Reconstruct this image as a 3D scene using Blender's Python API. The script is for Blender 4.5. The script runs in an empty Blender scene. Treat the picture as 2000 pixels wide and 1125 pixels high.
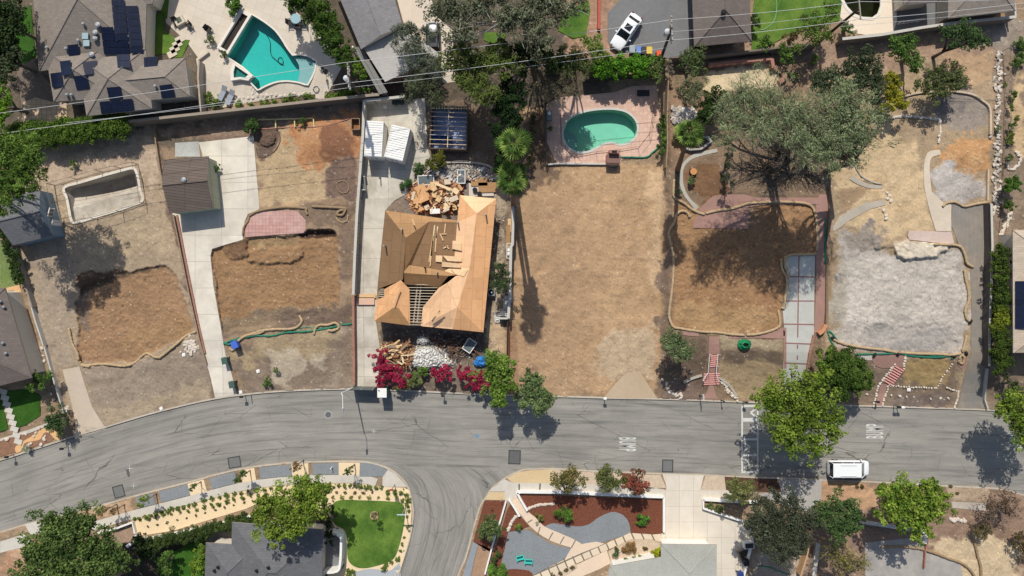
import bpy, bmesh, math, random
import numpy as np
from mathutils import Vector, Matrix, geometry
random.seed(7); RNG = np.random.default_rng(11)
S = bpy.context.scene
H = 83.333                     # height of the drone above the street (m); 16 photo px = 1 m at street level
# ---------------------------------------------------------------- camera, sky, sun, exposure
cd = bpy.data.cameras.new('camera'); cam = bpy.data.objects.new('camera', cd); S.collection.objects.link(cam)
cam.location = (0, 0, H); cam.rotation_euler = (0, 0, 0)
cd.sensor_width = 36; cd.lens = 24; cd.clip_end = 6000
S.camera = cam
SUN_EL = math.radians(50); SUN_AZ_OFF = math.radians(9)     # sun in the north, a little west
w = bpy.data.worlds.new('World'); S.world = w; w.use_nodes = True
nt = w.node_tree; bg = nt.nodes['Background']; bg.inputs[1].default_value = 0.10
sk = nt.nodes.new('ShaderNodeTexSky'); sk.sky_type = 'NISHITA'; sk.sun_disc = False
sk.sun_elevation = SUN_EL; sk.sun_rotation = -SUN_AZ_OFF; sk.air_density = 1.0; sk.dust_density = 1.5
nt.links.new(sk.outputs[0], bg.inputs[0])
sd = bpy.data.lights.new('sun', 'SUN'); sd.energy = 3.95; sd.angle = math.radians(0.5); sd.color = (1.0, 0.955, 0.875)
so = bpy.data.objects.new('sun', sd); S.collection.objects.link(so); so.location = (0, 40, 60)
_sv = Vector((-math.sin(SUN_AZ_OFF)*math.cos(SUN_EL), math.cos(SUN_AZ_OFF)*math.cos(SUN_EL), math.sin(SUN_EL)))
so.rotation_euler = _sv.to_track_quat('Z', 'Y').to_euler()
S.view_settings.view_transform = 'Standard'; S.view_settings.look = 'None'
S.view_settings.exposure = 0.0; S.view_settings.gamma = 1.0; S.view_settings.use_curve_mapping = False
S.cycles.max_bounces = 6; S.cycles.transparent_max_bounces = 12; S.cycles.caustics_reflective = False; S.cycles.caustics_refractive = False

# ---------------------------------------------------------------- helpers
def lin(c):
    r = [max(0, min(255, v))/255 for v in c[:3]]
    return tuple(v/12.92 if v <= .04045 else ((v+.055)/1.055)**2.4 for v in r)
GX0, GY0, ST = -160, -120, 2
GNX, GNY = 1161, 684
PXg, PYg = np.meshgrid(GX0+ST*np.arange(GNX), GY0+ST*np.arange(GNY))
PXg = PXg.astype(np.float32); PYg = PYg.astype(np.float32)
G = np.zeros((GNY, GNX), np.float32)          # terrain height in photo-pixel space
def G_at(px, py):
    fx = min(max((px-GX0)/ST, 0), GNX-1.001); fy = min(max((py-GY0)/ST, 0), GNY-1.001)
    i, j = int(fx), int(fy); a, b = fx-i, fy-j
    return float((G[j,i]*(1-a)+G[j,i+1]*a)*(1-b)+(G[j+1,i]*(1-a)+G[j+1,i+1]*a)*b)
def W(px, py, h=0.0):
    """the point h above local ground that stands on the map at (px, py)"""
    z = G_at(px, py)+h; s = (H-z)/H/16
    return Vector(((px-1000)*s, (562.5-py)*s, z))
def WZ(px, py, z):
    s = (H-z)/H/16
    return Vector(((px-1000)*s, (562.5-py)*s, z))
def gw(X, Y):
    z = 0
    for _ in range(3):
        s = H/(H-z)*16; z = G_at(1000+X*s, 562.5-Y*s)
    return z
def catmull(pts, n=6, closed=False):
    P = [Vector(p) for p in pts]; out = []; N = len(P)
    rng = range(N if closed else N-1)
    for i in rng:
        if closed: a, b, c, d = P[(i-1) % N], P[i], P[(i+1) % N], P[(i+2) % N]
        else: a, b, c, d = P[max(i-1, 0)], P[i], P[i+1], P[min(i+2, N-1)]
        for k in range(n):
            t = k/n
            out.append(.5*((2*b)+(c-a)*t+(2*a-5*b+4*c-d)*t*t+(3*b-a-3*c+d)*t**3))
    if not closed: out.append(P[-1])
    return [tuple(v) for v in out]
def sm(*a, **k): return catmull(a[0], closed=True, n=k.get('n', 5))
def link(o, parent=None):
    S.collection.objects.link(o)
    if parent is not None:
        o.parent = parent
        o.matrix_parent_inverse = Matrix.Identity(4)
    return o
LABELS = {}
def tag(o, label=None, cat=None, group=None, kind=None):
    if label: o['label'] = label
    if cat: o['category'] = cat
    if group: o['group'] = group
    if kind: o['kind'] = kind
    return o
def empty(name, label, cat, loc, rz=0, group=None):
    o = bpy.data.objects.new(name, None); o.empty_display_size = .3; link(o)
    o.location = loc; o.rotation_euler = (0, 0, rz); tag(o, label, cat, group); return o
class MB:
    """collects simple shapes; build() links them as one mesh object. Coordinates are world (or local to a parent)"""
    def __init__(s): s.v = []; s.f = []; s.m = []; s.smooth = False
    def add(s, vs, fs, mi=0):
        b = len(s.v); s.v += [tuple(v) for v in vs]; s.f += [tuple(i+b for i in f) for f in fs]; s.m += [mi]*len(fs)
    def box(s, c, d, rz=0, mi=0, M=None):
        x, y, z = d[0]/2, d[1]/2, d[2]/2; R = Matrix.Rotation(rz, 3, 'Z') if M is None else M
        vs = [Vector(c)+R @ Vector((sx*x, sy*y, sz*z)) for sz in (-1, 1) for sx, sy in ((-1,-1),(1,-1),(1,1),(-1,1))]
        s.add(vs, [(3,2,1,0),(4,5,6,7),(0,1,5,4),(1,2,6,5),(2,3,7,6),(3,0,4,7)], mi)
    def prism(s, pts, z0, z1, mi=0):
        n = len(pts)
        a = sum(pts[i][0]*pts[(i+1) % n][1]-pts[(i+1) % n][0]*pts[i][1] for i in range(n))
        if a < 0: pts = pts[::-1]
        f0 = (lambda i: z0) if not callable(z0) else (lambda i: z0(pts[i]))
        f1 = (lambda i: z1) if not callable(z1) else (lambda i: z1(pts[i]))
        vs = [(p[0], p[1], f0(i)) for i, p in enumerate(pts)]+[(p[0], p[1], f1(i)) for i, p in enumerate(pts)]
        s.add(vs, [tuple(range(n-1, -1, -1)), tuple(range(n, 2*n))]+[(i, (i+1) % n, n+(i+1) % n, n+i) for i in range(n)], mi)
    def tube(s, pts, r, n=6, mi=0, flat=1.0):
        pts = [Vector(p) for p in pts]; R = r if isinstance(r, (list, tuple)) else [r]*len(pts)
        rings = []
        up = Vector((0, 0, 1))
        for i, p in enumerate(pts):
            t = (pts[min(i+1, len(pts)-1)]-pts[max(i-1, 0)])
            if t.length < 1e-6: t = Vector((0, 0, 1))
            t.normalize()
            a = t.cross(up)
            if a.length < 1e-3: a = t.cross(Vector((1, 0, 0)))
            a.normalize(); b = a.cross(t).normalized()
            rings.append([p+R[i]*(math.cos(k*2*math.pi/n)*a+flat*math.sin(k*2*math.pi/n)*b) for k in range(n)])
        vs = [v for r_ in rings for v in r_]
        fs = [(i*n+k, i*n+(k+1) % n, (i+1)*n+(k+1) % n, (i+1)*n+k) for i in range(len(pts)-1) for k in range(n)]
        fs += [tuple(range(n-1, -1, -1)), tuple((len(pts)-1)*n+k for k in range(n))]
        s.add(vs, fs, mi)
    def cyl(s, c, r, h, n=16, r2=None, mi=0):
        r2 = r if r2 is None else r2
        vs = [(c[0]+r*math.cos(k*2*math.pi/n), c[1]+r*math.sin(k*2*math.pi/n), c[2]) for k in range(n)]
        vs += [(c[0]+r2*math.cos(k*2*math.pi/n), c[1]+r2*math.sin(k*2*math.pi/n), c[2]+h) for k in range(n)]
        s.add(vs, [tuple(range(n-1, -1, -1)), tuple(range(n, 2*n))]+[(k, (k+1) % n, n+(k+1) % n, n+k) for k in range(n)], mi)
    def build(s, name, mat, parent=None, bevel=0):
        me = bpy.data.meshes.new(name); me.from_pydata(s.v, [], s.f)
        for m in (mat if isinstance(mat, (list, tuple)) else [mat]): me.materials.append(m)
        if any(s.m): me.polygons.foreach_set('material_index', s.m)
        if s.smooth: me.polygons.foreach_set('use_smooth', [True]*len(s.f))
        me.update(); me.validate()
        o = bpy.data.objects.new(name, me); link(o, parent)
        if bevel:
            b = o.modifiers.new('bevel', 'BEVEL'); b.width = bevel; b.segments = 2; b.limit_method = 'ANGLE'
        return o

# ---------------------------------------------------------------- materials
MATS = {}
def nodes(name):
    m = bpy.data.materials.new(name); m.use_nodes = True
    return m, m.node_tree, m.node_tree.nodes['Principled BSDF']
def mixc(nt, fac, a, b, mode='MIX'):
    n = nt.nodes.new('ShaderNodeMix'); n.data_type = 'RGBA'; n.blend_type = mode
    for sock, v in ((n.inputs[0], fac), (n.inputs[6], a), (n.inputs[7], b)):
        if hasattr(v, 'is_output') or hasattr(v, 'links'): nt.links.new(v, sock)
        elif isinstance(v, (int, float)): sock.default_value = v
        else: sock.default_value = (*v, 1) if len(v) == 3 else v
    return n.outputs[2]
def noise(nt, vec, scale, detail=4, rough=.55, dist=0):
    n = nt.nodes.new('ShaderNodeTexNoise'); n.inputs['Scale'].default_value = scale; n.inputs['Detail'].default_value = detail
    n.inputs['Roughness'].default_value = rough; n.inputs['Distortion'].default_value = dist
    if vec is not None: nt.links.new(vec, n.inputs['Vector'])
    return n.outputs['Fac']
def ramp(nt, fac, a, b, ca=(0,0,0), cb=(1,1,1)):
    r = nt.nodes.new('ShaderNodeValToRGB'); r.color_ramp.elements[0].position = a; r.color_ramp.elements[1].position = b
    r.color_ramp.elements[0].color = (*ca, 1); r.color_ramp.elements[1].color = (*cb, 1); nt.links.new(fac, r.inputs[0]); return r.outputs[0]
def coords(nt, rz=0, scale=(1,1,1), kind='Object'):
    t = nt.nodes.new('ShaderNodeTexCoord'); m = nt.nodes.new('ShaderNodeMapping')
    m.inputs['Rotation'].default_value = (0, 0, rz); m.inputs['Scale'].default_value = scale
    nt.links.new(t.outputs[kind], m.inputs[0]); return m.outputs[0]
def bump(nt, bs, h, strength=.3, dist=.05):
    b = nt.nodes.new('ShaderNodeBump'); b.inputs['Strength'].default_value = strength; b.inputs['Distance'].default_value = dist
    nt.links.new(h, b.inputs['Height']); nt.links.new(b.outputs[0], bs.inputs['Normal'])
def brick(nt, vec, c1, c2, mortar, w, h, ms=.02, offset=.5):
    b = nt.nodes.new('ShaderNodeTexBrick'); nt.links.new(vec, b.inputs['Vector'])
    b.inputs['Color1'].default_value = (*c1, 1); b.inputs['Color2'].default_value = (*c2, 1); b.inputs['Mortar'].default_value = (*mortar, 1)
    b.inputs['Scale'].default_value = 1; b.inputs['Brick Width'].default_value = w; b.inputs['Row Height'].default_value = h
    b.inputs['Mortar Size'].default_value = ms; b.inputs['Bias'].default_value = 0; b.offset = offset; return b.outputs['Color']
def mat(name, c, rough=.85, var=.12, scale=3, stain=0, stainc=None, metal=0, bmp=.15, fine=0, streak=None, brk=None, rz=0, spec=.3):
    """c srgb 0-255; var = small mottling; stain = broad weathering; brk = (w, h, mortar rgb, mortar size, offset)"""
    if name in MATS: return MATS[name]
    m, nt, bs = nodes(name); base = lin(c)
    v = coords(nt, rz)
    lo = tuple(x*(1-var) for x in base); hi = tuple(min(.95, x*(1+var)) for x in base)
    if brk:
        bw, bh, mc, ms, off = brk
        col = brick(nt, v, lo, hi, lin(mc), bw, bh, ms, off)
        n1 = noise(nt, v, scale, 5, .6)
        col = mixc(nt, 1, col, ramp(nt, n1, .3, .75, (1-var,)*3, (1+var,)*3), 'MULTIPLY')
    else:
        n1 = noise(nt, v, scale, 6, .62); col = mixc(nt, ramp(nt, n1, .3, .7), lo, hi)
    if streak:
        vs = coords(nt, rz, (streak[0], streak[1], 1)); n3 = noise(nt, vs, 1, 4, .6)
        col = mixc(nt, 1, col, ramp(nt, n3, .3, .7, (1-streak[2],)*3, (1+streak[2],)*3), 'MULTIPLY')
    if stain:
        n2 = noise(nt, v, .35, 5, .6, .4)
        col = mixc(nt, ramp(nt, n2, .42, .72, (0,0,0), (stain,)*3), col, lin(stainc) if stainc else tuple(x*.6 for x in base))
    if fine:
        n4 = noise(nt, v, 14, 3, .7); col = mixc(nt, 1, col, ramp(nt, n4, .3, .7, (1-fine,)*3, (1+fine,)*3), 'MULTIPLY')
    nt.links.new(col, bs.inputs['Base Color'])
    bs.inputs['Roughness'].default_value = rough; bs.inputs['Metallic'].default_value = metal; bs.inputs['Specular IOR Level'].default_value = spec
    if bmp: bump(nt, bs, n1, bmp)
    MATS[name] = m; return m
def attr_mat(name, fine=.25, scale=9, rough=.95, bmp=.35, tl=0, dist=.06):
    if name in MATS: return MATS[name]
    m, nt, bs = nodes(name)
    a = nt.nodes.new('ShaderNodeAttribute'); a.attribute_name = 'col'
    col = a.outputs['Color']
    if fine:
        v = coords(nt); n = noise(nt, v, scale, 6, .7)
        col = mixc(nt, 1, col, ramp(nt, n, .28, .72, (1-fine,)*3, (1+fine,)*3), 'MULTIPLY')
        if bmp: bump(nt, bs, n, bmp, dist)
    nt.links.new(col, bs.inputs['Base Color']); bs.inputs['Roughness'].default_value = rough; bs.inputs['Specular IOR Level'].default_value = .15
    if tl:
        out = nt.nodes['Material Output']; t = nt.nodes.new('ShaderNodeBsdfTranslucent'); mx = nt.nodes.new('ShaderNodeMixShader')
        mx.inputs[0].default_value = tl; nt.links.new(col, t.inputs[0]); nt.links.new(bs.outputs[0], mx.inputs[1]); nt.links.new(t.outputs[0], mx.inputs[2])
        nt.links.new(mx.outputs[0], out.inputs[0])
    MATS[name] = m; return m
def glass_mat(name, c=(30,38,45), rough=.08):
    return mat(name, c, rough=rough, var=.05, bmp=0, spec=.8)
def water_mat(name, tint, gloss=.06):
    m, nt, bs = nodes(name); out = nt.nodes['Material Output']; nt.nodes.remove(bs)
    t = nt.nodes.new('ShaderNodeBsdfTransparent'); t.inputs[0].default_value = (*tint, 1)
    g = nt.nodes.new('ShaderNodeBsdfGlossy'); g.inputs['Roughness'].default_value = gloss
    fr = nt.nodes.new('ShaderNodeFresnel'); fr.inputs[0].default_value = 1.33
    v = coords(nt); n = noise(nt, v, 2.2, 4, .6, .6)
    b = nt.nodes.new('ShaderNodeBump'); b.inputs['Strength'].default_value = .35; b.inputs['Distance'].default_value = .03
    nt.links.new(n, b.inputs['Height']); nt.links.new(b.outputs[0], g.inputs['Normal']); nt.links.new(b.outputs[0], fr.inputs['Normal'])
    mx = nt.nodes.new('ShaderNodeMixShader'); nt.links.new(fr.outputs[0], mx.inputs[0]); nt.links.new(t.outputs[0], mx.inputs[1]); nt.links.new(g.outputs[0], mx.inputs[2])
    nt.links.new(mx.outputs[0], out.inputs[0]); return m
M_conc = mat('driveway_concrete', (214,206,190), var=.07, scale=1.5, stain=.8, stainc=(184,175,160), fine=.05, brk=(3.2,3.2,(150,145,135),.022,0))
M_walk = mat('sidewalk_concrete', (200,193,180), var=.06, scale=2, stain=.4, stainc=(170,162,148), fine=.06)
M_drive3 = mat('grey_drive_concrete', (204,197,182), var=.08, scale=1.2, stain=.8, stainc=(150,140,124), fine=.07, brk=(3.0,3.6,(140,134,124),.02,0))
M_kerb = mat('kerb_concrete', (188,178,162), var=.12, scale=3, stain=.5, stainc=(150,138,120))
M_trav = mat('travertine', (206,194,176), var=.045, scale=2, stain=.35, stainc=(194,178,158), brk=(1.1,1.1,(188,176,158),.02,0), rz=.35)
M_yard = mat('court_concrete', (214,204,188), var=.05, scale=1.5, stain=.4, stainc=(192,180,160), brk=(1.7,1.9,(184,174,158),.025,0))
M_cream = mat('cream_wall', (214,205,188), var=.05); M_white = mat('white_paint', (230,227,220), var=.05, scale=2, bmp=.05)
M_wood = mat('weathered_wood', (150,130,108), var=.25, scale=4, streak=(1,12,.2))
M_lumber = mat('new_lumber', (214,178,132), var=.15, scale=5); M_lumber2 = mat('pale_lumber', (226,200,160), var=.15, scale=5)
M_lumber3 = mat('dark_lumber', (140,96,62), var=.3, scale=5)
M_metal = mat('galvanised_metal', (170,172,172), rough=.45, metal=.6, var=.08); M_dark = mat('black_rubber', (34,34,36), rough=.8, var=.1)
M_rusty = mat('rusty_steel', (96,74,60), var=.25); M_pipe = mat('pvc_white', (230,230,226), var=.03)
M_brick = mat('red_brick', (158,102,86), var=.18, scale=5, brk=(.24,.1,(170,150,135),.012,.5), stain=.3)
M_pink = mat('pink_paving', (190,148,138), var=.10, scale=2, stain=.6, stainc=(205,180,170), fine=.1, brk=(.42,.42,(165,128,118),.03,0))
M_pink2 = mat('rose_paving', (160,124,112), var=.10, scale=2, stain=.45, stainc=(136,112,98), fine=.12)
M_patio = mat('brick_patio', (208,174,154), var=.1, scale=2.5, stain=.4, stainc=(226,190,170), brk=(.5,.5,(192,160,142),.03,0))
M_asph_old = mat('old_asphalt', (140,130,118), var=.12, scale=1.5, stain=.8, stainc=(120,122,120), fine=.12, streak=(2.5,.12,.08))
M_asph_n = mat('grey_asphalt', (118,118,118), var=.08, scale=2, stain=.3, fine=.06)
M_grav = mat('blue_grey_gravel', (132,136,138), var=.12, scale=8, fine=.28, stain=.25)
M_mulch = mat('red_mulch', (112,66,48), var=.3, scale=7, fine=.4, bmp=.6)
M_dg = mat('decomposed_granite', (228,204,166), var=.06, scale=4, fine=.08, stain=.25, stainc=(216,190,152))
M_dg2 = mat('tan_gravel', (206,182,142), var=.1, scale=6, fine=.12, stain=.4, stainc=(186,156,112))
M_stone = mat('white_stone', (206,194,178), var=.2, scale=3); M_stone2 = mat('grey_stone', (168,160,148), var=.2, scale=3)
M_straw = mat('straw_wattle', (176,152,118), var=.2, scale=6, streak=(6,6,.15), fine=.2); M_strawd = mat('brown_wattle', (146,124,96), var=.25, scale=6, fine=.2)
M_green = mat('green_silt_sock', (38,118,92), var=.25, scale=4, rough=.6)
M_tarp = mat('blue_tarp', (52,130,200), var=.25, scale=2, rough=.5, bmp=.5)
M_block = mat('grey_block_wall', (158,155,148), var=.08, scale=2, stain=.4, brk=(.4,.2,(130,126,118),.012,.5))
M_wallw = mat('pale_wall_cap', (196,192,184), var=.08, scale=2, stain=.4)
M_dwall = mat('brown_block_wall', (118,108,98), var=.12, scale=2, stain=.4)
M_wirew = mat('cable', (200,200,198), var=.02, bmp=0, rough=.5); M_pole = mat('creosote_pole', (74,62,54), var=.25, scale=4)
# ---------------------------------------------------------------- raster tools for the terrain
def pip(poly, X, Y):
    c = np.zeros(X.shape, bool); n = len(poly)
    for i in range(n):
        x1, y1 = poly[i][:2]; x2, y2 = poly[(i+1) % n][:2]
        if y1 == y2: continue
        cond = ((y1 > Y) != (y2 > Y)) & (X < (x2-x1)*(Y-y1)/(y2-y1)+x1)
        c ^= cond
    return c
def blur1(a, r):
    if r < 1: return a
    for ax in (0, 1):
        p = [(0, 0), (0, 0)]; p[ax] = (r+1, r)
        b = np.cumsum(np.pad(a, p, mode='edge'), axis=ax)
        n = a.shape[ax]; k = 2*r+1
        a = (b[k:k+n]-b[:n])/k if ax == 0 else (b[:, k:k+n]-b[:, :n])/k
    return a
def blur(a, r): return blur1(blur1(a, r), r)
def mask(poly, feather=0, pad=12, rough=0):
    """soft mask of a photo-pixel polygon on the grid: (rows, cols, values)"""
    f = int(round(feather/ST)); pad = pad+4*f
    xs = [p[0] for p in poly]; ys = [p[1] for p in poly]
    i0 = max(0, int((min(xs)-GX0)/ST)-pad); i1 = min(GNX, int((max(xs)-GX0)/ST)+pad)
    j0 = max(0, int((min(ys)-GY0)/ST)-pad); j1 = min(GNY, int((max(ys)-GY0)/ST)+pad)
    if i1 <= i0 or j1 <= j0: return None
    sl = (slice(j0, j1), slice(i0, i1)); w_ = rough*5 if f else 0
    m = pip(poly, PXg[sl]+w_*(NZ[1][sl]+.35*NZ[2][sl]), PYg[sl]+w_*(NZ[0][::-1][sl]+.35*NZ[2][::-1][sl])).astype(np.float32)
    if f: m = blur(m, f)
    if rough: m = np.clip((m-.5+rough*(NZ[2][sl]*.6+NZ[1][sl]*.7)*np.sqrt(np.clip(4*m*(1-m), 0, 1)))*2.2+.5, 0, 1)
    return sl, m
def vnoise(cell):
    gy, gx = int(GNY/cell)+3, int(GNX/cell)+3
    r = RNG.standard_normal((gy, gx)).astype(np.float32)
    y = np.arange(GNY)/cell; x = np.arange(GNX)/cell
    j = y.astype(int); i = x.astype(int); fy = (y-j)[:, None]; fx = (x-i)[None, :]
    fy = fy*fy*(3-2*fy); fx = fx*fx*(3-2*fx)
    return ((r[j][:, i]*(1-fx)+r[j][:, i+1]*fx)*(1-fy)+(r[j+1][:, i]*(1-fx)+r[j+1][:, i+1]*fx)*fy).astype(np.float32)
def fbm(c0, o=4, g=.6):
    a = np.zeros((GNY, GNX), np.float32); k = 1; t = 0
    for i in range(o): a += k*vnoise(max(1.01, c0/2**i)); t += k*k; k *= g
    return a/math.sqrt(t)
def vnoise2(cx, cy):
    gy, gx = int(GNY/cy)+3, int(GNX/cx)+3
    r = RNG.standard_normal((gy, gx)).astype(np.float32)
    y = np.arange(GNY)/cy; x = np.arange(GNX)/cx
    j = y.astype(int); i = x.astype(int); fy = (y-j)[:, None]; fx = (x-i)[None, :]
    return ((r[j][:, i]*(1-fx)+r[j][:, i+1]*fx)*(1-fy)+(r[j+1][:, i]*(1-fx)+r[j+1][:, i+1]*fx)*fy).astype(np.float32)
NZ = [fbm(80, 4), fbm(24, 4), fbm(7, 3), RNG.standard_normal((GNY, GNX)).astype(np.float32)]
STR = [vnoise2(3, 60)*.7+vnoise2(1.6, 25)*.5, vnoise2(60, 3)*.7+vnoise2(25, 1.6)*.5]   # streaks: up-down, left-right
RIDGE = 1-np.abs(fbm(16, 4, .65)); RIDGE2 = 1-np.abs(fbm(9, 3, .7))

# ---------------------------------------------------------------- kerb lines (photo px on the map)
KN = [(-700,1080),(-160,944),(0,900),(60,881),(150,852),(205,836),(300,808),(400,784),(470,773),(560,765),(690,761),(800,765),(950,772),(1100,776),(1200,779),(1300,781),(1460,787),(1600,792),(1750,796),(1900,801),(2060,807),(2700,830)]
KS1 = [(-700,1215),(-160,1083),(0,1038),(48,1024),(93,1012),(160,996),(253,970),(365,941),(467,915),(560,903),(640,900),(703,900),(731,904),(757,913),(773,922),(789,937),(800,955),(807,985),(808,1012),(800,1058),(779,1125),(750,1230),(640,1700)]
KS2 = [(760,1700),(862,1230),(893,1125),(909,1086),(933,998),(949,969),(960,953),(987,932),(1013,919),(1032,915),(1083,914),(1147,918),(1200,920),(1293,924),(1373,926),(1440,930),(1547,933),(1600,936),(1707,940),(1853,948),(1947,953),(2000,966),(2060,990),(2300,1100)]
kn = catmull(KN, 8); ks1 = catmull(KS1, 8); ks2 = catmull(KS2, 8)
ROADPOLY = kn+[(2700,1100)]+ks2[::-1]+ks1[::-1]
ROADPOLY = kn+ks2[::-1]+ks1[::-1]
# ---------------------------------------------------------------- terrain height field
def ss(t): t = np.clip(t, 0, 1); return t*t*(3-2*t)
A = .45+1.15*ss((PXg-1285)/30); A = A-.25*ss((PXg-980)/30)*(1-ss((PXg-1285)/30))
qq = ss((215-PYg)/80); A = A*(1-qq)+.95*qq
kny = np.interp(PXg[0], [p[0] for p in kn], [p[1] for p in kn]).astype(np.float32)[None, :]
northrise = A*ss((kny-14-PYg)/np.where(PXg > 1285, 110, 150))
G[:] = .14+np.where(PYg < kny, northrise, 0)
def addrel(poly, dz, feather=4, rough=.0):
    RELIEF.append((poly, dz, feather, rough))
RELIEF = []
PAD1 = [(150,592),(160,565),(200,547),(260,525),(310,517),(332,522),(345,545),(365,600),(378,650),(350,668),(290,695),(260,710),(160,712),(148,640)]
PAD2 = [(412,492),(440,478),(478,472),(481,464),(570,463),(590,456),(650,452),(658,462),(660,500),(664,600),(640,618),(520,632),(440,650),(425,620)]
PAD4 = [(1318,400),(1330,395),(1370,400),(1380,447),(1470,447),(1480,395),(1590,400),(1597,430),(1597,495),(1535,500),(1530,560),(1527,620),(1518,645),(1440,652),(1350,645),(1312,640),(1312,520)]
PAD5 = [(1632,460),(1650,440),(1730,490),(1770,470),(1880,478),(1893,530),(1895,640),(1880,690),(1860,698),(1700,685),(1640,665),(1628,560)]
addrel(PAD1, -.3, 5, .5); addrel(PAD2, -.45, 4, .3); addrel(PAD4, -.12, 4); addrel(PAD5, -.1, 6)
addrel([(484,488),(590,485),(594,505),(570,513),(490,512)], .35, 5, .4)
addrel([(600,455),(650,450),(656,462),(640,466),(600,462),(585,463)], -.35, 2)
addrel([(440,480),(482,468),(484,500),(452,505)], .3, 3, .5)
addrel([(1738,490),(1760,468),(1850,462),(1864,476),(1845,495),(1815,505),(1780,507),(1750,502)], .45, 3, .5)
addrel([(1690,480),(1735,465),(1770,470),(1740,490)], .2, 4, .6)
addrel([(1850,250),(1900,235),(1940,240),(1945,300),(1920,320),(1850,310)], .5, 12)    # orange soil heap
addrel([(570,260),(640,240),(690,260),(690,300),(640,310),(590,300)], .4, 12)
addrel([(1660,640),(1830,632),(1850,660),(1700,665)], -.12, 5, .5)
road_m = pip(ROADPOLY, PXg, PYg)
# ---------------------------------------------------------------- sheets: (name, outline, holes, material, lift)
POOL1 = catmull([(571,109),(560,95),(549,77),(536,60),(520,47),(505,37),(491,29)], 3)+[(468,72),(445,111),(458,119),(475,130),(497,150),(490,160),(504,175)]+catmull([(504,175),(516,168),(533,161),(545,158),(560,157),(572,158),(584,160),(600,165)], 3)[1:]+[(607,153),(613,139),(615,130),(617,120)]+catmull([(617,120),(603,112),(587,108),(571,109)], 3)[1:-1]
POOL2 = sm([(1104,248),(1112,234),(1130,224),(1150,218),(1175,215),(1200,215),(1222,220),(1238,233),(1244,250),(1240,266),(1228,277),(1212,281),(1195,277),(1178,280),(1165,287),(1150,294),(1132,296),(1115,290),(1104,276),(1101,262)])
POOL3 = [(1645,-60),(1648,0),(1655,13),(1668,27),(1685,33),(1703,34),(1714,26),(1719,12),(1719,-5),(1715,-60)]
POOL4 = sm([(131,366),(160,358),(200,346),(240,335),(258,331),(264,336),(268,350),(272,372),(277,388),(268,395),(230,408),(190,420),(150,432),(142,428),(138,410),(133,385),(128,374)])
SPA = [(460,127),(477,139),(492,149),(485,157),(472,155),(457,157),(456,142)]
SH = []
def sheet(name, poly, m, off=.012, holes=(), label=None): SH.append((name, poly, holes, m, off, label))
sheet('patio', [(318,0),(400,-60),(640,-60),(560,-10),(575,20),(620,60),(668,130),(634,194),(616,192),(616,184),(560,188),(480,202),(425,212),(398,200),(385,170),(392,120),(365,82),(336,55),(325,45)], M_trav, .02, [POOL1])
M_court2 = mat('beige_court', (210,196,178), var=.04, scale=1.5, stain=.3, stainc=(205,188,166), brk=(4,4,(192,178,160),.02,0))
sheet('driveway', [(760,-60),(830,-60),(850,30),(885,60),(885,100),(890,160),(800,168),(780,100),(792,60)], M_court2, .02)
sheet('driveway', [(388,278),(495,266),(500,330),(507,408),(484,418),(478,432),(476,445),(474,468),(440,478),(414,486),(411,500),(417,560),(428,620),(440,690),(452,730),(463,771),(421,781),(412,740),(398,690),(380,600),(362,500),(349,440),(347,425),(335,417),(405,400),(395,300)], M_conc, .02)
sheet('patio', [(342,279),(388,276),(391,306),(342,306)], mat('patio_slab', (178,180,176), var=.1, stain=.6, stainc=(140,130,118)), .02)
PINK1 = [(487,418),(510,413),(570,411),(580,412),(597,430),(597,455),(560,457),(480,463),(478,452),(484,435)]
sheet('patio', PINK1, M_pink, .03)
sheet('driveway', [(712,198),(830,192),(835,290),(845,320),(812,330),(806,372),(770,392),(752,412),(745,480),(737,565),(733,620),(745,700),(742,755),(694,755),(694,600),(700,480),(708,300)], M_drive3, .02)
sheet('patio', [(1067,205),(1090,190),(1200,180),(1235,168),(1283,166),(1289,240),(1290,285),(1262,308),(1215,310),(1210,323),(1190,326),(1190,318),(1088,320),(1068,280)], M_patio, .03, [POOL2])
sheet('driveway', [(1187,25),(1230,-20),(1250,-60),(1352,-60),(1352,118),(1288,112),(1195,98),(1187,80)], M_asph_n, .02)
sheet('patio', [(1600,-60),(1760,-60),(1750,0),(1752,40),(1745,62),(1690,68),(1655,62),(1640,30),(1645,0)], mat('pale_pool_deck', (228,212,190), var=.05, stain=.3, stainc=(206,190,168)), .02, [POOL3])
sheet('driveway', [(1750,0),(1752,40),(1745,62),(1800,55),(1852,42),(1852,-30),(1750,-30)], M_asph_n, .02)
sheet('lawn', [(1470,30),(1480,-60),(1645,-60),(1645,0),(1640,40),(1600,48),(1540,68),(1500,90),(1468,98)], None, .05)
sheet('lawn', [(1090,60),(1100,25),(1150,0),(1153,20),(1144,70),(1120,75)], None, .05)
sheet('lawn', [(945,62),(990,65),(985,78),(960,85),(945,78)], None, .05)
sheet('lawn', [(296,26),(318,26),(321,60),(345,76),(337,103),(303,107)], None, .05)
sheet('lawn', [(310,0),(325,-40),(330,0),(326,38),(316,28)], None, .05)
sheet('lawn', [(350,76),(371,78),(355,112),(342,112),(340,104)], None, .05)
sheet('lawn', [(28,30),(60,10),(66,80),(70,110),(45,125),(30,90)], None, .05)
sheet('lawn', [(0,470),(12,490),(38,545),(38,555),(0,565)], None, .04)
sheet('lawn', [(12,763),(55,760),(78,772),(78,812),(50,830),(22,838)], None, .05); sheet('lawn', [(-100,780),(0,768),(16,838),(-20,850),(-100,880)], None, .05)
sheet('path', [(60,115),(50,105),(58,100),(85,150),(100,165),(110,190),(130,198),(130,240),(45,240),(40,190),(30,140)], mat('dark_patio', (128,112,98), var=.15, stain=.6, stainc=(95,85,76)), .015)
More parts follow.
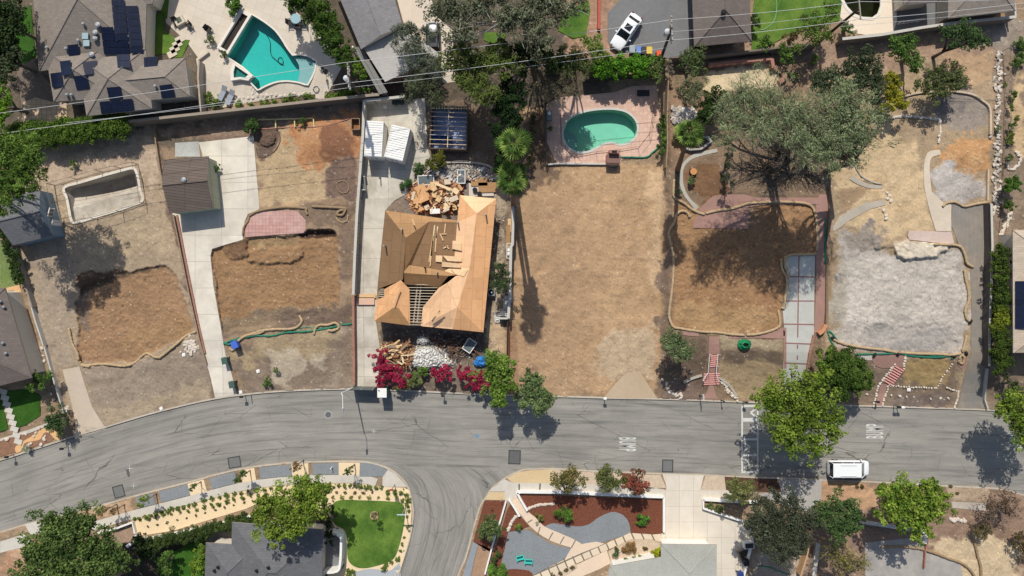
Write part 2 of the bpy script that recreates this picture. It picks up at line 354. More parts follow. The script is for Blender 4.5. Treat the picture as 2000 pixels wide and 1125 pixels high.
sheet('patio', [(45,200),(70,190),(105,200),(130,200),(131,236),(48,247)], mat('sand_paver', (205,178,146), var=.08, brk=(.6,.6,(170,145,120),.03,0)), .03)
# west neighbour's yard bits
sheet('path', [(0,857),(60,838),(95,825),(97,830),(60,845),(0,862)], M_walk, .02)
sheet('deck', [(10,562),(38,556),(60,640),(86,718),(66,730),(40,640)], mat('sand_deck', (196,160,118), var=.1, streak=(1,8,.1), rz=.3), .02)
sheet('garden_bed', [(-20,862),(60,846),(98,832),(112,850),(100,862),(40,880),(0,892),(-30,898)], mat('brown_bed', (140,104,82), var=.2, fine=.25), .02)
sheet('path', sm([(30,873),(45,862),(62,852),(82,838),(95,836),(108,842),(118,858),(108,858),(96,846),(86,846),(78,858),(62,862),(48,866),(42,880),(32,884)]), mat('orange_gravel', (216,172,122), var=.06, fine=.1), .03)
sheet('driveway', [(122,722),(155,716),(166,752),(180,795),(205,835),(208,838),(146,856),(148,830),(140,790),(128,745)], mat('pale_drive', (196,180,160), var=.06, scale=1.5, stain=.5, stainc=(176,160,140), fine=.05), .02)
# middle lot apron, lot four and five paths
sheet('driveway', [(1205,746),(1225,728),(1250,726),(1262,745),(1283,777),(1222,778),(1180,776)], mat('dusty_apron', (182,162,136), var=.07, stain=.5, stainc=(172,150,122)), .015)
sheet('driveway', [(1533,500),(1592,498),(1590,600),(1590,650),(1578,700),(1568,800),(1530,800),(1530,720),(1532,640),(1528,600),(1538,540),(1530,515)], mat('slab_drive', (186,186,178), var=.07, scale=1.5, stain=.5, stainc=(160,158,150)), .02)
sheet('path', [(1600,380),(1618,380),(1616,480),(1612,600),(1608,640),(1596,650),(1590,650),(1594,560),(1594,400)], M_pink2, .02)
HR = catmull([(1362,418),(1372,402),(1392,384),(1415,380),(1455,380)], 4)
sheet('patio', HR+[(1475,386),(1600,386),(1600,399),(1500,399),(1462,405),(1462,447),(1353,445),(1355,432)], M_pink2, .05)
sheet('path', catmull([(1400,290),(1372,296),(1348,305),(1330,325),(1327,355),(1335,380),(1350,400),(1358,412)], 4)+catmull([(1366,404),(1350,390),(1338,370),(1334,350),(1336,328),(1350,312),(1375,303),(1402,297)], 4), mat('grey_walk', (176,170,158), var=.08, stain=.4), .03)
sheet('path', [(1385,657),(1404,657),(1406,692),(1384,692)], M_pink2, .05)
sheet('path', [(1386,750),(1393,752),(1398,770),(1402,779),(1373,779),(1380,768)], M_pink2, .03)
sheet('path', [(1382,716),(1405,716),(1402,730),(1384,730)], M_pink2, .03)
sheet('path', [(1330,646),(1365,650),(1365,657),(1345,656),(1334,654)], M_pink2, .03)
sheet('path', catmull([(1424,652),(1460,655),(1500,650),(1525,640),(1533,648)], 3)+[(1533,662),(1480,660),(1424,662)], M_pink2, .03)
sheet('path', [(1530,640),(1536,640),(1536,720),(1531,720)], M_pink2, .03)
sheet('patio', [(1776,450),(1858,453),(1864,475),(1850,476),(1776,468),(1773,460)], mat('pale_rose_slab', (196,176,164), var=.08, stain=.6, stainc=(178,156,144), fine=.08), .1)
sheet('path', catmull([(1836,292),(1815,296),(1807,310),(1804,335),(1806,368),(1816,412),(1828,451)], 4)+[(1858,452),(1858,398),(1842,396),(1832,385),(1820,375)]+catmull([(1820,375),(1817,350),(1816,325),(1820,308),(1838,302)], 4)[1:], mat('curving_walk', (204,190,170), var=.08, stain=.5, stainc=(180,165,146)), .05)
sheet('path', [(1626,445),(1640,422),(1690,396),(1728,390),(1731,400),(1700,408),(1660,430),(1640,445),(1628,452)], mat('garden_walk', (176,166,150), var=.08, stain=.4), .03)
sheet('path', catmull([(1664,342),(1680,352),(1700,360),(1722,362),(1722,368),(1700,368),(1676,360),(1660,350)], 3), mat('garden_walk', (176,166,150)), .03)
sheet('path', sm([(1705,695),(1730,690),(1750,696),(1754,706),(1745,716),(1728,719),(1714,716),(1705,707)]), M_pink2, .03)
sheet('path', [(1752,694),(1768,694),(1768,712),(1762,722),(1748,716),(1754,706)], M_pink2, .03)
sheet('path', [(1720,750),(1733,750),(1725,792),(1710,792)], M_pink2, .03)
sheet('path', [(1675,690),(1705,694),(1705,704),(1675,702)], M_walk, .02)
sheet('path', [(1880,708),(1888,694),(1888,714),(1880,724),(1870,712)], M_pink2, .03)
sheet('driveway', [(1860,398),(1938,398),(1940,480),(1936,600),(1930,700),(1925,798),(1870,798),(1880,750),(1896,690),(1898,600),(1895,520),(1872,476),(1858,440)], M_asph_old, .015)
# south side
sheet('sidewalk', [(0,1058),(48,1043),(60,1058),(40,1070),(0,1080)], M_walk, .02)
sheet('sidewalk', [(48,1024),(93,1012),(95,1018),(100,1036),(60,1046)], M_walk, .015)
STRIP_N = [(p[0], p[1]) for p in ks1]
def offs(pts, d):
    out = []
    for i, p in enumerate(pts):
        a = pts[max(i-1, 0)]; b = pts[min(i+1, len(pts)-1)]; tx, ty = b[0]-a[0], b[1]-a[1]; l = math.hypot(tx, ty) or 1
        out.append((p[0]-ty/l*d, p[1]+tx/l*d))
    return out
def part_line(pts, x0, x1): return [p for p in pts if x0 <= p[0] <= x1]
KSM = catmull([(-160,1083),(0,1038),(93,1012),(160,996),(253,970),(365,941),(467,915),(560,903),(640,900),(703,900),(731,904),(757,913),(773,922)], 10)
sw = part_line(KSM, 100, 748)
sheet('sidewalk', offs(sw, 28)+offs(sw, 44)[::-1], M_walk, .012)
sheet('sidewalk', [(747,932),(757,917),(773,926),(786,940),(795,951),(747,951)], M_walk, .02)
for (a, b) in ((254,302),(308,366),(404,466),(503,570),(607,663),(703,757)):
    pl = part_line(KSM, a, b); bed = offs(pl, 5)+offs(pl, 27)[::-1]
    if a == 703: bed = [(703,903),(728,906),(745,913),(757,918),(748,931),(702,931)]
    sheet('gravel_bed', bed, M_grav, .03)
for (a, b) in ((302,308),(366,404),(466,503),(570,607),(663,703)):
    pl = part_line(KSM, a-2, b+2); sheet('sand_strip', offs(pl, 4)+offs(pl, 28)[::-1], M_dg, .02)
sw2 = part_line(KSM, 262, 745)
SG = offs(sw2, 45)+[(747,951),(800,953),(804,1000),(800,1050),(783,1110),(770,1125),(640,1125),(668,1060),(640,1000),(560,985),(500,985)]+[(480,994),(400,1018),(340,1036),(264,1048),(262,1020)]
sheet('garden_bed', SG, M_dg, .02)
LAWN_S = sm([(650,985),(665,977),(700,977),(770,980),(786,985),(791,1000),(788,1030),(780,1065),(768,1092),(740,1104),(710,1110),(690,1105),(679,1090),(678,1055),(672,1035),(655,1025),(647,1008)], n=4)
sheet('lawn', LAWN_S, None, .06)
sheet('path', sm([(690,1125),(705,1114),(730,1111),(760,1115),(775,1104),(781,1105),(776,1180),(690,1180)], n=3), mat('smooth_grey_pad', (168,172,174), var=.04, fine=.08), .04)
sheet('lawn', [(325,1085),(370,1062),(400,1050),(404,1070),(400,1180),(310,1180)], None, .05)
sheet('path', [(420,1030),(455,1022),(452,1062),(402,1058)], mat('court_floor', (118,112,106)), .02)
sheet('path', [(630,1060),(636,1045),(662,1050),(664,1100),(655,1120),(634,1120)], mat('patio_floor_dark', (120,122,126), var=.06), .04)
# south-east of the side road
sheet('sidewalk', [(955,960),(965,948),(985,936),(1001,943),(1085,944),(1200,947),(1272,952),(1300,957),(1300,970),(1270,975),(1200,965),(1014,962),(1008,973),(994,980),(986,976),(986,960)], M_walk, .02)
sheet('verge', [(990,934),(1013,922),(1040,918),(1083,917),(1084,944),(1001,943)], M_dg2, .02)
sheet('verge', [(948,976),(957,961),(986,961),(986,977)], M_dg2, .02)
sheet('verge', [(1120,921),(1200,924),(1215,926),(1290,928),(1302,953),(1272,954),(1200,947),(1085,944),(1083,917)], mat('speckled_gravel', (196,176,152), var=.12, fine=.25), .02)
sheet('mulch_bed', [(1100,920),(1120,921),(1122,944),(1098,944)], M_mulch, .045); sheet('mulch_bed', [(1215,924),(1232,925),(1240,946),(1215,946)], M_mulch, .045)
sheet('driveway', [(1294,926),(1375,928),(1368,956),(1450,958),(1452,975),(1374,975),(1376,994),(1455,1022),(1475,1030),(1465,1080),(1448,1140),(1400,1180),(1290,1180),(1292,1040),(1297,1020),(1298,975),(1300,960),(1302,952)], M_yard, .025)
sheet('verge', [(1378,930),(1415,931),(1418,957),(1368,957)], mat('speckled_gravel', ()), .03)
sheet('mulch_bed', [(1415,931),(1518,936),(1526,962),(1416,957)], mat('dark_mulch', (88,62,50), var=.25, fine=.35), .02)
sheet('driveway', [(1520,936),(1605,938),(1604,975),(1580,1000),(1525,985),(1480,965),(1500,962),(1526,962)], mat('mid_grey_concrete', (170,165,158), var=.06, stain=.4), .03)  # driveway concrete in a mid grey tone
sheet('mulch_bed', [(946,978),(987,978),(990,982),(976,1030),(960,1080),(924,1058),(925,1055)], M_mulch, .02)
sheet('sidewalk', [(924,1058),(934,1062),(928,1085),(918,1130),(900,1180),(890,1180),(905,1120)], mat('blue_walk', (140,145,150), var=.06), .02)
sheet('yard_dirt', [(934,1062),(958,1072),(948,1110),(936,1180),(912,1180),(926,1100)], mat('pinkish_dirt', (160,130,104), var=.15, fine=.15), .02)
MUL = [(996,982),(1004,972),(1018,966),(1296,976),(1296,1041),(1275,1044),(1255,1042)]+catmull([(1232,1042),(1228,1020),(1215,1005),(1195,1000),(1170,1010),(1150,1024),(1125,1028),(1080,1022),(1060,1027),(1035,1000),(1030,998)], 4)
sheet('mulch_bed', MUL, M_mulch, .03)
sheet('mulch_bed', [(997,985),(1012,1005),(1034,1028),(1020,1033),(993,1039),(985,1080),(975,1120),(970,1180),(944,1180),(960,1090),(975,1050),(990,998)], M_mulch, .035)
sheet('gravel_bed', [(993,1039),(1030,1035),(1040,1040),(1075,1062),(1115,1072),(1105,1090),(1040,1124),(1000,1112),(974,1118),(985,1075)], M_grav, .045)
sheet('gravel_bed', catmull([(1060,1027),(1080,1022),(1125,1028),(1150,1024),(1170,1010),(1195,1000),(1215,1005),(1228,1020),(1232,1042)], 4)+[(1200,1052),(1170,1062),(1130,1064),(1120,1058),(1090,1046)], M_grav, .025)
sheet('mulch_bed', sm([(975,1125),(990,1113),(1015,1112),(1040,1120),(1040,1160),(970,1170)], n=3), M_mulch, .05)
M_flag = mat('pink_concrete_walk', (218,196,172), var=.05, stain=.3, stainc=(200,176,150))
sheet('path', catmull([(998,980),(1012,998),(1030,1022),(1052,1042),(1080,1058),(1116,1070)], 4)+catmull([(1137,1063),(1118,1052),(1090,1040),(1063,1028),(1045,1010),(1030,998),(1008,968)], 4), M_flag, .055)
sheet('path', [(1116,1070),(1137,1063),(1145,1061),(1165,1058),(1180,1062),(1140,1080),(1102,1095)], M_flag, .05)
sheet('path', [(1040,1124),(1105,1092),(1200,1055),(1230,1041),(1275,1044),(1292,1043),(1291,1060),(1275,1054),(1233,1053),(1205,1066),(1110,1108),(1060,1140),(1030,1140)], mat('tile_walk', (216,198,172), var=.05, brk=(1.1,3,(120,110,96),.09,0), rz=-.42), .06)
sheet('path', [(1125,1104),(1185,1075),(1193,1100),(1170,1112),(1080,1150),(1070,1140)], M_flag, .03)
sheet('garden_bed', [(1205,1066),(1233,1053),(1275,1054),(1291,1062),(1291,1088),(1255,1087),(1195,1105),(1188,1078)], mat('speckled_gravel', ()), .02)
sheet('garden_bed', [(1070,1125),(1125,1100),(1128,1110),(1090,1135)], mat('speckled_gravel', ()), .035)
# far south-east
sheet('sidewalk', [(1858,980),(1925,983),(1925,998),(1860,992)], mat('old_walk', (178,168,154), var=.1, stain=.5), .02)
sheet('patio', [(1690,1060),(1800,1048),(1810,1080),(1875,1100),(1880,1125),(1870,1180),(1690,1180)], mat('cracked_slab', (166,160,152), var=.12, scale=1.2, stain=.7, stainc=(120,118,116)), .02)
M_lawn = attr_mat('lawn_grass', fine=.35, scale=7, bmp=.5)

# relief is cut into the soil only, never into the slabs
slabs = np.zeros((GNY, GNX), np.float32)
for (nm, poly, holes, m_, off, lb) in SH:
    if nm in ('driveway', 'patio', 'path', 'sidewalk'):
        r = mask(poly, 0, 3)
        if r: slabs[r[0]] = np.maximum(slabs[r[0]], r[1])
slabs = np.clip(blur1(slabs, 1)*2.5, 0, 1)
for (poly, dz, feather, rough) in RELIEF:
    r = mask(poly, feather, rough=rough)
    if r: G[r[0]] += dz*r[1]*(1-slabs[r[0]])
G[road_m] = 0.0
# ---------------------------------------------------------------- ground colours (soil, ash, straw, mulch; shade painted in at some bank edges)
COL = np.empty((GNY, GNX, 3), np.float32); COL[:] = lin((150,128,104))
def mixcol(sl, m, c):
    COL[sl] = COL[sl]*(1-m[..., None])+np.array(lin(c), np.float32)*m[..., None]
def desat(c, a=.80, g=1.0):
    l = .3*c[0]+.55*c[1]+.15*c[2]; return tuple(g*(l+(v-l)*a) for v in c)
def paint(poly, c, feather=5, k=1.0, rough=.5, c2=None, n=1, thr=0.0, soft=.8, tex=None):
    c = desat(c)
    if c2 is not None: c2 = desat(c2); c2 = tuple(v*.75+u*.25 for v, u in zip(c2, c)); soft *= 1.8
    r = mask(poly, feather, rough=rough)
    if r is None: return
    sl, m = r; mixcol(sl, m*k, c)
    if c2 is not None:
        q = (NZ[n] if tex is None else tex)[sl]
        mixcol(sl, m*k*np.clip((q-thr)/soft, 0, 1), c2)
R_ = lambda x0, y0, x1, y1: [(x0,y0),(x1,y0),(x1,y1),(x0,y1)]
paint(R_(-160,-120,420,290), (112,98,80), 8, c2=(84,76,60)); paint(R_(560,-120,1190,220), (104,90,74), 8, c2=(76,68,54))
paint(R_(1100,-120,1200,130), (172,132,104), 6, c2=(140,108,84)); paint(R_(1350,60,2100,300), (164,132,106), 8, c2=(136,112,90))
# lot 1
L1 = [(60,290),(300,240),(335,420),(365,540),(412,690),(414,782),(300,808),(205,836),(150,852),(100,720),(20,480)]
paint(L1, (170,146,116), 6, c2=(154,132,106), n=1, thr=.1)
paint([(90,320),(150,300),(300,262),(312,330),(290,400),(285,330),(150,360),(110,400)], (184,158,130), 10, rough=.5, c2=(168,138,112), thr=.3)
paint([(250,430),(330,430),(340,500),(200,500),(150,560),(110,560),(140,470)], (176,152,118), 8, c2=(160,138,110))
paint([(60,500),(120,470),(150,520),(140,700),(160,715),(100,720)], (162,142,118), 8, c2=(148,130,110))
paint(PAD1, (158,120,84), 5, rough=.4, c2=(142,104,70), n=2, thr=.2)
paint([(260,650),(350,615),(370,650),(280,700),(200,690)], (164,126,84), 8, c2=(140,104,70), k=.8)
paint([(150,592),(165,560),(175,570),(170,610),(180,650),(150,640)], (104,96,88), 5, k=.6)
paint([(150,540),(260,520),(320,514),(335,524),(310,530),(250,538),(170,570),(152,590)], (92,72,54), 3, rough=.7, c2=(120,96,72), n=2)  # shade below the dug rim, painted dark into the soil
paint([(160,716),(265,712),(380,660),(412,700),(414,782),(210,834),(180,790)], (154,134,112), 8, c2=(136,120,102), n=0, thr=0)
paint([(330,760),(400,740),(414,780),(300,806),(215,830),(190,800),(250,800)], (170,148,116), 8, k=.7)
paint([(296,240),(306,244),(340,420),(380,560),(420,720),(420,783),(410,780),(405,700),(365,560),(330,430)], (122,98,82), 2, c2=(142,120,100), n=2)
# lot 2
L2 = [(300,240),(700,205),(706,260),(692,600),(690,760),(560,765),(470,773),(440,690),(415,490),(508,407),(498,266)]
paint(L2, (162,132,102), 6, c2=(142,116,90), n=1)
paint([(300,245),(700,208),(700,240),(500,262),(390,275),(300,262)], (138,112,90), 6, rough=.5, c2=(166,138,112), n=2, thr=.5)
paint([(500,262),(560,250),(640,244),(690,260),(640,330),(640,400),(508,405)], (186,156,114), 8, c2=(166,136,98), n=1, thr=.1)
paint([(565,272),(600,250),(660,232),(700,240),(694,300),(650,312),(625,335),(600,325),(575,300)], (190,128,78), 10, rough=1.2, c2=(166,106,64), n=1, thr=0, k=.8)
paint([(628,258),(660,244),(690,262),(684,300),(650,318),(626,300)], (138,92,64), 8, rough=.5, c2=(122,80,56), n=2)
paint(sm([(498,256),(520,250),(545,254),(546,278),(530,300),(502,306)]), (112,90,76), 3, c2=(92,72,62), n=2)
paint(sm([(636,335),(690,310),(694,400),(670,392),(645,390),(632,365)]), (128,102,86), 4, c2=(106,84,72), n=2)
paint([(595,400),(694,392),(692,540),(664,560),(660,450),(600,440)], (132,108,86), 6, c2=(112,92,76), n=2, thr=.1)
paint(PAD2, (156,117,78), 4, rough=.3, c2=(138,102,68), n=2, thr=.3)
paint([(484,462),(580,463),(585,485),(486,486)], (150,122,84), 4, k=.8)
paint([(440,478),(484,470),(486,500),(455,503)], (112,82,58), 4, k=.8)
paint([(585,458),(652,450),(658,464),(640,468),(590,468)], (70,50,38), 2, rough=.4)  # shadow of the pad's upper bank painted into the ground colour
paint([(425,620),(540,605),(650,600),(690,590),(690,640),(430,660)], (140,116,88), 6, c2=(116,98,80), n=1)
paint([(560,615),(686,600),(690,640),(560,632)], (112,92,76), 6, rough=.9)
paint([(438,668),(690,645),(690,760),(560,765),(470,773)], (134,114,94), 6, c2=(156,138,114), n=1, thr=.35)
paint([(450,675),(600,650),(660,650),(640,690),(560,690),(500,705),(470,720)], (164,140,102), 7, rough=.9, k=.8)
paint([(520,690),(580,680),(600,720),(560,745),(530,720)], (176,160,134), 5, rough=1.1, k=.7)
paint([(620,690),(640,700),(630,735),(610,720)], (172,156,130), 4, rough=1.1, k=.7)
# lot 3 (house under construction)
paint([(742,190),(1000,200),(1000,400),(995,760),(742,760)], (136,116,96), 5, c2=(112,96,82), n=2)
paint([(845,200),(1000,200),(1000,330),(960,380),(930,300),(845,300)], (120,98,78), 8, c2=(96,80,66))
paint([(780,370),(800,330),(870,318),(960,325),(972,385),(900,440),(800,420)], (130,118,106), 6, c2=(104,96,88), n=2)
paint([(955,330),(985,340),(990,560),(970,700),(952,700),(972,390)], (172,150,122), 6, c2=(148,128,104), n=2)
paint([(950,640),(985,640),(990,690),(950,690)], (186,156,118), 6)
paint([(740,640),(950,650),(952,700),(742,700)], (96,82,72), 6, c2=(120,104,90), n=2)
paint([(742,700),(1000,700),(1010,775),(742,766)], (128,110,92), 5, c2=(104,88,74), n=2)
# tan lot
L3 = [(1004,200),(1068,205),(1070,320),(1200,325),(1300,318),(1306,500),(1296,640),(1290,760),(1283,780),(1100,776),(995,773),(996,600),(1010,400)]
paint(L3, (180,142,101), 6, c2=(166,130,92), n=1, thr=.1)
paint([(1020,200),(1066,205),(1068,320),(1100,325),(1100,350),(1010,380),(1006,300)], (120,96,74), 10, rough=.9)
paint([(1010,400),(1120,380),(1160,500),(1140,700),(1000,700)], (168,132,96), 20, k=.6, c2=(158,126,92), tex=STR[1], soft=1.6)
paint([(1120,330),(1298,325),(1292,640),(1160,640)], (184,146,104), 20, k=.6, c2=(168,134,98), tex=STR[0], thr=.2, soft=1.6)
paint([(1276,330),(1303,320),(1302,420),(1292,600),(1280,640),(1262,500)], (204,170,128), 10, k=.6, c2=(184,150,110), n=2)
paint([(1180,660),(1280,640),(1284,740),(1200,745),(1150,720)], (188,166,134), 10, k=.6)
paint([(1290,420),(1308,420),(1316,520),(1310,640),(1296,700),(1286,640)], (136,112,92), 3, rough=.9, c2=(110,90,74), n=2)
paint([(1040,720),(1100,716),(1150,740),(1140,776),(1010,773),(1000,740)], (176,140,102), 8, c2=(132,96,76), n=1, thr=.5)
paint([(995,700),(1000,620),(1010,640),(1012,773),(994,773)], (150,112,82), 5, k=.8)
# lot 4
L4 = [(1306,130),(1600,120),(1620,380),(1616,640),(1590,792),(1283,781),(1300,640),(1310,500),(1304,330)]
paint(L4, (138,112,86), 6, c2=(114,94,74), n=1)
paint([(1310,150),(1380,170),(1370,300),(1312,320)], (150,116,88), 8, c2=(120,96,76), n=1)
paint([(1380,140),(1510,120),(1520,155),(1500,175),(1385,182)], (206,182,142), 5, c2=(184,160,118), n=1)
paint([(1334,330),(1400,310),(1420,380),(1370,400),(1340,370)], (128,92,62), 6, c2=(104,74,52), n=1)
paint([(1310,400),(1352,410),(1352,446),(1316,500)], (152,122,88), 6, k=.8)
paint(PAD4, (160,118,78), 3, rough=.3, c2=(140,102,68), n=1, thr=.3)
paint([(1318,600),(1400,590),(1500,610),(1525,640),(1440,650),(1350,645),(1312,635)], (172,136,90), 8, k=.6)
paint([(1380,650),(1380,775),(1290,780),(1290,660)], (118,96,76), 8, c2=(96,78,64), n=2)
paint([(1405,655),(1530,662),(1530,686),(1410,686)], (166,146,112), 5, c2=(142,124,98), n=2)
paint([(1408,686),(1530,686),(1530,715),(1450,720),(1410,705)], (112,94,76), 5, c2=(134,114,90), n=2)
paint([(1408,712),(1500,705),(1530,720),(1530,785),(1440,785),(1405,740)], (164,138,100), 6, c2=(140,116,84), n=1)
paint([(1300,745),(1376,745),(1370,782),(1300,780)], (124,100,86), 5, c2=(108,88,76))
# lot 5
L5 = [(1620,150),(1940,100),(1950,300),(1944,400),(1935,800),(1600,792),(1618,640),(1622,380)]
paint(L5, (168,142,108), 6, c2=(146,122,94), n=1)
paint([(1640,300),(1740,240),(1800,290),(1810,400),(1830,450),(1720,470),(1640,440)], (198,168,124), 8, c2=(172,140,98), n=1, thr=.2)
paint([(1630,380),(1690,350),(1700,360),(1640,430)], (160,130,96), 6)
paint(PAD5, (176,165,152), 8, rough=.7, c2=(184,174,162), n=1, thr=0)
paint([(1640,520),(1700,480),(1800,500),(1880,480),(1890,640),(1760,640),(1650,640)], (193,182,166), 20, k=.6, rough=.3, c2=(174,166,157), n=2, thr=.3)
paint([(1640,450),(1700,440),(1740,470),(1690,500),(1640,500)], (150,136,122), 8, rough=1, c2=(110,102,94), n=2, thr=.3)
paint([(1700,645),(1850,640),(1860,670),(1800,690),(1700,680)], (156,148,140), 7, rough=1.1, k=.8, c2=(120,116,110), n=2)
paint([(1626,480),(1650,470),(1655,560),(1640,660),(1626,640)], (158,146,128), 7, k=.8)
PAT = np.clip((RIDGE2-.82)/.18, 0, 1)*np.clip(NZ[1]+.6, 0, 1)
paint(PAD5, (200,194,186), 10, k=0.0, c2=None)
r = mask(PAD5, 10); mixcol(r[0], r[1]*PAT[r[0]]*.55, (118,108,98))
paint([(1740,468),(1860,476),(1850,496),(1780,506),(1742,496)], (206,190,164), 4, rough=.5)
paint([(1735,488),(1752,500),(1785,509),(1830,506),(1850,494),(1852,500),(1835,512),(1785,516),(1745,506)], (96,92,90), 3, rough=.7)  # shadow at the mound's south foot, painted as a dark arc
paint([(1840,180),(1900,172),(1935,200),(1938,250),(1880,262),(1840,250),(1835,210)], (146,132,118), 7, c2=(108,100,96), n=1, thr=0)
paint([(1830,310),(1856,262),(1900,248),(1940,252),(1942,310),(1926,345),(1880,330),(1835,345)], (196,142,88), 10, rough=1.6, c2=(212,162,108), n=1, thr=.1)
paint([(1818,340),(1860,320),(1925,345),(1932,398),(1860,400),(1825,385)], (168,158,148), 7, rough=1.4, c2=(190,182,172), n=1, thr=0)
paint([(1860,110),(1940,80),(1948,150),(1900,170),(1850,150)], (184,146,106), 10, rough=1.5, c2=(160,128,98), n=1, k=.7)
paint([(1610,692),(1870,700),(1870,798),(1600,792)], (134,112,90), 6, c2=(112,94,80), n=1)
paint([(1768,700),(1862,704),(1850,745),(1820,760),(1755,752),(1745,735)], (168,138,86), 7, c2=(140,110,66), n=1)
paint([(1740,765),(1860,765),(1860,796),(1740,794)], (112,96,86), 6, c2=(138,120,104), n=2)
paint([(1640,674),(1860,690),(1860,700),(1640,680)], (172,140,128), 3, rough=.4, k=.7)
# far right yard
paint([(1942,90),(2160,90),(2160,830),(1930,800)], (140,118,96), 6, c2=(118,100,82), n=1)
paint([(1966,130),(1992,130),(2000,300),(1985,300)], (196,162,114), 6, rough=.9, k=.8)
paint([(1880,50),(2000,40),(2000,90),(1950,110)], (150,134,116), 8, c2=(172,158,140))
# verges, south
paint([(0,1075),(60,1062),(110,1040),(60,1125),(0,1125)], (176,130,96), 8, c2=(196,160,126))
paint([(160,997),(253,971),(262,1000),(200,1014),(170,1015)], (186,150,112), 5, c2=(160,124,96))
paint([(185,1040),(258,1018),(262,1060),(240,1080)], (166,136,110), 4, c2=(140,112,92), n=2)
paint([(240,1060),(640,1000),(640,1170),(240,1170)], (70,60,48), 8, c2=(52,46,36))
paint([(1604,937),(2160,950),(2160,1200),(1450,1200),(1500,1040),(1600,980)], (146,116,94), 8, c2=(124,100,84), n=1)
paint([(1604,938),(1710,942),(1710,985),(1600,985)], (190,146,106), 6, c2=(166,126,92), n=1)
paint([(1850,950),(1930,954),(1930,982),(1850,978)], (172,148,118), 5, c2=(150,126,102))
paint([(1810,1050),(1930,1040),(1990,1060),(1990,1170),(1880,1170)], (198,172,132), 7, c2=(176,148,110), n=1)
paint([(1480,1060),(1580,1070),(1570,1170),(1465,1170)], (170,152,130), 7, c2=(140,124,106))
# general small scatter: stones, twigs, straw
sp = NZ[3]; k = np.clip((sp-2.3)/.6, 0, 1)*.55; COL += (np.array(lin((226,214,196)), np.float32)-COL)*k[..., None]
k = np.clip((-sp-2.1)/.6, 0, 1)*.5; COL += (np.array(lin((60,48,38)), np.float32)-COL)*k[..., None]
for (x0, y0, x1, y1) in ((1215,340,1208,740),(1236,335,1228,740),(1262,330,1250,735),(1282,330,1270,735),(1150,340,1160,730),(1172,340,1180,730),(1060,600,1280,590),(1060,622,1280,612),(1030,520,1270,500),(560,480,560,620),(580,480,584,620),(1400,470,1400,640),(1420,470,1424,640),(110,470,100,700),(128,470,118,700),(1690,500,1720,650),(1712,500,1742,650),(200,560,230,700),(222,556,252,696)):
    L_ = math.hypot(x1-x0, y1-y0); ux, uy = (x1-x0)/L_, (y1-y0)/L_; s1 = (PXg-x0)*ux+(PYg-y0)*uy; s2 = np.abs(-(PXg-x0)*uy+(PYg-y0)*ux+4*np.sin(s1/70)+1.5*NZ[0])
    k = np.clip(1.4-s2/3, 0, 1)*((s1 > 0) & (s1 < L_))*np.clip(.6+.5*NZ[1], 0, 1); COL *= (1-k*(.07+.09*np.sin(s1*1.6)))[..., None]
CR = np.clip((RIDGE-.9)/.1, 0, 1)*np.clip(NZ[0]+.3, 0, 1)*.22
COL *= (1-CR)[..., None]
COL *= (1+.07*np.clip(NZ[2], -2, 2)+.05*np.clip(NZ[3], -2, 2)+.06*np.clip(NZ[1], -2, 2))[..., None]
# ---------------------------------------------------------------- ground mesh
cover = np.zeros((GNY, GNX), np.float32); hole = np.zeros((GNY, GNX), bool)
for (nm, poly, holes, m_, off, lb) in SH:
    r = mask(poly, 0, 3)
    if r: cover[r[0]] = np.maximum(cover[r[0]], r[1])
cover = np.maximum(cover, road_m.astype(np.float32))
core = cover.copy(); cov2 = np.clip(blur1(cover, 1)*2, 0, 1)
for p in (POOL1, POOL2, POOL3, POOL4, SPA):
    r = mask(p, 0, 6); hole[r[0]] |= (r[1] > .5)
HOLE_HERE = hole.copy()
bumpy = .028*NZ[2]+.03*NZ[1]+.018*NZ[3]+.028*(RIDGE2-.6)
rr = mask([(1020,330),(1300,330),(1290,700),(1010,700)], 20); bumpy[rr[0]] += rr[1]*(.007*STR[1][rr[0]]+.006*STR[0][rr[0]])
rr = mask(PAD5, 6); bumpy[rr[0]] += rr[1]*(.05*(RIDGE[rr[0]]-.6)+.03*RIDGE2[rr[0]])
for pd in (PAD1, PAD2, PAD4): rr = mask(pd, 4); bumpy[rr[0]] += rr[1]*(.022*STR[1][rr[0]]+.018*NZ[3][rr[0]]+.02*RIDGE2[rr[0]])
Z = G+(np.clip(bumpy, -.12, .2))*(1-cov2)-.05*cov2
Z[hole] = -2.6+G[hole]
s = (H-Z)/H/16
X = (PXg-1000)*s; Y = (562.5-PYg)*s
# stretch the outermost ring to the horizon
for a in (0, 1):
    pass
X[:, 0] = -2500; X[:, -1] = 2500; Y[0, :] = 2500; Y[-1, :] = -2500
me = bpy.data.meshes.new('ground'); nv = GNX*GNY
co = np.stack([X, Y, Z], -1).astype(np.float32).reshape(-1)
idx = np.arange(nv).reshape(GNY, GNX)
q = np.stack([idx[:-1,:-1], idx[1:,:-1], idx[1:,1:], idx[:-1,1:]], -1).reshape(-1)
nf = len(q)//4
me.vertices.add(nv); me.vertices.foreach_set('co', co)
me.loops.add(len(q)); me.loops.foreach_set('vertex_index', q.astype(np.int32))
me.polygons.add(nf); me.polygons.foreach_set('loop_start', np.arange(0, len(q), 4, dtype=np.int32))
me.polygons.foreach_set('use_smooth', np.ones(nf, bool)); me.update()
at = me.color_attributes.new('col', 'FLOAT_COLOR', 'POINT')
at.data.foreach_set('color', np.concatenate([np.clip(COL, 0.01, .95), np.ones((GNY, GNX, 1), np.float32)], -1).astype(np.float32).reshape(-1))
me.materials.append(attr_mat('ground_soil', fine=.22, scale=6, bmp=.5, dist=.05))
ground = link(bpy.data.objects.new('ground', me)); ground['kind'] = 'structure'
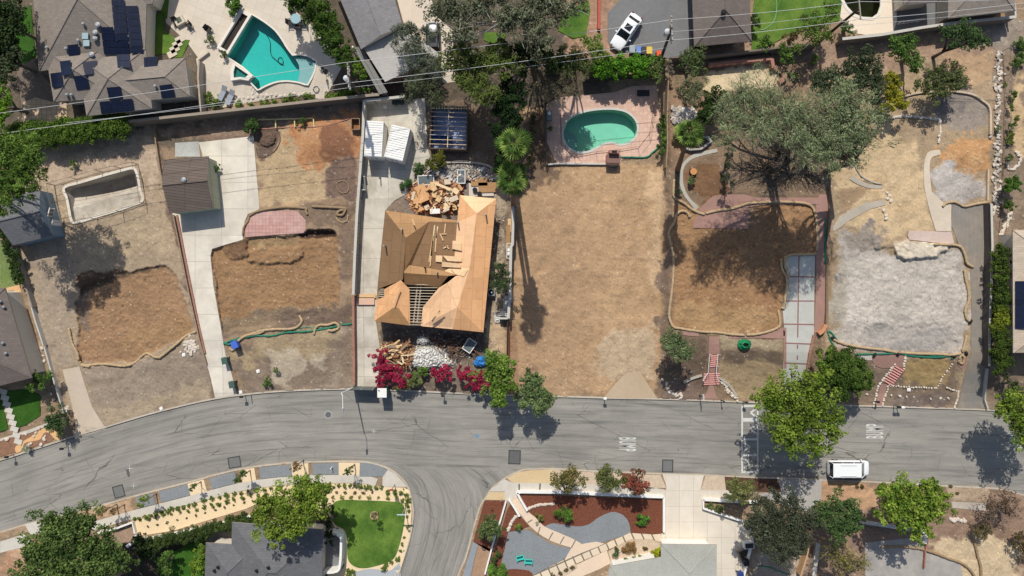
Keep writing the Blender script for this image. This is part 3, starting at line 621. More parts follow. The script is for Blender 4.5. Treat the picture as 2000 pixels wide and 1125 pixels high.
# ---------------------------------------------------------------- draped sheets
def lawn_mat(name, c, c2):
    m, nt, bs = nodes(name); v = coords(nt)
    col = mixc(nt, ramp(nt, noise(nt, v, .5, 5, .6), .35, .65), lin(c), lin(c2))
    n2 = noise(nt, coords(nt, .3, (5, 14, 1)), 1, 4, .7)
    col = mixc(nt, 1, col, ramp(nt, n2, .25, .75, (.55,)*3, (1.5,)*3), 'MULTIPLY')
    nt.links.new(col, bs.inputs['Base Color']); bs.inputs['Roughness'].default_value = .9; bs.inputs['Specular IOR Level'].default_value = .15
    bump(nt, bs, n2, .6, .06); return m
LAWNS = [lawn_mat('lawn_grass_lush', (66,98,36), (100,126,52)), lawn_mat('lawn_grass_dark', (48,84,26), (62,98,34)), lawn_mat('lawn_grass_dry', (120,132,84), (104,122,70))]
def drape(poly, holes=(), off=.012, step=16, name='sheet', m=None, zfun=None):
    loops = [[Vector((p[0], p[1], 0)) for p in poly]]+[[Vector((p[0], p[1], 0)) for p in h] for h in holes]
    tris = geometry.tessellate_polygon(loops); flat = [p for l in loops for p in l]
    bm = bmesh.new(); vs = [bm.verts.new(p) for p in flat]
    for t in tris:
        try: bm.faces.new([vs[i] for i in t])
        except ValueError: pass
    xs = [p.x for p in flat]; ys = [p.y for p in flat]
    for ax, lo, hi in ((0, min(xs), max(xs)), (1, min(ys), max(ys))):
        k = math.ceil(lo/step)*step
        while k < hi:
            no = (1,0,0) if ax == 0 else (0,1,0); co_ = (k,0,0) if ax == 0 else (0,k,0)
            bmesh.ops.bisect_plane(bm, geom=bm.verts[:]+bm.edges[:]+bm.faces[:], plane_co=co_, plane_no=no, dist=1e-4)
            k += step
    # thickness skirt
    be = [e for e in bm.edges if e.is_boundary]
    for v in bm.verts: v.co = W(v.co.x, v.co.y, off)
    r = bmesh.ops.extrude_edge_only(bm, edges=be)
    for v in [g for g in r['geom'] if isinstance(g, bmesh.types.BMVert)]: v.co.z -= off+.09
    bmesh.ops.recalc_face_normals(bm, faces=bm.faces[:])
    me = bpy.data.meshes.new(name); bm.to_mesh(me); bm.free()
    up = sum((p.normal.z > 0)*p.area-(p.normal.z < 0)*p.area for p in me.polygons)
    if up < 0: me.flip_normals()
    me.materials.append(m)
    o = link(bpy.data.objects.new(name, me)); return o
nl = 0
for (nm, poly, holes, m_, off, lb) in SH:
    if m_ is None:
        cx, cy = poly[0]; m_ = LAWNS[0]
        if cx < 400 and cy < 400 and not (290 < cx < 360): m_ = LAWNS[1]
        if cy in (470,): m_ = LAWNS[2]
        if 310 < cx < 340 and cy > 1000: m_ = LAWNS[1]
        if 0 <= abs(cx) <= 100 and cy > 700: m_ = LAWNS[1]
        if cx == LAWN_S[0][0]: m_ = LAWNS[0]
    o = drape(poly, holes, off, name=nm, m=m_); o['kind'] = 'structure'

# ---------------------------------------------------------------- road, laid as strips so that wear runs along it
def road_mat():
    m, nt, bs = nodes('road_asphalt')
    uv = nt.nodes.new('ShaderNodeUVMap'); uv.uv_map = 'along'
    def mp(s, l=(0,0,0)):
        k = nt.nodes.new('ShaderNodeMapping'); k.inputs['Scale'].default_value = s; k.inputs['Location'].default_value = l
        nt.links.new(uv.outputs[0], k.inputs[0]); return k.outputs[0]
    n0 = noise(nt, mp((.16,.3,1)), 1, 6, .65, .3); col = mixc(nt, ramp(nt, n0, .3, .7), lin((133,130,123)), lin((156,152,143)))
    n1 = noise(nt, mp((.10,2.2,1)), 1, 5, .65, .5); col = mixc(nt, ramp(nt, n1, .47, .70, (0,0,0), (.7,)*3), col, lin((100,99,96)))
    n1b = noise(nt, mp((.22,5,1), (7,3,0)), 1, 4, .7, .4); col = mixc(nt, 1, col, ramp(nt, n1b, .3, .7, (.9,)*3, (1.09,)*3), 'MULTIPLY')
    n2 = noise(nt, mp((.7,.9,1), (3,9,0)), 1, 5, .65); col = mixc(nt, ramp(nt, n2, .66, .76, (0,0,0), (.55,)*3), col, lin((78,78,78)))
    # long cracks and paver seams
    for sc, wd, dk in (((.07,.30,1), .007, .7), ((.26,.5,1), .009, .5)):
        w1 = nt.nodes.new('ShaderNodeTexVoronoi'); w1.feature = 'DISTANCE_TO_EDGE'; w1.inputs['Scale'].default_value = 1
        dn = noise(nt, mp((.5,.5,1)), 1, 4, .6)
        ad = nt.nodes.new('ShaderNodeVectorMath'); ad.operation = 'MULTIPLY_ADD'; ad.inputs[1].default_value = (.16,.12,0)
        cmb = nt.nodes.new('ShaderNodeCombineXYZ'); nt.links.new(dn, cmb.inputs[0]); nt.links.new(dn, cmb.inputs[1])
        nt.links.new(cmb.outputs[0], ad.inputs[0]); nt.links.new(mp(sc), ad.inputs[2]); nt.links.new(ad.outputs[0], w1.inputs['Vector'])
        msk = noise(nt, mp((.12,.3,1), (5,5,0)), 1, 3)
        f = ramp(nt, w1.outputs['Distance'], 0, wd, (1-dk,)*3, (1,1,1)); g = ramp(nt, msk, .42, .58)
        col = mixc(nt, g, col, mixc(nt, 1, col, f, 'MULTIPLY'))
    n4 = noise(nt, mp((9,9,1)), 1, 4, .7); col = mixc(nt, 1, col, ramp(nt, n4, .3, .7, (.88,)*3, (1.12,)*3), 'MULTIPLY')
    nt.links.new(col, bs.inputs['Base Color']); bs.inputs['Roughness'].default_value = .9; bs.inputs['Specular IOR Level'].default_value = .25
    bump(nt, bs, n4, .2, .02); return m
M_road = road_mat()
def resample(pts, n):
    d = [0]
    for a, b in zip(pts, pts[1:]): d.append(d[-1]+math.dist(a, b))
    out = []
    for k in range(n+1):
        t = d[-1]*k/n; i = max(0, min(len(pts)-2, next((j for j in range(1, len(d)) if d[j] >= t-1e-9), len(d)-1)-1))
        u = (t-d[i])/max(1e-9, d[i+1]-d[i]); out.append((pts[i][0]*(1-u)+pts[i+1][0]*u, pts[i][1]*(1-u)+pts[i+1][1]*u))
    return out
def strip_mesh(name, A_, B_, n, m, z=0.0, nc=8, u0=0):
    a = A_; b = B_; n = len(a)-1
    vs = []; uvs = []; u = u0
    for i in range(n+1):
        if i: u += (math.dist(a[i], a[i-1])+math.dist(b[i], b[i-1]))/32
        wdt = math.dist(a[i], b[i])/16
        for k in range(nc+1):
            t = k/nc; p = (a[i][0]*(1-t)+b[i][0]*t, a[i][1]*(1-t)+b[i][1]*t); crown = .0
            v = WZ(p[0], p[1], z); vs.append(v); uvs.append((u, t*wdt))
    fs = [(i*(nc+1)+k, (i+1)*(nc+1)+k, (i+1)*(nc+1)+k+1, i*(nc+1)+k+1) for i in range(n) for k in range(nc)]
    me = bpy.data.meshes.new(name); me.from_pydata([tuple(v) for v in vs], [], fs)
    l = me.uv_layers.new(name='along')
    for p in me.polygons:
        for li, vi in zip(p.loop_indices, p.vertices): l.data[li].uv = uvs[vi]
    me.update()
    if me.polygons[0].normal.z < 0: me.flip_normals()
    me.materials.append(m); return link(bpy.data.objects.new(name, me))
xs_ = list(range(-700, 2700, 20))
yn = lambda x: float(np.interp(x, [p[0] for p in kn], [p[1] for p in kn]))
SB = KS1[:13]+[(740,908),(850,912),(990,915)]+[k for k in KS2 if k[0] >= 1032]
SB = [p for p in SB if p[0] <= 731 or p[0] >= 740]
ysb = lambda x: float(np.interp(x, [p[0] for p in SB], [p[1] for p in SB]))
o = strip_mesh('road', [(x, yn(x)) for x in xs_], [(x, ysb(x)+.5) for x in xs_], 0, M_road); o['kind'] = 'structure'
# side road: rows between the two kerbs, below the main road's south edge
rows = []
for k in range(0, 60):
    y = 903+k*2.2 if k < 30 else 969+(k-30)*24.0
    def xa(y):
        c = [p for p in ks1 if p[0] > 700]; return float(np.interp(y, [p[1] for p in c], [p[0] for p in c]))
    def xb(y):
        c = [p for p in ks2 if p[0] < 1090][::-1]; return float(np.interp(y, [p[1] for p in c], [p[0] for p in c]))
    rows.append(((xa(y), y), (xb(y), y)))
o = strip_mesh('side_road', [r_[0] for r_ in rows], [r_[1] for r_ in rows], 0, M_road, z=-.004, u0=300); o['kind'] = 'structure'
def kerb(pts, side, name='kerb'):
    inner = pts; outer = offs(pts, side*3.2)
    m = MB(); n = len(pts)
    for a, z0 in ((inner, 0),): pass
    vi = [WZ(p[0], p[1], -.05) for p in inner]+[WZ(p[0], p[1], .15) for p in inner]+[WZ(p[0], p[1], .15) for p in outer]+[WZ(p[0], p[1], -.05) for p in outer]
    fs = []
    for i in range(n-1):
        for k in range(4): fs.append((k*n+i, k*n+i+1, ((k+1) % 4)*n+i+1, ((k+1) % 4)*n+i))
    m.add(vi, fs); o = m.build(name, M_kerb); o['kind'] = 'structure'
    bm = bmesh.new(); bm.from_mesh(o.data); bmesh.ops.recalc_face_normals(bm, faces=bm.faces[:]); bm.to_mesh(o.data); bm.free()
    return o
kerb(kn, -1); kerb(ks1, 1); kerb(ks2, 1)
def flat_poly(name, pts, m, z, kind='structure'):
    mb = MB(); vs = [WZ(p[0], p[1], z) for p in pts]; mb.add(vs, [tuple(range(len(vs)))]); o = mb.build(name, m)
    if o.data.polygons[0].normal.z < 0: o.data.flip_normals()
    if kind: o['kind'] = kind
    return o
M_patch = mat('road_patch_asphalt', (96,96,95), var=.12, scale=4, fine=.15); M_patch2 = mat('road_patch_edge', (64,64,64), var=.1)
for c_, w_, h_, rz, f in (((458,903),25,22,-.16,0), ((1005,893),24,28,.03,1), ((1304,910),22,25,.02,0), ((232,960),22,24,-.26,0)):
    def rect(w2, h2): return [(c_[0]+x*math.cos(rz)-y*math.sin(rz), c_[1]+x*math.sin(rz)+y*math.cos(rz)) for x, y in ((-w2/2,-h2/2),(w2/2,-h2/2),(w2/2,h2/2),(-w2/2,h2/2))]
    flat_poly('road_patch', rect(w_, h_), M_patch2 if True else M_patch, .004); flat_poly('road_patch', rect(w_-4, h_-4), mat('road_patch_fill', (112,112,110), var=.1, scale=3, fine=.12) if not f else M_patch, .008)
# ---- painted markings
M_mark = mat('road_paint', (206,205,198), var=.16, scale=6, stain=.45, stainc=(160,160,156), bmp=0)
def bar(p, q, w_, z=.012, name='road_marking', m=None):
    dx, dy = q[0]-p[0], q[1]-p[1]; l = math.hypot(dx, dy); nx, ny = -dy/l*w_/2, dx/l*w_/2
    return [(p[0]+nx, p[1]+ny), (q[0]+nx, q[1]+ny), (q[0]-nx, q[1]-ny), (p[0]-nx, p[1]-ny)]
def bars(segs, z=.006, name='road_marking'):
    mb = MB()
    for i, (p, q, w_) in enumerate(segs):
        vs = [WZ(a[0], a[1], z+.0012*(i % 3)) for a in bar(p, q, w_)][::-1]; mb.add(vs, [(0,1,2,3)])
    o = mb.build(name, M_mark)
    bm = bmesh.new(); bm.from_mesh(o.data); [f.normal_flip() for f in bm.faces if f.normal.z < 0]; bm.to_mesh(o.data); bm.free()
    o['kind'] = 'structure'
segs = [((1449.5,792),(1449.5,924),3.2), ((1480,793),(1480,924),3.2)]
for y in (793,820,858,889,922): segs.append(((1451,y),(1478.5,y),4 if y != 820 else 7))
for yc, d in ((806,-1),(838,-1),(873,1),(905,1)):
    x0 = 1466-d*12 if d > 0 else 1478; xt = x0+d*(12 if d > 0 else 12)
    if d > 0: x0, xt = 1453, 1465
    segs += [((x0,yc-9),(xt,yc),3.5), ((x0,yc+9),(xt,yc),3.5)]
bars(segs)
def text_mark(txt, px, py, wlet, total, rz):
    cu = bpy.data.curves.new('t', 'FONT'); cu.body = txt; cu.align_x = 'CENTER'; cu.align_y = 'CENTER'; cu.size = 1; cu.space_character = 1.12; cu.offset = .012
    o = bpy.data.objects.new('t', cu); link(o); bpy.context.view_layer.update()
    me = bpy.data.meshes.new_from_object(o.evaluated_get(bpy.context.evaluated_depsgraph_get())); bpy.data.objects.remove(o)
    co_ = np.empty(len(me.vertices)*3); me.vertices.foreach_get('co', co_); co_ = co_.reshape(-1, 3)
    co_[:, :2] -= (co_[:, :2].max(0)+co_[:, :2].min(0))/2; ext = co_[:, :2].max(0)-co_[:, :2].min(0)
    co_[:, 0] *= total/16/ext[0]; co_[:, 1] *= wlet/16/ext[1]; co_[:, 2] = 0
    me.vertices.foreach_set('co', co_.reshape(-1)); me.materials.append(M_mark)
    r = bpy.data.objects.new('road_lettering', me); link(r); r.location = WZ(px, py, .007); r.rotation_euler = (0, 0, rz); r['kind'] = 'structure'
text_mark('BUMP', 1225.5, 868, 33, 27, -math.pi/2); text_mark('BUMP', 1708.5, 842, 34, 28, math.pi/2); text_mark('BUMP', 1988, 861, 34, 28, -math.pi/2)
# ---------------------------------------------------------------- swimming pools
def ring_faces(n): return [(i, (i+1) % n, n+(i+1) % n, n+i) for i in range(n)]
def area2(p): return sum(p[i][0]*p[(i+1) % len(p)][1]-p[(i+1) % len(p)][0]*p[i][1] for i in range(len(p)))
def tess(mb, loops, z, mi=0, up=True):
    lv = [[Vector((p.x, p.y, 0)) for p in l] for l in loops]; tris = geometry.tessellate_polygon(lv); flat = [p for l in lv for p in l]
    fs = []
    for t in tris:
        a, b, c = (flat[i] for i in t); s_ = (b-a).cross(c-a).z
        fs.append(tuple(t) if (s_ > 0) == up else tuple(t)[::-1])
    mb.add([(p.x, p.y, z) for p in flat], fs, mi)
def pool(label, outline, depth, wlevel, m_shell, m_cop, tint, cop=5.5, lift=.06, steps=(), deepfun=None, group=None, m_step=None):
    """outline in photo px; a dug basin with coping, shell and (if any) water"""
    inner = outline if area2(outline) > 0 else outline[::-1]
    outer = offs(inner+[inner[0]], -cop)[:-1]
    cx = sum(p[0] for p in inner)/len(inner); cy = sum(p[1] for p in inner)/len(inner); z0 = G_at(cx, cy)
    t = empty('swimming_pool', label, 'swimming pool', WZ(cx, cy, z0), group=group); T = t.location
    def lp(p, z): v = WZ(p[0], p[1], z0); return Vector((v.x-T.x, v.y-T.y, z))
    I = [lp(p, 0) for p in inner]; O = [lp(p, 0) for p in outer]; n = len(I)
    mb = MB(); tess(mb, [O, I[::-1]], lift)
    for L_, za, zb in ((O, -.1, lift), (I, -.25, lift)):
        mb.add([(p.x, p.y, za) for p in L_]+[(p.x, p.y, zb) for p in L_], ring_faces(n))
    mb.build('coping', m_cop, t)
    mb = MB(); D = depth if deepfun is None else None
    base = [(p.x, p.y, -(deepfun(inner[i]) if deepfun else depth)) for i, p in enumerate(I)]
    mb.add([(p.x, p.y, lift-.06) for p in I]+base, ring_faces(n))
    if deepfun: # floor as a grid so that the depth can vary
        bm = bmesh.new(); lv = [Vector((p[0], p[1], 0)) for p in inner]; vs = [bm.verts.new(p) for p in lv]
        for tr in geometry.tessellate_polygon([lv]): bm.faces.new([vs[i] for i in tr])
        for ax in (0, 1):
            c = [p[ax] for p in inner]; k = math.ceil(min(c)/7)*7
            while k < max(c):
                bmesh.ops.bisect_plane(bm, geom=bm.verts[:]+bm.edges[:]+bm.faces[:], plane_co=(k,0,0) if ax == 0 else (0,k,0), plane_no=(1,0,0) if ax == 0 else (0,1,0), dist=1e-4); k += 7
        bm.verts.ensure_lookup_table(); bm.verts.index_update()
        vv = [lp((v.co.x, v.co.y), -deepfun((v.co.x, v.co.y))) for v in bm.verts]
        mb.add(vv, [tuple(v.index for v in f.verts)[::-1] for f in bm.faces]); bm.free()
    else: tess(mb, [I], -depth)
    mb.smooth = False; mb.build('basin', m_shell, t)
    for (sp_, d) in steps:
        m2 = MB(); pts = [lp(p, 0) for p in sp_]; m2.prism([(p.x, p.y) for p in pts], -depth-.02 if not deepfun else -2.4, -d); m2.build('step', m_step or m_shell, t)
    if wlevel is not None:
        m3 = MB(); tess(m3, [I], wlevel); o = m3.build('water_surface', water_mat('pool_water', tint), t)
    return t
M_pl1 = mat('pool_plaster_blue', (66,200,190), var=.06, scale=2, bmp=0, fine=.05); M_pl2 = mat('pool_plaster_green', (150,218,194), var=.06, scale=1.2, bmp=0)
M_cop = mat('pale_coping', (222,214,200), var=.05); M_cop2 = mat('grey_coping', (196,196,188), var=.08)
t1 = pool('turquoise fan shaped pool with hose on its floor, in the pale stone patio', POOL1, 1.5, -.12, M_pl1, M_cop, (.74,.92,.92), cop=3, m_step=mat('shelf_plaster', (176,196,196), var=.05, bmp=0),
     steps=[([(575,112),(588,107),(603,111),(618,119),(614,139),(608,152),(600,166),(584,161),(580,155),(584,140),(582,125)], .32)])
t2 = pool('green kidney shaped pool in the brick patio of the cleared lot', POOL2, 1.5, -.15, M_pl2, M_cop2, (.80,.94,.90), cop=4, m_step=mat('round_step_plaster', (150,200,184), var=.05, bmp=0),
     steps=[([(1100,262),(1106,256),(1118,258),(1127,268),(1128,282),(1124,292),(1114,291),(1104,278)], .35)])
mb = MB(); mb.cyl((0,0,.02), .55, .05, 20); mb.cyl((0,0,.07), .40, .03, 20)
t3 = pool('murky dark green pool at the top right in a pale deck', POOL3, 1.6, -.12, mat('murky_plaster', (74,72,36), var=.35, scale=1, stain=.8, stainc=(30,34,20)), M_cop, (.45,.5,.25), cop=6)
def deep4(p):
    u = (p[0]-130)/140; v = 400-.28*(p[0]-135)     # v = mid line
    e = max(0, min(1, (v-4-p[1])/22+.5)); return .55+1.9*e*min(1, .35+u)
t4 = pool('drained empty pool with dirty white shell and corner steps behind wire fence', POOL4, 1.6, None, mat('bare_pool_plaster', (188,180,166), var=.14, scale=1.4, stain=.75, stainc=(140,124,104)), mat('chalky_coping', (216,208,192), var=.1, stain=.5, stainc=(180,166,146)), None, cop=5, lift=.08, deepfun=deep4,
     steps=[([(142,410),(150,412),(158,418),(160,428),(146,431)], .38), ([(143,402),(155,405),(166,414),(170,424),(160,429),(146,431)], .46)])
# spa
t = empty('hot_tub', 'small raised spa with pale rim at the corner of the fan pool', 'hot tub', W(470, 144)); T = t.location
def lpp(p, T=T, h=0): v = W(p[0], p[1], h); return Vector((v.x-T.x, v.y-T.y, 0))
cc_ = Vector((470.5, 143.5)); I = [lpp(cc_+(Vector(p)-cc_)*.8) for p in SPA]; O = [lpp(cc_+(Vector(p)-cc_)*1.22) for p in SPA]
mb = MB(); tess(mb, [O, I[::-1]], .45); n = len(I)
for L_ in (O, I): mb.add([(p.x, p.y, -.6) for p in L_]+[(p.x, p.y, .45) for p in L_], ring_faces(n))
mb.build('rim', M_cop, t); mb = MB(); tess(mb, [I], -.5); mb.build('basin', M_pl1, t); mb = MB(); tess(mb, [I], .3); mb.build('water_surface', MATS.get('w') or water_mat('spa_water', (.2,.6,.62)), t)
# trough beside the fan pool
t = empty('water_trough', 'long narrow dark basin with pale rim along the fan pool', 'trough', W(458, 60))
mb = MB()
A1, B1 = W(477, 36), W(443, 92); d = (B1-A1); ang = math.atan2(d.y, d.x); c = (A1+B1)/2-t.location
for s_ in (-1, 1): mb.box((c.x-math.sin(ang)*s_*.62, c.y+math.cos(ang)*s_*.62, .2), (d.length+1.4, .3, .5), ang)
for s_ in (-1, 1): mb.box((c.x+math.cos(ang)*s_*(d.length/2+.55), c.y+math.sin(ang)*s_*(d.length/2+.55), .2), (.34, .94, .5), ang)
mb.build('rim', M_cop, t); mb = MB(); mb.box((c.x, c.y, .06), (d.length+.7, .9, .1), ang); mb.build('basin', mat('dark_basin', (52,44,38), var=.2), t)
def pts_tube(name, label, cat, pts, r, m, h=.05, group=None, n=6, sub=6, kind=None, closed=False, flat=1.0):
    P = catmull(pts, sub); hs = h
    mb = MB(); mb.smooth = True
    def hh(i): return hs
    mb.tube([WZ(p[0], p[1], G_at(p[0], p[1])+hs) for p in P], r, n, flat=flat); o = mb.build(name, m); tag(o, label, cat, group, kind); return o
pts_tube('pool_hose', 'thin dark cleaner hose looped on the floor of the turquoise pool', 'hose', [(520,67),(527,80),(528,95),(530,108),(540,118),(550,126),(553,120),(549,112),(544,114),(544,121),(554,127)], .035, M_dark, h=-1.4)
pts_tube('pool_hose', 'pale coiled hose on the patio below the raised spa', 'hose', [(500,178),(494,184),(490,178),(493,170),(497,172),(493,184),(491,192)], .03, M_pipe, h=.05)

# ---------------------------------------------------------------- buildings
def shingle(name, c, rz=0, rows=.28):
    return mat(name, c, var=.09, scale=2.2, stain=.35, stainc=tuple(v*.86 for v in c), fine=.14, brk=(.5, rows, tuple(v*.84 for v in c), .012, .5), rz=rz)
M_sh1 = shingle('warm_grey_shingles', (138,128,118)); M_sh2 = shingle('slate_grey_shingles', (104,104,106)); M_sh3 = shingle('brown_grey_shingles', (112,102,96))
M_sh4 = shingle('charcoal_blue_shingles', (108,108,110)); M_sh5 = shingle('light_grey_shingles', (160,160,152)); M_sh6 = shingle('beige_shingles', (188,172,152))
M_sh7 = shingle('mid_grey_shingles', (132,130,130)); M_eave = mat('eave_trim', (150,140,130), var=.08)
M_solar = mat('solar_cell_blue', (22,28,48), rough=.22, var=.12, scale=2, bmp=0, spec=.6, brk=(1.0,.82,(34,42,66),.012,0)); M_gl = glass_mat('window_glass')
class Block:
    """one roof block over a convex quad (photo px of its eaves); ends A-B and C-D are hip or gable"""
    def __init__(s, q, eave, pitch, hips=(1, 1), z0=0.0):
        s.zb = z0; s.e = eave; s.p = pitch
        s.q = [WZ(p[0], p[1], z0+eave) for p in q]; s.q = [Vector((v.x, v.y)) for v in s.q]
        if area2(s.q) < 0: s.q = [s.q[1], s.q[0], s.q[3], s.q[2]]
        A_, B_, C_, D_ = s.q; s.hips = hips
        s.m1 = (A_+B_)/2; s.m2 = (C_+D_)/2; s.hw = ((A_-B_).length+(C_-D_).length)/4
        ax = (s.m2-s.m1); L = ax.length; ax = ax/L; s.ax = ax
        s.r1 = s.m1+ax*(min(s.hw, L*.499) if hips[0] else 0); s.r2 = s.m2-ax*(min(s.hw, L*.499) if hips[1] else 0); s.rh = eave+pitch*s.hw
    def h(s, x, y):
        p = Vector((x, y)); A_, B_, C_, D_ = s.q; es = [(B_, C_), (D_, A_)]
        if s.hips[0]: es.append((A_, B_))
        if s.hips[1]: es.append((C_, D_))
        for a, b in ((A_, B_), (B_, C_), (C_, D_), (D_, A_)):
            if (b-a).x*(p-a).y-(b-a).y*(p-a).x < 0: return -9
        return s.e+s.p*min(abs((b-a).x*(p-a).y-(b-a).y*(p-a).x)/(b-a).length for a, b in es)
    def roof(s, mb, T, mi=0, miS=1, th=.16):
        A_, B_, C_, D_ = s.q; e = s.e
        v = [(p.x-T.x, p.y-T.y, e) for p in s.q]+[(s.r1.x-T.x, s.r1.y-T.y, s.rh), (s.r2.x-T.x, s.r2.y-T.y, s.rh)]+[(p.x-T.x, p.y-T.y, e-th) for p in s.q]
        mb.add(v, [(1,2,5,4), (3,0,4,5)], mi)
        mb.add(v, [(0,1,4)], mi if s.hips[0] else miS); mb.add(v, [(2,3,5)], mi if s.hips[1] else miS)
        mb.add(v, [(6+i, 6+(i+1) % 4, (i+1) % 4, i) for i in range(4)]+[(9,8,7,6)], 2)
    def walls(s, mb, T, inset=.45, z1=None):
        c = sum(s.q, Vector((0, 0)))/4; A_, B_, C_, D_ = s.q; ax = s.ax; pr = Vector((-ax.y, ax.x)); out = []
        for p in s.q:
            d = p-c; out.append(p-ax*inset*(1 if d.dot(ax) > 0 else -1)-pr*inset*(1 if d.dot(pr) > 0 else -1))
        mb.prism([(p.x-T.x, p.y-T.y) for p in out], -.3, s.e-.15)
def house(name, label, cat, blocks, m_roof, m_wall, inset=.45, ridge=True, m_gable=None, m_cap=None, walls=True):
    z0 = blocks[0].zb; c = (blocks[0].m1+blocks[0].m2)/2
    t = empty(name, label, cat, Vector((c.x, c.y, z0))); T = Vector((c.x, c.y))
    mb = MB(); mw = MB(); mc = MB()
    for i, b in enumerate(blocks):
        b.e += .004*i; b.rh += .004*i
        b.roof(mb, T); b.walls(mw, T, inset+.007*i)
        def top(a, z): return (a.x-T.x, a.y-T.y, z+.02)
        mc.tube([top(b.r1, b.rh), top(b.r2, b.rh)], .07, 5)
        if b.hips[0]: [mc.tube([top(b.r1, b.rh), top(q, b.e)], .06, 5) for q in b.q[:2]]
        if b.hips[1]: [mc.tube([top(b.r2, b.rh), top(q, b.e)], .06, 5) for q in b.q[2:]]
    r = mb.build('roof', [m_roof, m_gable or m_wall, M_eave], t); mc.build('ridge_cap', m_cap or m_roof, r)
    if walls: mw.build('wall', m_wall, t)
    t['T'] = 0; del t['T']; return t, blocks
def roof_h(blocks, X_, Y_): return max(b.h(X_, Y_) for b in blocks)
def on_roof(blocks, px, py, up=0.0):
    """world point of the roof surface seen at photo px"""
    z0 = blocks[0].zb; z = 3
    for _ in range(6):
        v = WZ(px, py, z0+z); hh = roof_h(blocks, v.x, v.y); z = hh if hh > -5 else z
    v = WZ(px, py, z0+z+up); return v
def roof_panel(t, blocks, quad, name='solar_panel', m=None, up=.14, th=.05, label=None):
    cx = sum(p[0] for p in quad)/4; cy = sum(p[1] for p in quad)/4; T = t.location
    c = on_roof(blocks, cx, cy); e = .25; z0 = blocks[0].zb
    gx = (roof_h(blocks, c.x+e, c.y)-roof_h(blocks, c.x-e, c.y))/(2*e); gy = (roof_h(blocks, c.x, c.y+e)-roof_h(blocks, c.x, c.y-e))/(2*e)
    if abs(gx) > 1 or abs(gy) > 1: gx = gy = 0
    vs = []
    for dz in (0, th):
        for p in quad:
            v = WZ(p[0], p[1], c.z+up); z = c.z-z0+up+gx*(v.x-c.x)+gy*(v.y-c.y)+dz; v = WZ(p[0], p[1], z+z0); vs.append((v.x-T.x, v.y-T.y, z+z0-T.z))
    mb = MB(); mb.add(vs, [(3,2,1,0),(4,5,6,7),(0,1,5,4),(1,2,6,5),(2,3,7,6),(3,0,4,7)])
    o = mb.build(name, m or M_solar, t)
    bm = bmesh.new(); bm.from_mesh(o.data); bmesh.ops.recalc_face_normals(bm, faces=bm.faces[:]); bm.to_mesh(o.data); bm.free()
    if label: o['label'] = label
    return o
def vent(t, blocks, px, py, r=.16, h=.45, m=None, name='roof_vent', cap=True):
    v = on_roof(blocks, px, py)-t.location; mb = MB(); mb.cyl((v.x, v.y, v.z-.15), r, h, 12)
    if cap: mb.cyl((v.x, v.y, v.z+h-.15), r*1.6, .1, 12, r*.8)
    return mb.build(name, m or M_metal, t)
def q4(cx, cy, w_, h_, rz=0, sk=0):
    c, s_ = math.cos(rz), math.sin(rz); return [(cx+x*c-y*s_+sk*y, cy+x*s_+y*c) for x, y in ((-w_/2,-h_/2),(w_/2,-h_/2),(w_/2,h_/2),(-w_/2,h_/2))]
# house with solar panels
zb = G_at(180, 100)
B1_ = [Block([(290,-120),(56,-120),(76,139),(283,112)], 3.0, .36, (0,1), zb),
       Block([(210,85),(88,98),(105,199),(228,190)], 3.0, .36, (1,1), zb),
       Block([(285,95),(150,110),(169,227),(297,212)], 3.0, .36, (1,1), zb),
       Block([(236,125),(245,200),(372,188),(362,113)], 3.0, .36, (0,1), zb),
       Block([(230,-100),(330,-100),(297,8),(262,8)], 3.0, .3, (0,1), zb)]
t, bl = house('ranch_house', 'sprawling warm grey hipped roof house covered with navy solar panels', 'house', B1_, M_sh1, M_cream)
for q in (((216,-12),(241,-12),(254,132),(232,132)),): pass
SP = []
def col(x0, y0, x1, y1, w_, n):      # a column of n panels from (x0,y0) top left down
    for i in range(n):
        a, b = i/n, (i+1)/n; xa = x0+(x1-x0)*a; xb = x0+(x1-x0)*b; ya = y0+(y1-y0)*a; yb = y0+(y1-y0)*b
        SP.append([(xa+.3,ya+.4),(xa+w_-.6,ya+.2),(xb+w_-.6,yb-.4),(xb+.3,yb-.2)])
col(217,-1,229.5,132,26.3,10); col(196,52.5,203,106.5,25.5,4); col(243.8,11,255,104,25.5,7)
for c_ in ((144,101,21,28),(129,132.5,21,28),(111,156,22,28)): SP.append(q4(*c_, -.12, .02))
SP += [[(160.5,121),(189,118),(193,144),(166,146)], [(143,149),(170,146),(175,173),(150,176)], [(281,112),(307.5,110),(307.5,133),(281.5,135)], [(208,171),(235,169),(239.5,192),(213.5,195)]]
for k in range(3): SP.append([(194+k*21.5,199-k*2.2),(215-k*0+k*21.5,197-k*2.2),(219+k*21.2,221-k*2.2),(198+k*21.5,223-k*2.2)])
SP += [[(311,167),(336,164),(342,190),(316,192)]]
for q in SP: roof_panel(t, bl, q)
roof_panel(t, bl, q4(166,70,12,12), 'skylight', mat('skylight_dome', (190,214,214), rough=.2, var=.03), .1, .12); roof_panel(t, bl, q4(168.5,84,12,12), 'skylight', MATS['skylight_dome'], .1, .12)
for p in ((155,80),(188,65),(188,76),(181,108),(305,169),(131,96),(165,48),(193,50),(94,94),(133,186),(142,186)): vent(t, bl, *p, r=.2 if p[0] > 180 and p[1] < 120 else .12)
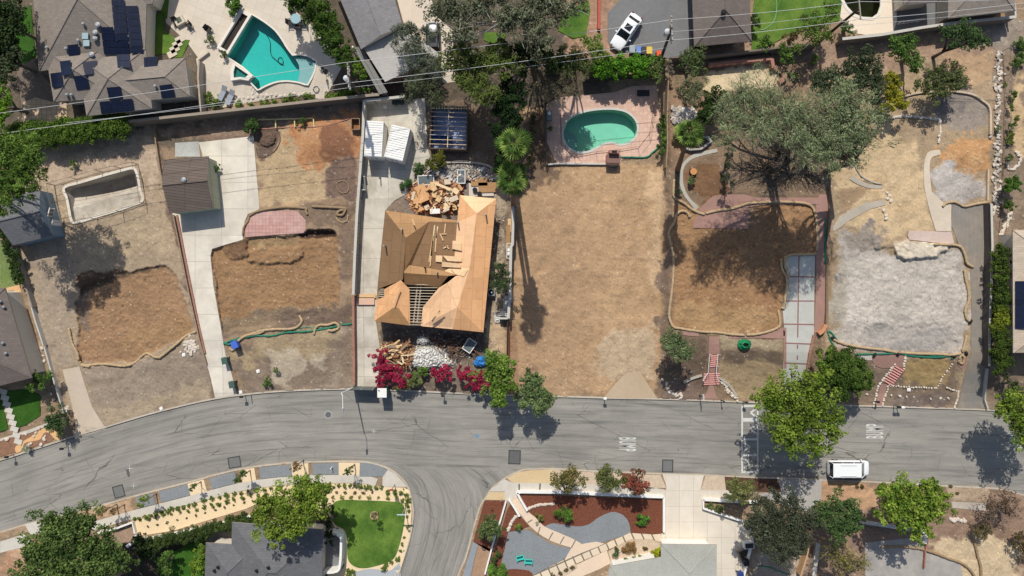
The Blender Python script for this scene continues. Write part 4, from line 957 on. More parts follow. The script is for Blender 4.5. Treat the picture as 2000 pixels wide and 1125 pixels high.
# house beside the garage court (north centre)
zb = G_at(720, 60)
N1 = [Block([(640,-60),(745,-90),(787,52),(705,96)], 3.1, .3, (1,0), zb)]
t, bl = house('gabled_house', 'mid grey gable roof house wing at the top beside the dark hedge', 'house', N1, M_sh7, M_cream)
N2 = [Block([(783,48),(709,92),(752,160),(862,108)], 2.7, .03, (0,0), zb)]
t, bl = house('flat_roofed_annex', 'pale stained flat roofed annex below the grey gable roof', 'house', N2, mat('pale_flat_roof', (176,172,166), var=.08, stain=.5, stainc=(140,138,136)), mat('brown_plaster', (134,108,88)), inset=.3)
N3 = [Block([(690,92),(706,92),(757,180),(741,184)], 2.0, .01, (0,0), zb)]
t, bl = house('lean_to_shed', 'narrow grey lean-to roof strip beside the flat annex', 'shed', N3, mat('lean_to_roof', (128,126,122), var=.08), M_cream, inset=.2)
# house top right centre with hip end
zb = G_at(1408, 40); N4 = [Block([(1347,-130),(1459,-130),(1468,80),(1356,91)], 3.2, .42, (0,1), zb)]
t, bl = house('hip_end_house', 'brown grey shingled house with steep triangular hip end beside asphalt drive', 'house', N4, M_sh3, mat('dark_timber_wall', (74,62,54)), inset=.9)
vent(t, bl, 1412, 25, .2, .4, M_dark)
zb = G_at(1900, 0); N5 = [Block([(1852,-60),(1852,36),(1983,21),(1985,-60)], 3.0, .3, (1,1), zb)]
t, bl = house('hip_roof_house', 'grey hipped roof house at the top right behind the white wall', 'house', N5, M_sh1, M_cream)
N6 = [Block([(1762,-70),(1766,11),(1835,3),(1832,-70)], 2.9, .25, (1,1), zb)]
t, bl = house('small_hip_roof_house', 'small brown grey roof between murky pool and hipped roof house', 'house', N6, M_sh3, M_cream)
# house left edge
zb = G_at(20, 660); N7 = [Block([(-120,560),(10,562),(62,738),(-120,775)], 3.2, .33, (1,1), zb)]
N7 = [Block([(-130,545),(10,563),(62,738),(-150,790)], 3.2, .33, (1,1), zb)]
t, bl = house('west_neighbor_house', 'brown grey hipped roof house at the left edge above the dark lawn', 'house', N7, M_sh3, M_cream)
for p in ((3,589),(10,600),(8,670),(14,690)): vent(t, bl, *p, r=.12)
# right edge house with solar panels
zb = G_at(1990, 560); N8 = [Block([(2140,448),(1977,448),(1979,690),(2140,690)], 3.0, .33, (1,1), zb)]
N8 = [Block([(2110,449),(1978,449),(1979,689),(2110,689)], 3.0, .4, (1,1), zb)]
t, bl = house('east_neighbor_house', 'beige shingled house at the right edge with solar panels facing west', 'house', N8, M_sh6, M_cream)
for k in range(4): roof_panel(t, bl, [(1983,549+k*23.5),(2003,549+k*23.5),(2003,571.5+k*23.5),(1983,571.5+k*23.5)])
# south house (west) and south house (east)
zb = G_at(520, 1090)
S1 = [Block([(631,1034),(632,1180),(474,1180),(453,1020)], 3.0, .36, (1,1), zb), Block([(560,1040),(455,1022),(440,1180),(560,1180)], 3.0, .36, (1,1), zb), Block([(470,1063),(402,1061),(396,1200),(480,1200)], 3.0, .36, (1,1), zb)]
S1 = [Block([(631,1034),(628,1190),(450,1190),(453,1020)], 3.0, .3, (1,1), zb), Block([(500,1066),(402,1060),(396,1250),(500,1250)], 3.0, .3, (1,0), zb)]
t, bl = house('slate_roof_house', 'slate grey hipped roof house under the bright green tree beside the curved lawn', 'house', S1, M_sh2, M_cream)
for p in ((525,1107),(502,1113),(420,1113),(427,1106)): vent(t, bl, *p, r=.12, m=M_dark)
mb = MB(); v = W(446, 1058, 0)-t.location; mb.box((v.x, v.y, .4), (.9,.8,.8)); o = mb.build('ac_unit', M_white, t, .04)
zb = G_at(1340, 1110)
S2 = [Block([(1291,1063),(1400,1064),(1400,1240),(1290,1240)], 2.9, .05, (1,0), zb), Block([(1291,1088),(1291,1240),(1160,1240),(1192,1106)], 2.9, .05, (0,1), zb)]
M_pebble = mat('pebble_roof', (168,168,158), var=.1, scale=6, fine=.25, stain=.3)
t, bl = house('pebble_roof_house', 'pale pebbled low roof house in front of the wide concrete drive', 'house', S2, M_pebble, M_white, inset=.5, m_cap=M_pebble)
S3 = [Block([(1130,1180),(1190,1112),(1236,1125),(1200,1240)], 2.6, .1, (1,1), zb)]
# ---- garage on lot one
zb = G_at(366, 360)
GA = [Block([(318,313),(331,417),(417,407),(404,305)], 2.5, .32, (0,0), zb)]
GA = [Block([(407,305),(417,406),(331,417),(318,312)], 2.5, .30, (0,0), zb)]
t, bl = house('detached_garage', 'brown roofed garage with sage green walls beside the concrete driveway', 'garage', GA, mat('dark_brown_shingles', (104,92,84), var=.08, scale=2, fine=.12, brk=(3,.33,(80,70,64),.03,0), rz=math.radians(7)), mat('sage_siding', (176,180,156), var=.05, brk=(9,.22,(150,154,134),.01,0)), inset=.12)
vent(t, bl, 360, 352, .2, .4); T = t.location
def wall_pane(t, px, py, z, w_, h_, rz, m=M_gl, name='window', frame=True, mf=None):
    """a window standing in a wall; centre at the map position seen at photo px, z above ground"""
    v = W(px, py, z)-t.location; mb = MB(); mb.box((v.x, v.y, z), (.06, w_, h_), rz); o = mb.build(name, m, t)
    if frame:
        mb = MB(); R3 = Matrix.Rotation(rz, 3, 'Z')
        for (y, zz, a, b) in ((0, h_/2, w_+.16, .08), (0, -h_/2, w_+.16, .08), (w_/2, 0, .08, h_), (-w_/2, 0, .08, h_), (0, 0, .05, h_)):
            c = Vector((v.x, v.y, z))+R3 @ Vector((.03, y, zz)); mb.box(c, (.09, a, b), rz)
        mb.build('frame', mf or M_white, o)
    return o
wall_pane(t, 412.5, 358, 1.45, 1.2, 1.0, math.radians(6)); wall_pane(t, 415.5, 390, 1.3, .8, 1.3, math.radians(6), m=mat('garage_side_door', (120,116,104)), name='door')
# ---- blue shed
zb = G_at(50, 430)
BS = [Block([(103,460),(80,370),(-16,388),(25,476)], 2.6, .5, (0,0), zb)]
BS = [Block([(78,370),(104,460),(25,479),(-12,392)], 2.3, .42, (0,0), zb)]
t, bl = house('blue_shed', 'blue sided shed with dark grey gable roof under the big left tree', 'shed', BS, M_sh4, mat('blue_siding', (122,142,156), var=.05, brk=(9,.2,(104,122,138),.012,0)), inset=.1)
wall_pane(t, 99, 414.5, 1.9, .9, .8, math.radians(-16)+math.pi*0, name='window'); wall_pane(t, 109, 440, 1.1, 1.1, 1.6, math.radians(-16), m=M_white, name='door')
# ---- storage containers
def container(label, q, hgt=2.5):
    P4 = [W(p[0], p[1], hgt) for p in q]; c = sum(P4, Vector())/4; z0 = gw(c.x, c.y)
    u = (P4[1]-P4[0]+P4[2]-P4[3]).normalized(); L = ((P4[1]-P4[0]).length+(P4[2]-P4[3]).length)/2; wd = ((P4[3]-P4[0]).length+(P4[2]-P4[1]).length)/2
    rz = math.atan2(u.y, u.x); t = empty('storage_container', label, 'container', (c.x, c.y, z0), rz, 'white storage containers on the drive')
    mw = mat('white_painted_steel', (236,234,228), var=.04, scale=2, stain=.25, stainc=(205,200,190)); b = MB(); b.box((0,0,hgt/2), (L, wd, hgt-.05)); b.build('body', mw, t)
    b = MB(); n = int(wd/.27)
    for k in range(n): b.box((0, -wd/2+wd*(k+.5)/n, hgt-.015), (L-.06, .13, .07))
    b.box((L/2-.02,0,hgt), (.08,wd,.1)); b.box((-L/2+.02,0,hgt), (.08,wd,.1)); b.build('ribbed_roof', mw, t)
    b = MB(); b.box((0,-wd/2-.03,hgt/2), (L*.9, .05, hgt*.88)); d = b.build('door', mw, t)
    b = MB(); [b.box((s_*.25,-wd/2-.09,hgt/2), (.04,.05,hgt*.8)) for s_ in (-1,1)]; b.build('lock_rod', M_metal, d)
container('white ribbed roof storage container standing next to the grey wall', [(716,236),(748,237),(746,307),(711,304)])
container('white ribbed roof storage container standing askew, right of its twin', [(766,243),(799,251),(788,315),(750,306)])
# ---- roofless shed with rafters
q = [(842,203),(912,206),(910,289),(838,287)]; P4 = [W(p[0], p[1], 2.3) for p in q]; c = sum(P4, Vector())/4; z0 = gw(c.x, c.y)
t = empty('roofless_shed', 'roofless shed frame with bare rafters and blue grey floor inside', 'shed', (c.x, c.y, z0)); L4 = [v-Vector((c.x, c.y, v.z)) for v in P4]
mb = MB()
for i in range(4):
    a, b = L4[i], L4[(i+1) % 4]; d = b-a; mb.box(((a.x+b.x)/2, (a.y+b.y)/2, .8), (d.length+.12, .14, 1.6), math.atan2(d.y, d.x))
mb.build('wall', mat('charred_wood_wall', (96,84,74), var=.25, streak=(3,1,.2)), t)
mb = MB(); mb.prism([(v.x*.97, v.y*.97) for v in L4], .0, .12); mb.build('floor', mat('blue_grey_floor', (158,172,206), var=.15, scale=1, stain=.5, stainc=(66,64,70)), t)
for k in range(9):
    f = .07+k*.107; a = L4[0].lerp(L4[3], f); b = L4[1].lerp(L4[2], f); mb = MB(); d = b-a
    mb.box(((a.x+b.x)/2, (a.y+b.y)/2, 2.25+.0), (d.length, .05, .08), math.atan2(d.y, d.x)); mb.build('rafter', M_lumber2 if k % 3 else M_metal, t)
mb = MB(); a = (L4[0]+L4[1])/2; b = (L4[2]+L4[3])/2; d = b-a; mb.box(((a.x+b.x)/2, (a.y+b.y)/2, 2.36), (d.length, .08, .1), math.atan2(d.y, d.x)); mb.build('ridge_beam', M_lumber2, t)
mb = MB()
for k in range(14):
    a = L4[0].lerp(L4[1], k/13); mb.box((a.x, a.y-.25, 2.42), (.06,.7,.08))
mb.box(((L4[0]+L4[1]).x/2, L4[0].y-.55, 2.4), (L4[1].x-L4[0].x, .06, .08)); mb.build('lattice', M_lumber2, t)
for (px, py, s_, lb) in ((853,271,.9,'blue plastic crate at the left corner inside the roofless shed'), (866,272,1.0,'larger blue tub in the middle of the roofless shed'), (876,274,.8,'dark blue tub right of the others inside the roofless shed')):
    v = W(px, py, .3); b = MB(); h_ = .55
    for sx, sy, w1, d1 in ((1,0,.05,s_*.7),(-1,0,.05,s_*.7),(0,1,s_,.05),(0,-1,s_,.05)): b.box((sx*s_*.5, sy*s_*.35, h_/2), (w1, d1, h_))
    b.box((0,0,.03), (s_,s_*.7,.05)); o = b.build('storage_tub', mat('blue_plastic%d' % (px % 3), (40+px % 3*12,110,170), rough=.4, var=.08)); o.location = (v.x, v.y, gw(v.x, v.y)+.13); tag(o, lb, 'tub')
# ---- house under construction
PLY = dict(var=.09, scale=1.6, fine=.06, stain=.35)
def ply(name, c, mc=(), rz=0, st=None): return MATS[name] if name in MATS else mat(name, c, brk=(2.44, 1.22, mc, .03, .5), rz=rz, stainc=st or tuple(v*.92 for v in c), **PLY)
M_ply1 = ply('orange_plywood', (220,168,120), (198,142,96), math.radians(93)); M_ply2 = ply('weathered_plywood', (128,100,72), (112,86,60), math.radians(95)); M_ply3 = ply('pale_plywood', (232,196,152), (214,176,132), 0)
zb = G_at(850, 520)
hc = WZ(850, 520, zb); t = empty('house_under_construction', 'half framed house with orange plywood roof decking and open rafters', 'house', hc); T = Vector((hc.x, hc.y))
C = dict(E=Block([(898,382),(970,387),(966,470),(893,470)], 3.2, .42, (1,0), zb))
def facet(name, pts, m, label=None, th=.05):
    """roof sheathing facet: pts = (px, py, height); triangulated thin slab"""
    vs = [WZ(p[0], p[1], zb+p[2]) for p in pts]; vs = [Vector((v.x-T.x, v.y-T.y, v.z-zb)) for v in vs]
    fl = [v.copy() for v in vs]
    if area2(fl) < 0: vs = vs[::-1]
    n = len(vs); b = MB(); lo = [v-Vector((0,0,th)) for v in vs]
    b.add([*vs, *lo], [tuple(range(n)), tuple(range(2*n-1, n-1, -1))]+[(n+i, n+(i+1) % n, (i+1) % n, i) for i in range(n)])
    o = b.build(name, m, t)
    if label: o['label'] = label
    return o
e = 3.0
M_plt = ply('tan_plywood', (170,132,92), (150,114,76), 0); M_plb = ply('brown_plywood', (130,98,66), (112,84,54), 0); M_plm = ply('mid_plywood', (176,134,90), (158,118,76), 0)
NA, RR, SS, TT, VV, UU = (931,417,3.95), (917,525,4.05), (893,600,4.05), (874,552,3.95), (893,434,3.3), (886,520,3.5)
WA, WB = (793,464,3.95), (787,546,3.95)
facet('roof_deck', [(898,381,e),(969,388,e),NA], M_ply3)
facet('roof_deck', [(898,381,e),NA,VV], M_ply1)
facet('roof_deck', [VV,NA,RR,UU], ply('light_orange_plywood', (232,188,146), (214,168,126), math.radians(93)))
facet('roof_deck', [(969,388,e),(944,649,e),SS,RR,NA], M_ply1)
facet('roof_deck', [(944,649,e),(884,643,e),SS], M_ply1)
facet('roof_deck', [(884,643,e),(822,637,e),(826,600,3.3),(857,562,3.7),TT,SS], ply('light_orange_plywood', ()))
facet('roof_deck', [SS,TT,(893,537,3.8),RR], ply('light_orange_plywood', ()))
facet('roof_deck', [(752,411,e),(895,431,3.2),VV,(838,433,3.5),WA], M_plt)
facet('roof_deck', [(752,411,e),WA,WB,(784,547,3.8),(737,565,e)], M_ply2)
facet('roof_deck', [WA,(838,433,3.5),(800,524,3.3),(789,532,3.7)], M_plb)
facet('roof_deck', [(838,433,3.45),VV,UU,(868,530,3.35),(796,520,3.25)], ply('weathered_brown_deck', (140,108,78), (120,92,64), 0))  # courtyard sheathing, plywood weathered to brown
facet('roof_deck', [(789,516,3.45),(868,529,3.45),(893,537,3.9),(876,539,3.9),(789,533,3.8)], M_plt)
facet('roof_deck', [(868,529,3.45),UU,RR,(893,537,3.9)], M_ply3)
facet('roof_deck', [(789,533,3.8),(876,539,3.9),(858,561,3.3),(789,555,3.3)], M_plb)
facet('roof_deck', [(783,547,3.9),(800,565,3.4),(801,635,2.95),(778,601,3.6),(768,601,3.6)], M_ply1)
facet('roof_deck', [(783,547,3.9),(770,601,3.6),(731,627,2.95),(736,585,2.95),(750,580,3.1),(750,565,3.2)], M_ply1)
facet('roof_deck', [(731,627,2.95),(768,601,3.6),(778,601,3.6),(801,636,2.95)], M_plm)
for q in ([(865,499,3.5),(902,502,3.85),(902,511,3.85),(874,510,3.6)], [(863,511,3.5),(900,515,3.9),(900,523,3.9),(863,521,3.4)], [(851,499,3.45),(864,499,3.5),(864,512,3.5),(851,511,3.45)], [(884,470,3.6),(900,471,3.8),(902,490,3.8),(883,486,3.55)], [(880,525,3.6),(914,527,4.0),(906,540,4.0),(890,536,3.9)]):
    facet('plywood_sheet', [(a, b_, z_+.12) for a, b_, z_ in q], M_ply3, th=.03)
M_raft = mat('white_rafter_wood', (206,190,166), var=.08)
for k in range(15):
    y = 556+k*5.6; xa_, xb_ = 789+k*.55+(10 if k > 1 else 0), 860-k*4.2
    if k == 0: xa_ = 792
    xa_ = min(xa_, 800); xb_ = max(xb_, 825)
    a = WZ(xa_, y, zb+3.1)-hc; b = WZ(xb_, y+.6, zb+3.15)-hc; m_ = (a+b)/2
    a.z = b.z = 0; mb = MB()
    mb.tube([(a.x, a.y, 3.15), (m_.x, m_.y, 3.4-.02*k), (b.x, b.y, 3.2)], .04, 4); mb.build('rafter', M_raft, t)
for xx in (815, 822): 
    a = WZ(xx, 556, zb+2.8)-hc; b = WZ(xx-8, 632, zb+2.8)-hc; mb = MB(); mb.tube([(a.x, a.y, 2.6), (b.x, b.y, 2.6)], .08, 4); mb.build('ceiling_joist', M_raft, t)
for k in range(5): 
    a = WZ(741, 565+k*3.6, zb+2.9)-hc; b = WZ(750, 565+k*3.6, zb+2.9)-hc; mb = MB(); mb.tube([(a.x, a.y, 2.95), (b.x, b.y, 3.0)], .05, 4); mb.build('rafter', M_raft, t)
# walls and floor below
mb = MB(); fp = [(757,425),(895,440),(900,392),(962,396),(938,640),(826,630),(797,627),(738,618),(744,570)]
fp = [WZ(p[0], p[1], zb+1.5) for p in fp]
for i in range(len(fp)):
    a, b = fp[i], fp[(i+1) % len(fp)]; d = b-a
    mb.box(((a.x+b.x)/2-T.x, (a.y+b.y)/2-T.y, 1.35), (d.length, .15, 2.7), math.atan2(d.y, d.x))
mb.build('wall', mat('sheathed_wall', (150,118,84), var=.15), t)
mb = MB(); mb.prism([(v.x-T.x, v.y-T.y) for v in fp], -.1, .15); mb.build('floor', mat('dusty_slab', (92,84,76), var=.2), t)
for (px, py) in ((751,480),(785,448),(830,523),(854,532),(949,419),(894,434)):
    v = WZ(px, py, zb+4.0)-hc; mb = MB(); mb.cyl((v.x, v.y, 3.2), .09, 1.3, 8); mb.build('vent_pipe', M_metal if py != 523 else M_dark, t)
# planks lying on the roof
def plank(p, q, z, wd=.14, m=None, lb=None, grp=None, name='lumber_plank', th=.05, base=None):
    b0 = zb if base is None else base
    a = WZ(p[0], p[1], b0+z); b = WZ(q[0], q[1], b0+z); d = b-a; mb = MB(); mb.box((0,0,0), (d.length, wd, th))
    o = mb.build(name, m or random.choice((M_lumber, M_lumber2, M_lumber))); o.location = (a+b)/2; o.rotation_euler = (0, 0, math.atan2(d.y, d.x)); tag(o, lb, 'plank', grp); return o
RP = [((849,440),(842,500)),((846,460),(838,512)),((855,442),(852,465)),((870,437),(868,457)),((862,457),(872,457)),((859,456),(866,470)),((853,448),(850,492)),((871,480),(877,486)),((866,485),(875,480)),((845,470),(840,520))]
for p, q in RP: plank(p, q, 3.48, lb='pale plank lying on the brown deck in the roof courtyard', grp='planks on the brown roof deck', wd=.13)
for p, q in (((840,618),(866,608)),((838,623),(860,612)),((839,613),(856,596)),((780,562),(768,592)),((810,440),(805,428))): plank(p, q, 4.35, lb='narrow pale plank lying on the orange plywood roof', grp='planks on the orange roof', wd=.14)
# ---------------------------------------------------------------- walls and fences (top line given in photo px at height h)
def wall(name, label, pts, h, m, th=.2, cat='wall', cap=None, group=None, capw=.06, parts=False, kind=None):
    P = [W(p[0], p[1], h) for p in pts]; c = P[0].copy(); z0 = gw(c.x, c.y)
    t = empty(name, label, cat, (c.x, c.y, z0), group=group) if cap else None
    org = Vector((c.x, c.y, z0)) if cap else Vector((0, 0, 0))
    nl = []
    for i, p in enumerate(P):
        a = P[max(i-1, 0)]; b = P[min(i+1, len(P)-1)]; d = (b-a); d.z = 0; d.normalize(); nl.append(Vector((-d.y, d.x, 0)))
    def strip(th, zlo, zhi):
        mb = MB(); vs = []
        for p, n_ in zip(P, nl):
            g = gw(p.x, p.y)
            for s_, z in ((1, zlo), (1, zhi), (-1, zhi), (-1, zlo)): q = p+n_*s_*th/2; vs.append((q.x-org.x, q.y-org.y, g+z-org.z))
        n = len(P); fs = [(i*4+k, i*4+(k+1) % 4, (i+1)*4+(k+1) % 4, (i+1)*4+k) for i in range(n-1) for k in range(4)]+[(3,2,1,0), tuple((n-1)*4+k for k in range(4))]
        mb.add(vs, fs); return mb
    o = strip(th, -.4, h).build(name if not cap else 'wall_body', m, t)
    bmx = bmesh.new(); bmx.from_mesh(o.data); bmesh.ops.recalc_face_normals(bmx, faces=bmx.faces[:]); bmx.to_mesh(o.data); bmx.free()
    if cap:
        o2 = strip(th+.1, h, h+capw).build('cap', cap, t); bmx = bmesh.new(); bmx.from_mesh(o2.data); bmesh.ops.recalc_face_normals(bmx, faces=bmx.faces[:]); bmx.to_mesh(o2.data); bmx.free(); return t
    return tag(o, label, cat, group, kind)
M_capg = mat('light_wall_cap', (188,184,174), var=.08)
wall('boundary_wall', 'long tan block wall with flat cap behind the two western lots', [(245,238),(300,232),(390,222),(500,210),(620,196),(700,188),(740,184)], 2.1, M_dwall, .22, cap=mat('tan_cap', (150,138,122), var=.1))
wall('boundary_wall', 'tall pale grey wall along the west edge of the container drive', [(711,196),(709,260),(703,340),(697,420),(693,500),(690,575)], 1.7, M_block, .22, cap=M_capg)
wall('boundary_wall', 'pale grey wall stub closing the top of the container drive', [(711,196),(745,193),(790,188)], 1.7, M_block, .2, cap=M_capg)
wall('boundary_wall', 'low reddish brick wall from the grey wall down to the gate', [(690,577),(690,640),(691,700),(691,752)], .9, M_brick, .25)
wall('boundary_wall', 'tall grey brown wall between house under construction and tan lot', [(1002,398),(1002,430),(1001,478),(998,482),(996,560),(993,622)], 1.8, M_wallw, .22, cap=M_capg)
wall('wooden_fence', 'dark double wooden fence continuing south of the grey brown wall', [(991,628),(990,700)], 1.5, mat('dark_fence', (70,62,56), var=.2), .1, cat='fence')
wall('boundary_wall', 'rusty low wall edging the tan lot beside the dark fence', [(994,628),(993,700)], .7, mat('rust_wall', (140,86,60), var=.25), .15)
wall('boundary_wall', 'short pale wall return under the olive shrub by the plywood house', [(975,622),(994,622)], 1.2, M_wallw, .2)
wall('boundary_wall', 'thin dark wall left of the brick patio and its kidney pool', [(1064,190),(1066,280),(1068,322)], 1.0, mat('grey_post_wall', (96,88,80), var=.15), .14)
wall('retaining_edge', 'low concrete edge under the south side of the brick patio', [(1070,321),(1090,319),(1190,320)], .3, M_wallw, .2)
wall('wooden_fence', 'weathered wooden board fence between brick patio and feathery tree', [(1306,150),(1305,230),(1306,280),(1303,325)], 1.5, M_wood, .12, cat='fence')
wall('boundary_wall', 'dark brown wall south of the asphalt yard and hip end house', [(1310,112),(1390,108),(1460,100),(1530,92),(1600,85)], 1.8, M_dwall, .2)
wall('boundary_wall', 'pale capped wall behind the murky pool and hipped roof house', [(1645,76),(1720,68),(1800,54),(1870,44),(1984,33)], 1.8, M_dwall, .22, cap=M_capg)
wall('boundary_wall', 'short pale wall going up at the top right corner', [(1984,33),(1980,-30)], 1.6, M_wallw, .2)
wall('boundary_wall', 'black retaining wall above the kidney pool patio', [(1140,154),(1200,148),(1290,142)], 1.4, mat('black_fence_panel', (52,48,46), var=.15), .14)
wall('brick_retaining_wall', 'red brick retaining wall over the dry terrace', [(1384,126),(1440,120),(1508,114)], .9, M_brick, .35)
wall('brick_retaining_wall', 'short brick wall stepping down beside the curved brick bench', [(1508,114),(1511,132)], .9, M_brick, .4)
wall('brick_bench', 'curved brick bench at the end of the dry terrace', catmull([(1512,132),(1524,134),(1532,144),(1532,153),(1522,160)], 4), .5, M_brick, .55, cat='bench')
wall('boundary_wall', 'thin timber wall along the west side of the concrete driveway', [(299,246),(312,330),(322,380)], .5, M_wood, .12)
wall('boundary_wall', 'thin timber wall from the garage down to the street', [(338,420),(350,480),(366,560),(388,660),(402,710)], .4, M_wood, .12)
wall('garden_edging', 'brick edging strip between driveway and timber wall', [(345,420),(360,500),(380,600),(400,690)], .22, M_brick, .2, cat='edging')
wall('boundary_wall', 'grey wall along the west edge of the first cleared lot', [(26,480),(40,530),(62,600)], .9, mat('grey_stucco', (140,132,122), var=.1), .2)
wall('boundary_wall', 'low pale wall beside the sand deck of the west house', [(45,545),(68,625),(84,675)], .7, M_wallw, .15)
wall('boundary_wall', 'thin pale wall from the deck down to the big leafy shrub', [(86,678),(105,745),(124,808)], .5, M_wallw, .15)
wall('boundary_wall', 'tall dark fence along the east edge of the ash lot driveway', [(1936,398),(1938,480),(1936,560),(1933,640),(1932,715)], 1.3, mat('dark_stucco', (88,82,78), var=.12), .15, cap=M_capg)
wall('boundary_wall', 'low grey kerb wall at the foot of the old asphalt drive', [(1930,720),(1924,780),(1930,798)], .4, M_wallw, .15)
wall('garden_edging', 'pale wooden edging around the burned hilltop terrace', catmull([(1766,188),(1800,180),(1860,178),(1900,184),(1920,196),(1934,210),(1935,240),(1935,262)], 3), .3, mat('pale_timber', (190,170,146), var=.15), .22, cat='edging')
wall('garden_edging', 'pale wooden edging running south beside the white stone row', [(1931,330),(1930,392)], .3, MATS['pale_timber'], .2, cat='edging')
wall('garden_edging', 'thin edging between brick path and ash lot, upper stretch', [(1622,340),(1620,420),(1616,480),(1614,640)], .3, mat('brown_timber', (122,104,86), var=.15), .16, cat='edging')
wall('brick_wall', 'curved orange brick wall end where the brick path meets the bank', catmull([(1600,652),(1608,646),(1614,634)], 3), .6, mat('orange_brick', (196,140,104), var=.15), .4)
wall('brick_planter', 'low red brick wall beside the slab driveway and bank', [(1590,655),(1582,690),(1574,740)], .3, M_brick, .2, cat='planter')
wall('garden_wall', 'long white wall north of the mulch garden, along the sidewalk', [(1010,963),(1018,961),(1100,962),(1200,967),(1297,971)], .5, M_white, .32, cat='wall')
wall('garden_wall', 'white wall on the east end of the mulch garden', [(1297,972),(1297,1040)], .5, M_white, .25)
wall('garden_wall', 'short white wall right of the entry walk in the mulch garden', [(1010,963),(1018,978),(1030,998)], .5, M_white, .25)
wall('garden_wall', 'short white wall left of the entry walk', [(995,977),(1005,992),(1015,1009)], .5, M_white, .25)
wall('garden_wall', 'long thin white wall running south from the entry walk', [(988,980),(978,1015),(962,1065),(947,1122)], .5, M_white, .18)
wall('garden_wall', 'white wall edging the dark planter north of the big oak', [(1374,976),(1420,979),(1482,982)], .5, M_white, .3)
wall('garden_wall', 'slanting white wall under the dark planter beside the drive', [(1374,976),(1374,993),(1453,1019)], .5, M_white, .25)
wall('garden_wall', 'white wall at the right edge of the concrete drive', [(1474,1035),(1465,1080),(1452,1130)], .8, M_white, .22)
wall('garden_wall', 'white concrete wall beside the speckled planter under the hedge', [(247,1068),(262,1058),(340,1044),(420,1026),(500,1008)], .5, M_white, .35)
wall('garden_wall', 'white low wall right of the large lower left tree', [(190,1041),(225,1033),(258,1021),(264,1048)], .5, M_white, .2)
wall('patio_railing', 'white rounded balcony wall east of the slate roofed house', catmull([(637,1044),(655,1044),(665,1050),(666,1064),(664,1100),(658,1116),(632,1119)], 3), 1.6, M_white, .28, cat='railing')
wall('boundary_wall', 'pale low wall south of the two front trees at the right', [(1682,1020),(1740,1029),(1810,1040)], .6, M_wallw, .35)
wall('boundary_wall', 'broken wall pieces painted red by the cracked slab', [(1812,1044),(1806,1062)], .6, M_wallw, .5)
wall('brick_wall', 'thin red brick edging beside the cracked slab', [(1816,1046),(1808,1078),(1806,1110)], .4, M_brick, .15)
wall('wooden_fence', 'tan timber wall below the big oak at the lower right', [(1584,1040),(1578,1080),(1564,1125)], 1.2, mat('tan_timber', (190,150,110), var=.12), .16, cat='fence')
wall('garden_wall', 'pale slab wall right of the tan timber wall', [(1598,1062),(1590,1125)], .5, M_walk, .5)
wall('boundary_wall', 'pale timber wall west of the neighbour patio at the top left', [(388,118),(386,150),(392,222)], 1.4, mat('dark_pale_wall', (176,164,150), var=.1), .2)
wall('garden_wall', 'short pale wall of the planter at the top of the fan pool patio', [(406,100),(385,116),(388,130)], .4, M_trav, .3)
wall('wooden_fence', 'grey timber fence from the lean-to down to the container drive', [(688,90),(700,110)], 1.6, M_white, .2, cat='fence')
wall('boundary_wall', 'red painted low wall beside the small lawn at the top', [(1171,-20),(1170,56)], .8, mat('red_painted_wall', (176,88,76), var=.08), .3)
wall('garden_edging', 'stone edging around the rubble heap behind the plywood house', catmull([(828,336),(850,322),(885,316),(930,318),(958,326),(970,345)], 4), .3, M_stone2, .25, cat='edging')
wall('garden_edging', 'pale edging around the small mulch bed on the second lot', sm([(502,258),(520,252),(543,256),(546,278),(530,300),(504,305)])[:-2], .06, mat('mulch_edge', (96,76,62), var=.1), .08, cat='edging')
for pts, lb in (([(1336,748),(1350,740),(1371,733)], 'low stone border curving left of the brick steps'), ([(1406,738),(1424,752),(1440,775)], 'low stone border curving right of the brick steps')):
    wall('stone_border', lb, catmull(pts, 4), .2, M_stone2, .3, cat='border')
# wooden planter frame on lot two
t = empty('timber_planter', 'long yellow timber frame divided in three bays on the second lot', 'planter', W(558, 240)); T = t.location
def rail(mb, p, q, z=.35, w_=.13, h_=.14, T=T):
    a = W(p[0], p[1], z); b = W(q[0], q[1], z); d = b-a; mb.box(((a.x+b.x)/2-T.x, (a.y+b.y)/2-T.y, z), (d.length, w_, h_), math.atan2(d.y, d.x))
M_yel = mat('yellow_timber', (206,198,140), var=.1)
for p, q in (((502,234),(613,231)), ((502,234),(503,249)), ((538,233),(539,250)), ((575,232),(576,248)), ((612,231),(613,247))):
    mb = MB(); rail(mb, p, q); mb.build('beam', M_yel, t)
wall('garden_edging', 'thin red brick edging line above the orange soil', catmull([(500,252),(560,249),(630,246),(680,232),(700,222)], 4), .08, M_brick, .1, cat='edging')
# small dark frame box on the wall of lot two
t = empty('wooden_box', 'small open dark wooden box leaning at the wall above the orange soil', 'box', W(697, 245)); mb = MB()
for dx, dy, a, b in ((-.5,0,.08,1.3),(.5,0,.08,1.3),(0,.65,1.0,.08),(0,-.65,1.0,.08)): mb.box((dx, dy, .4), (a, b, .8))
mb.build('frame', M_wood, t); mb = MB(); mb.box((0,0,.05), (1,1.3,.06)); mb.build('bottom', M_lumber3, t)

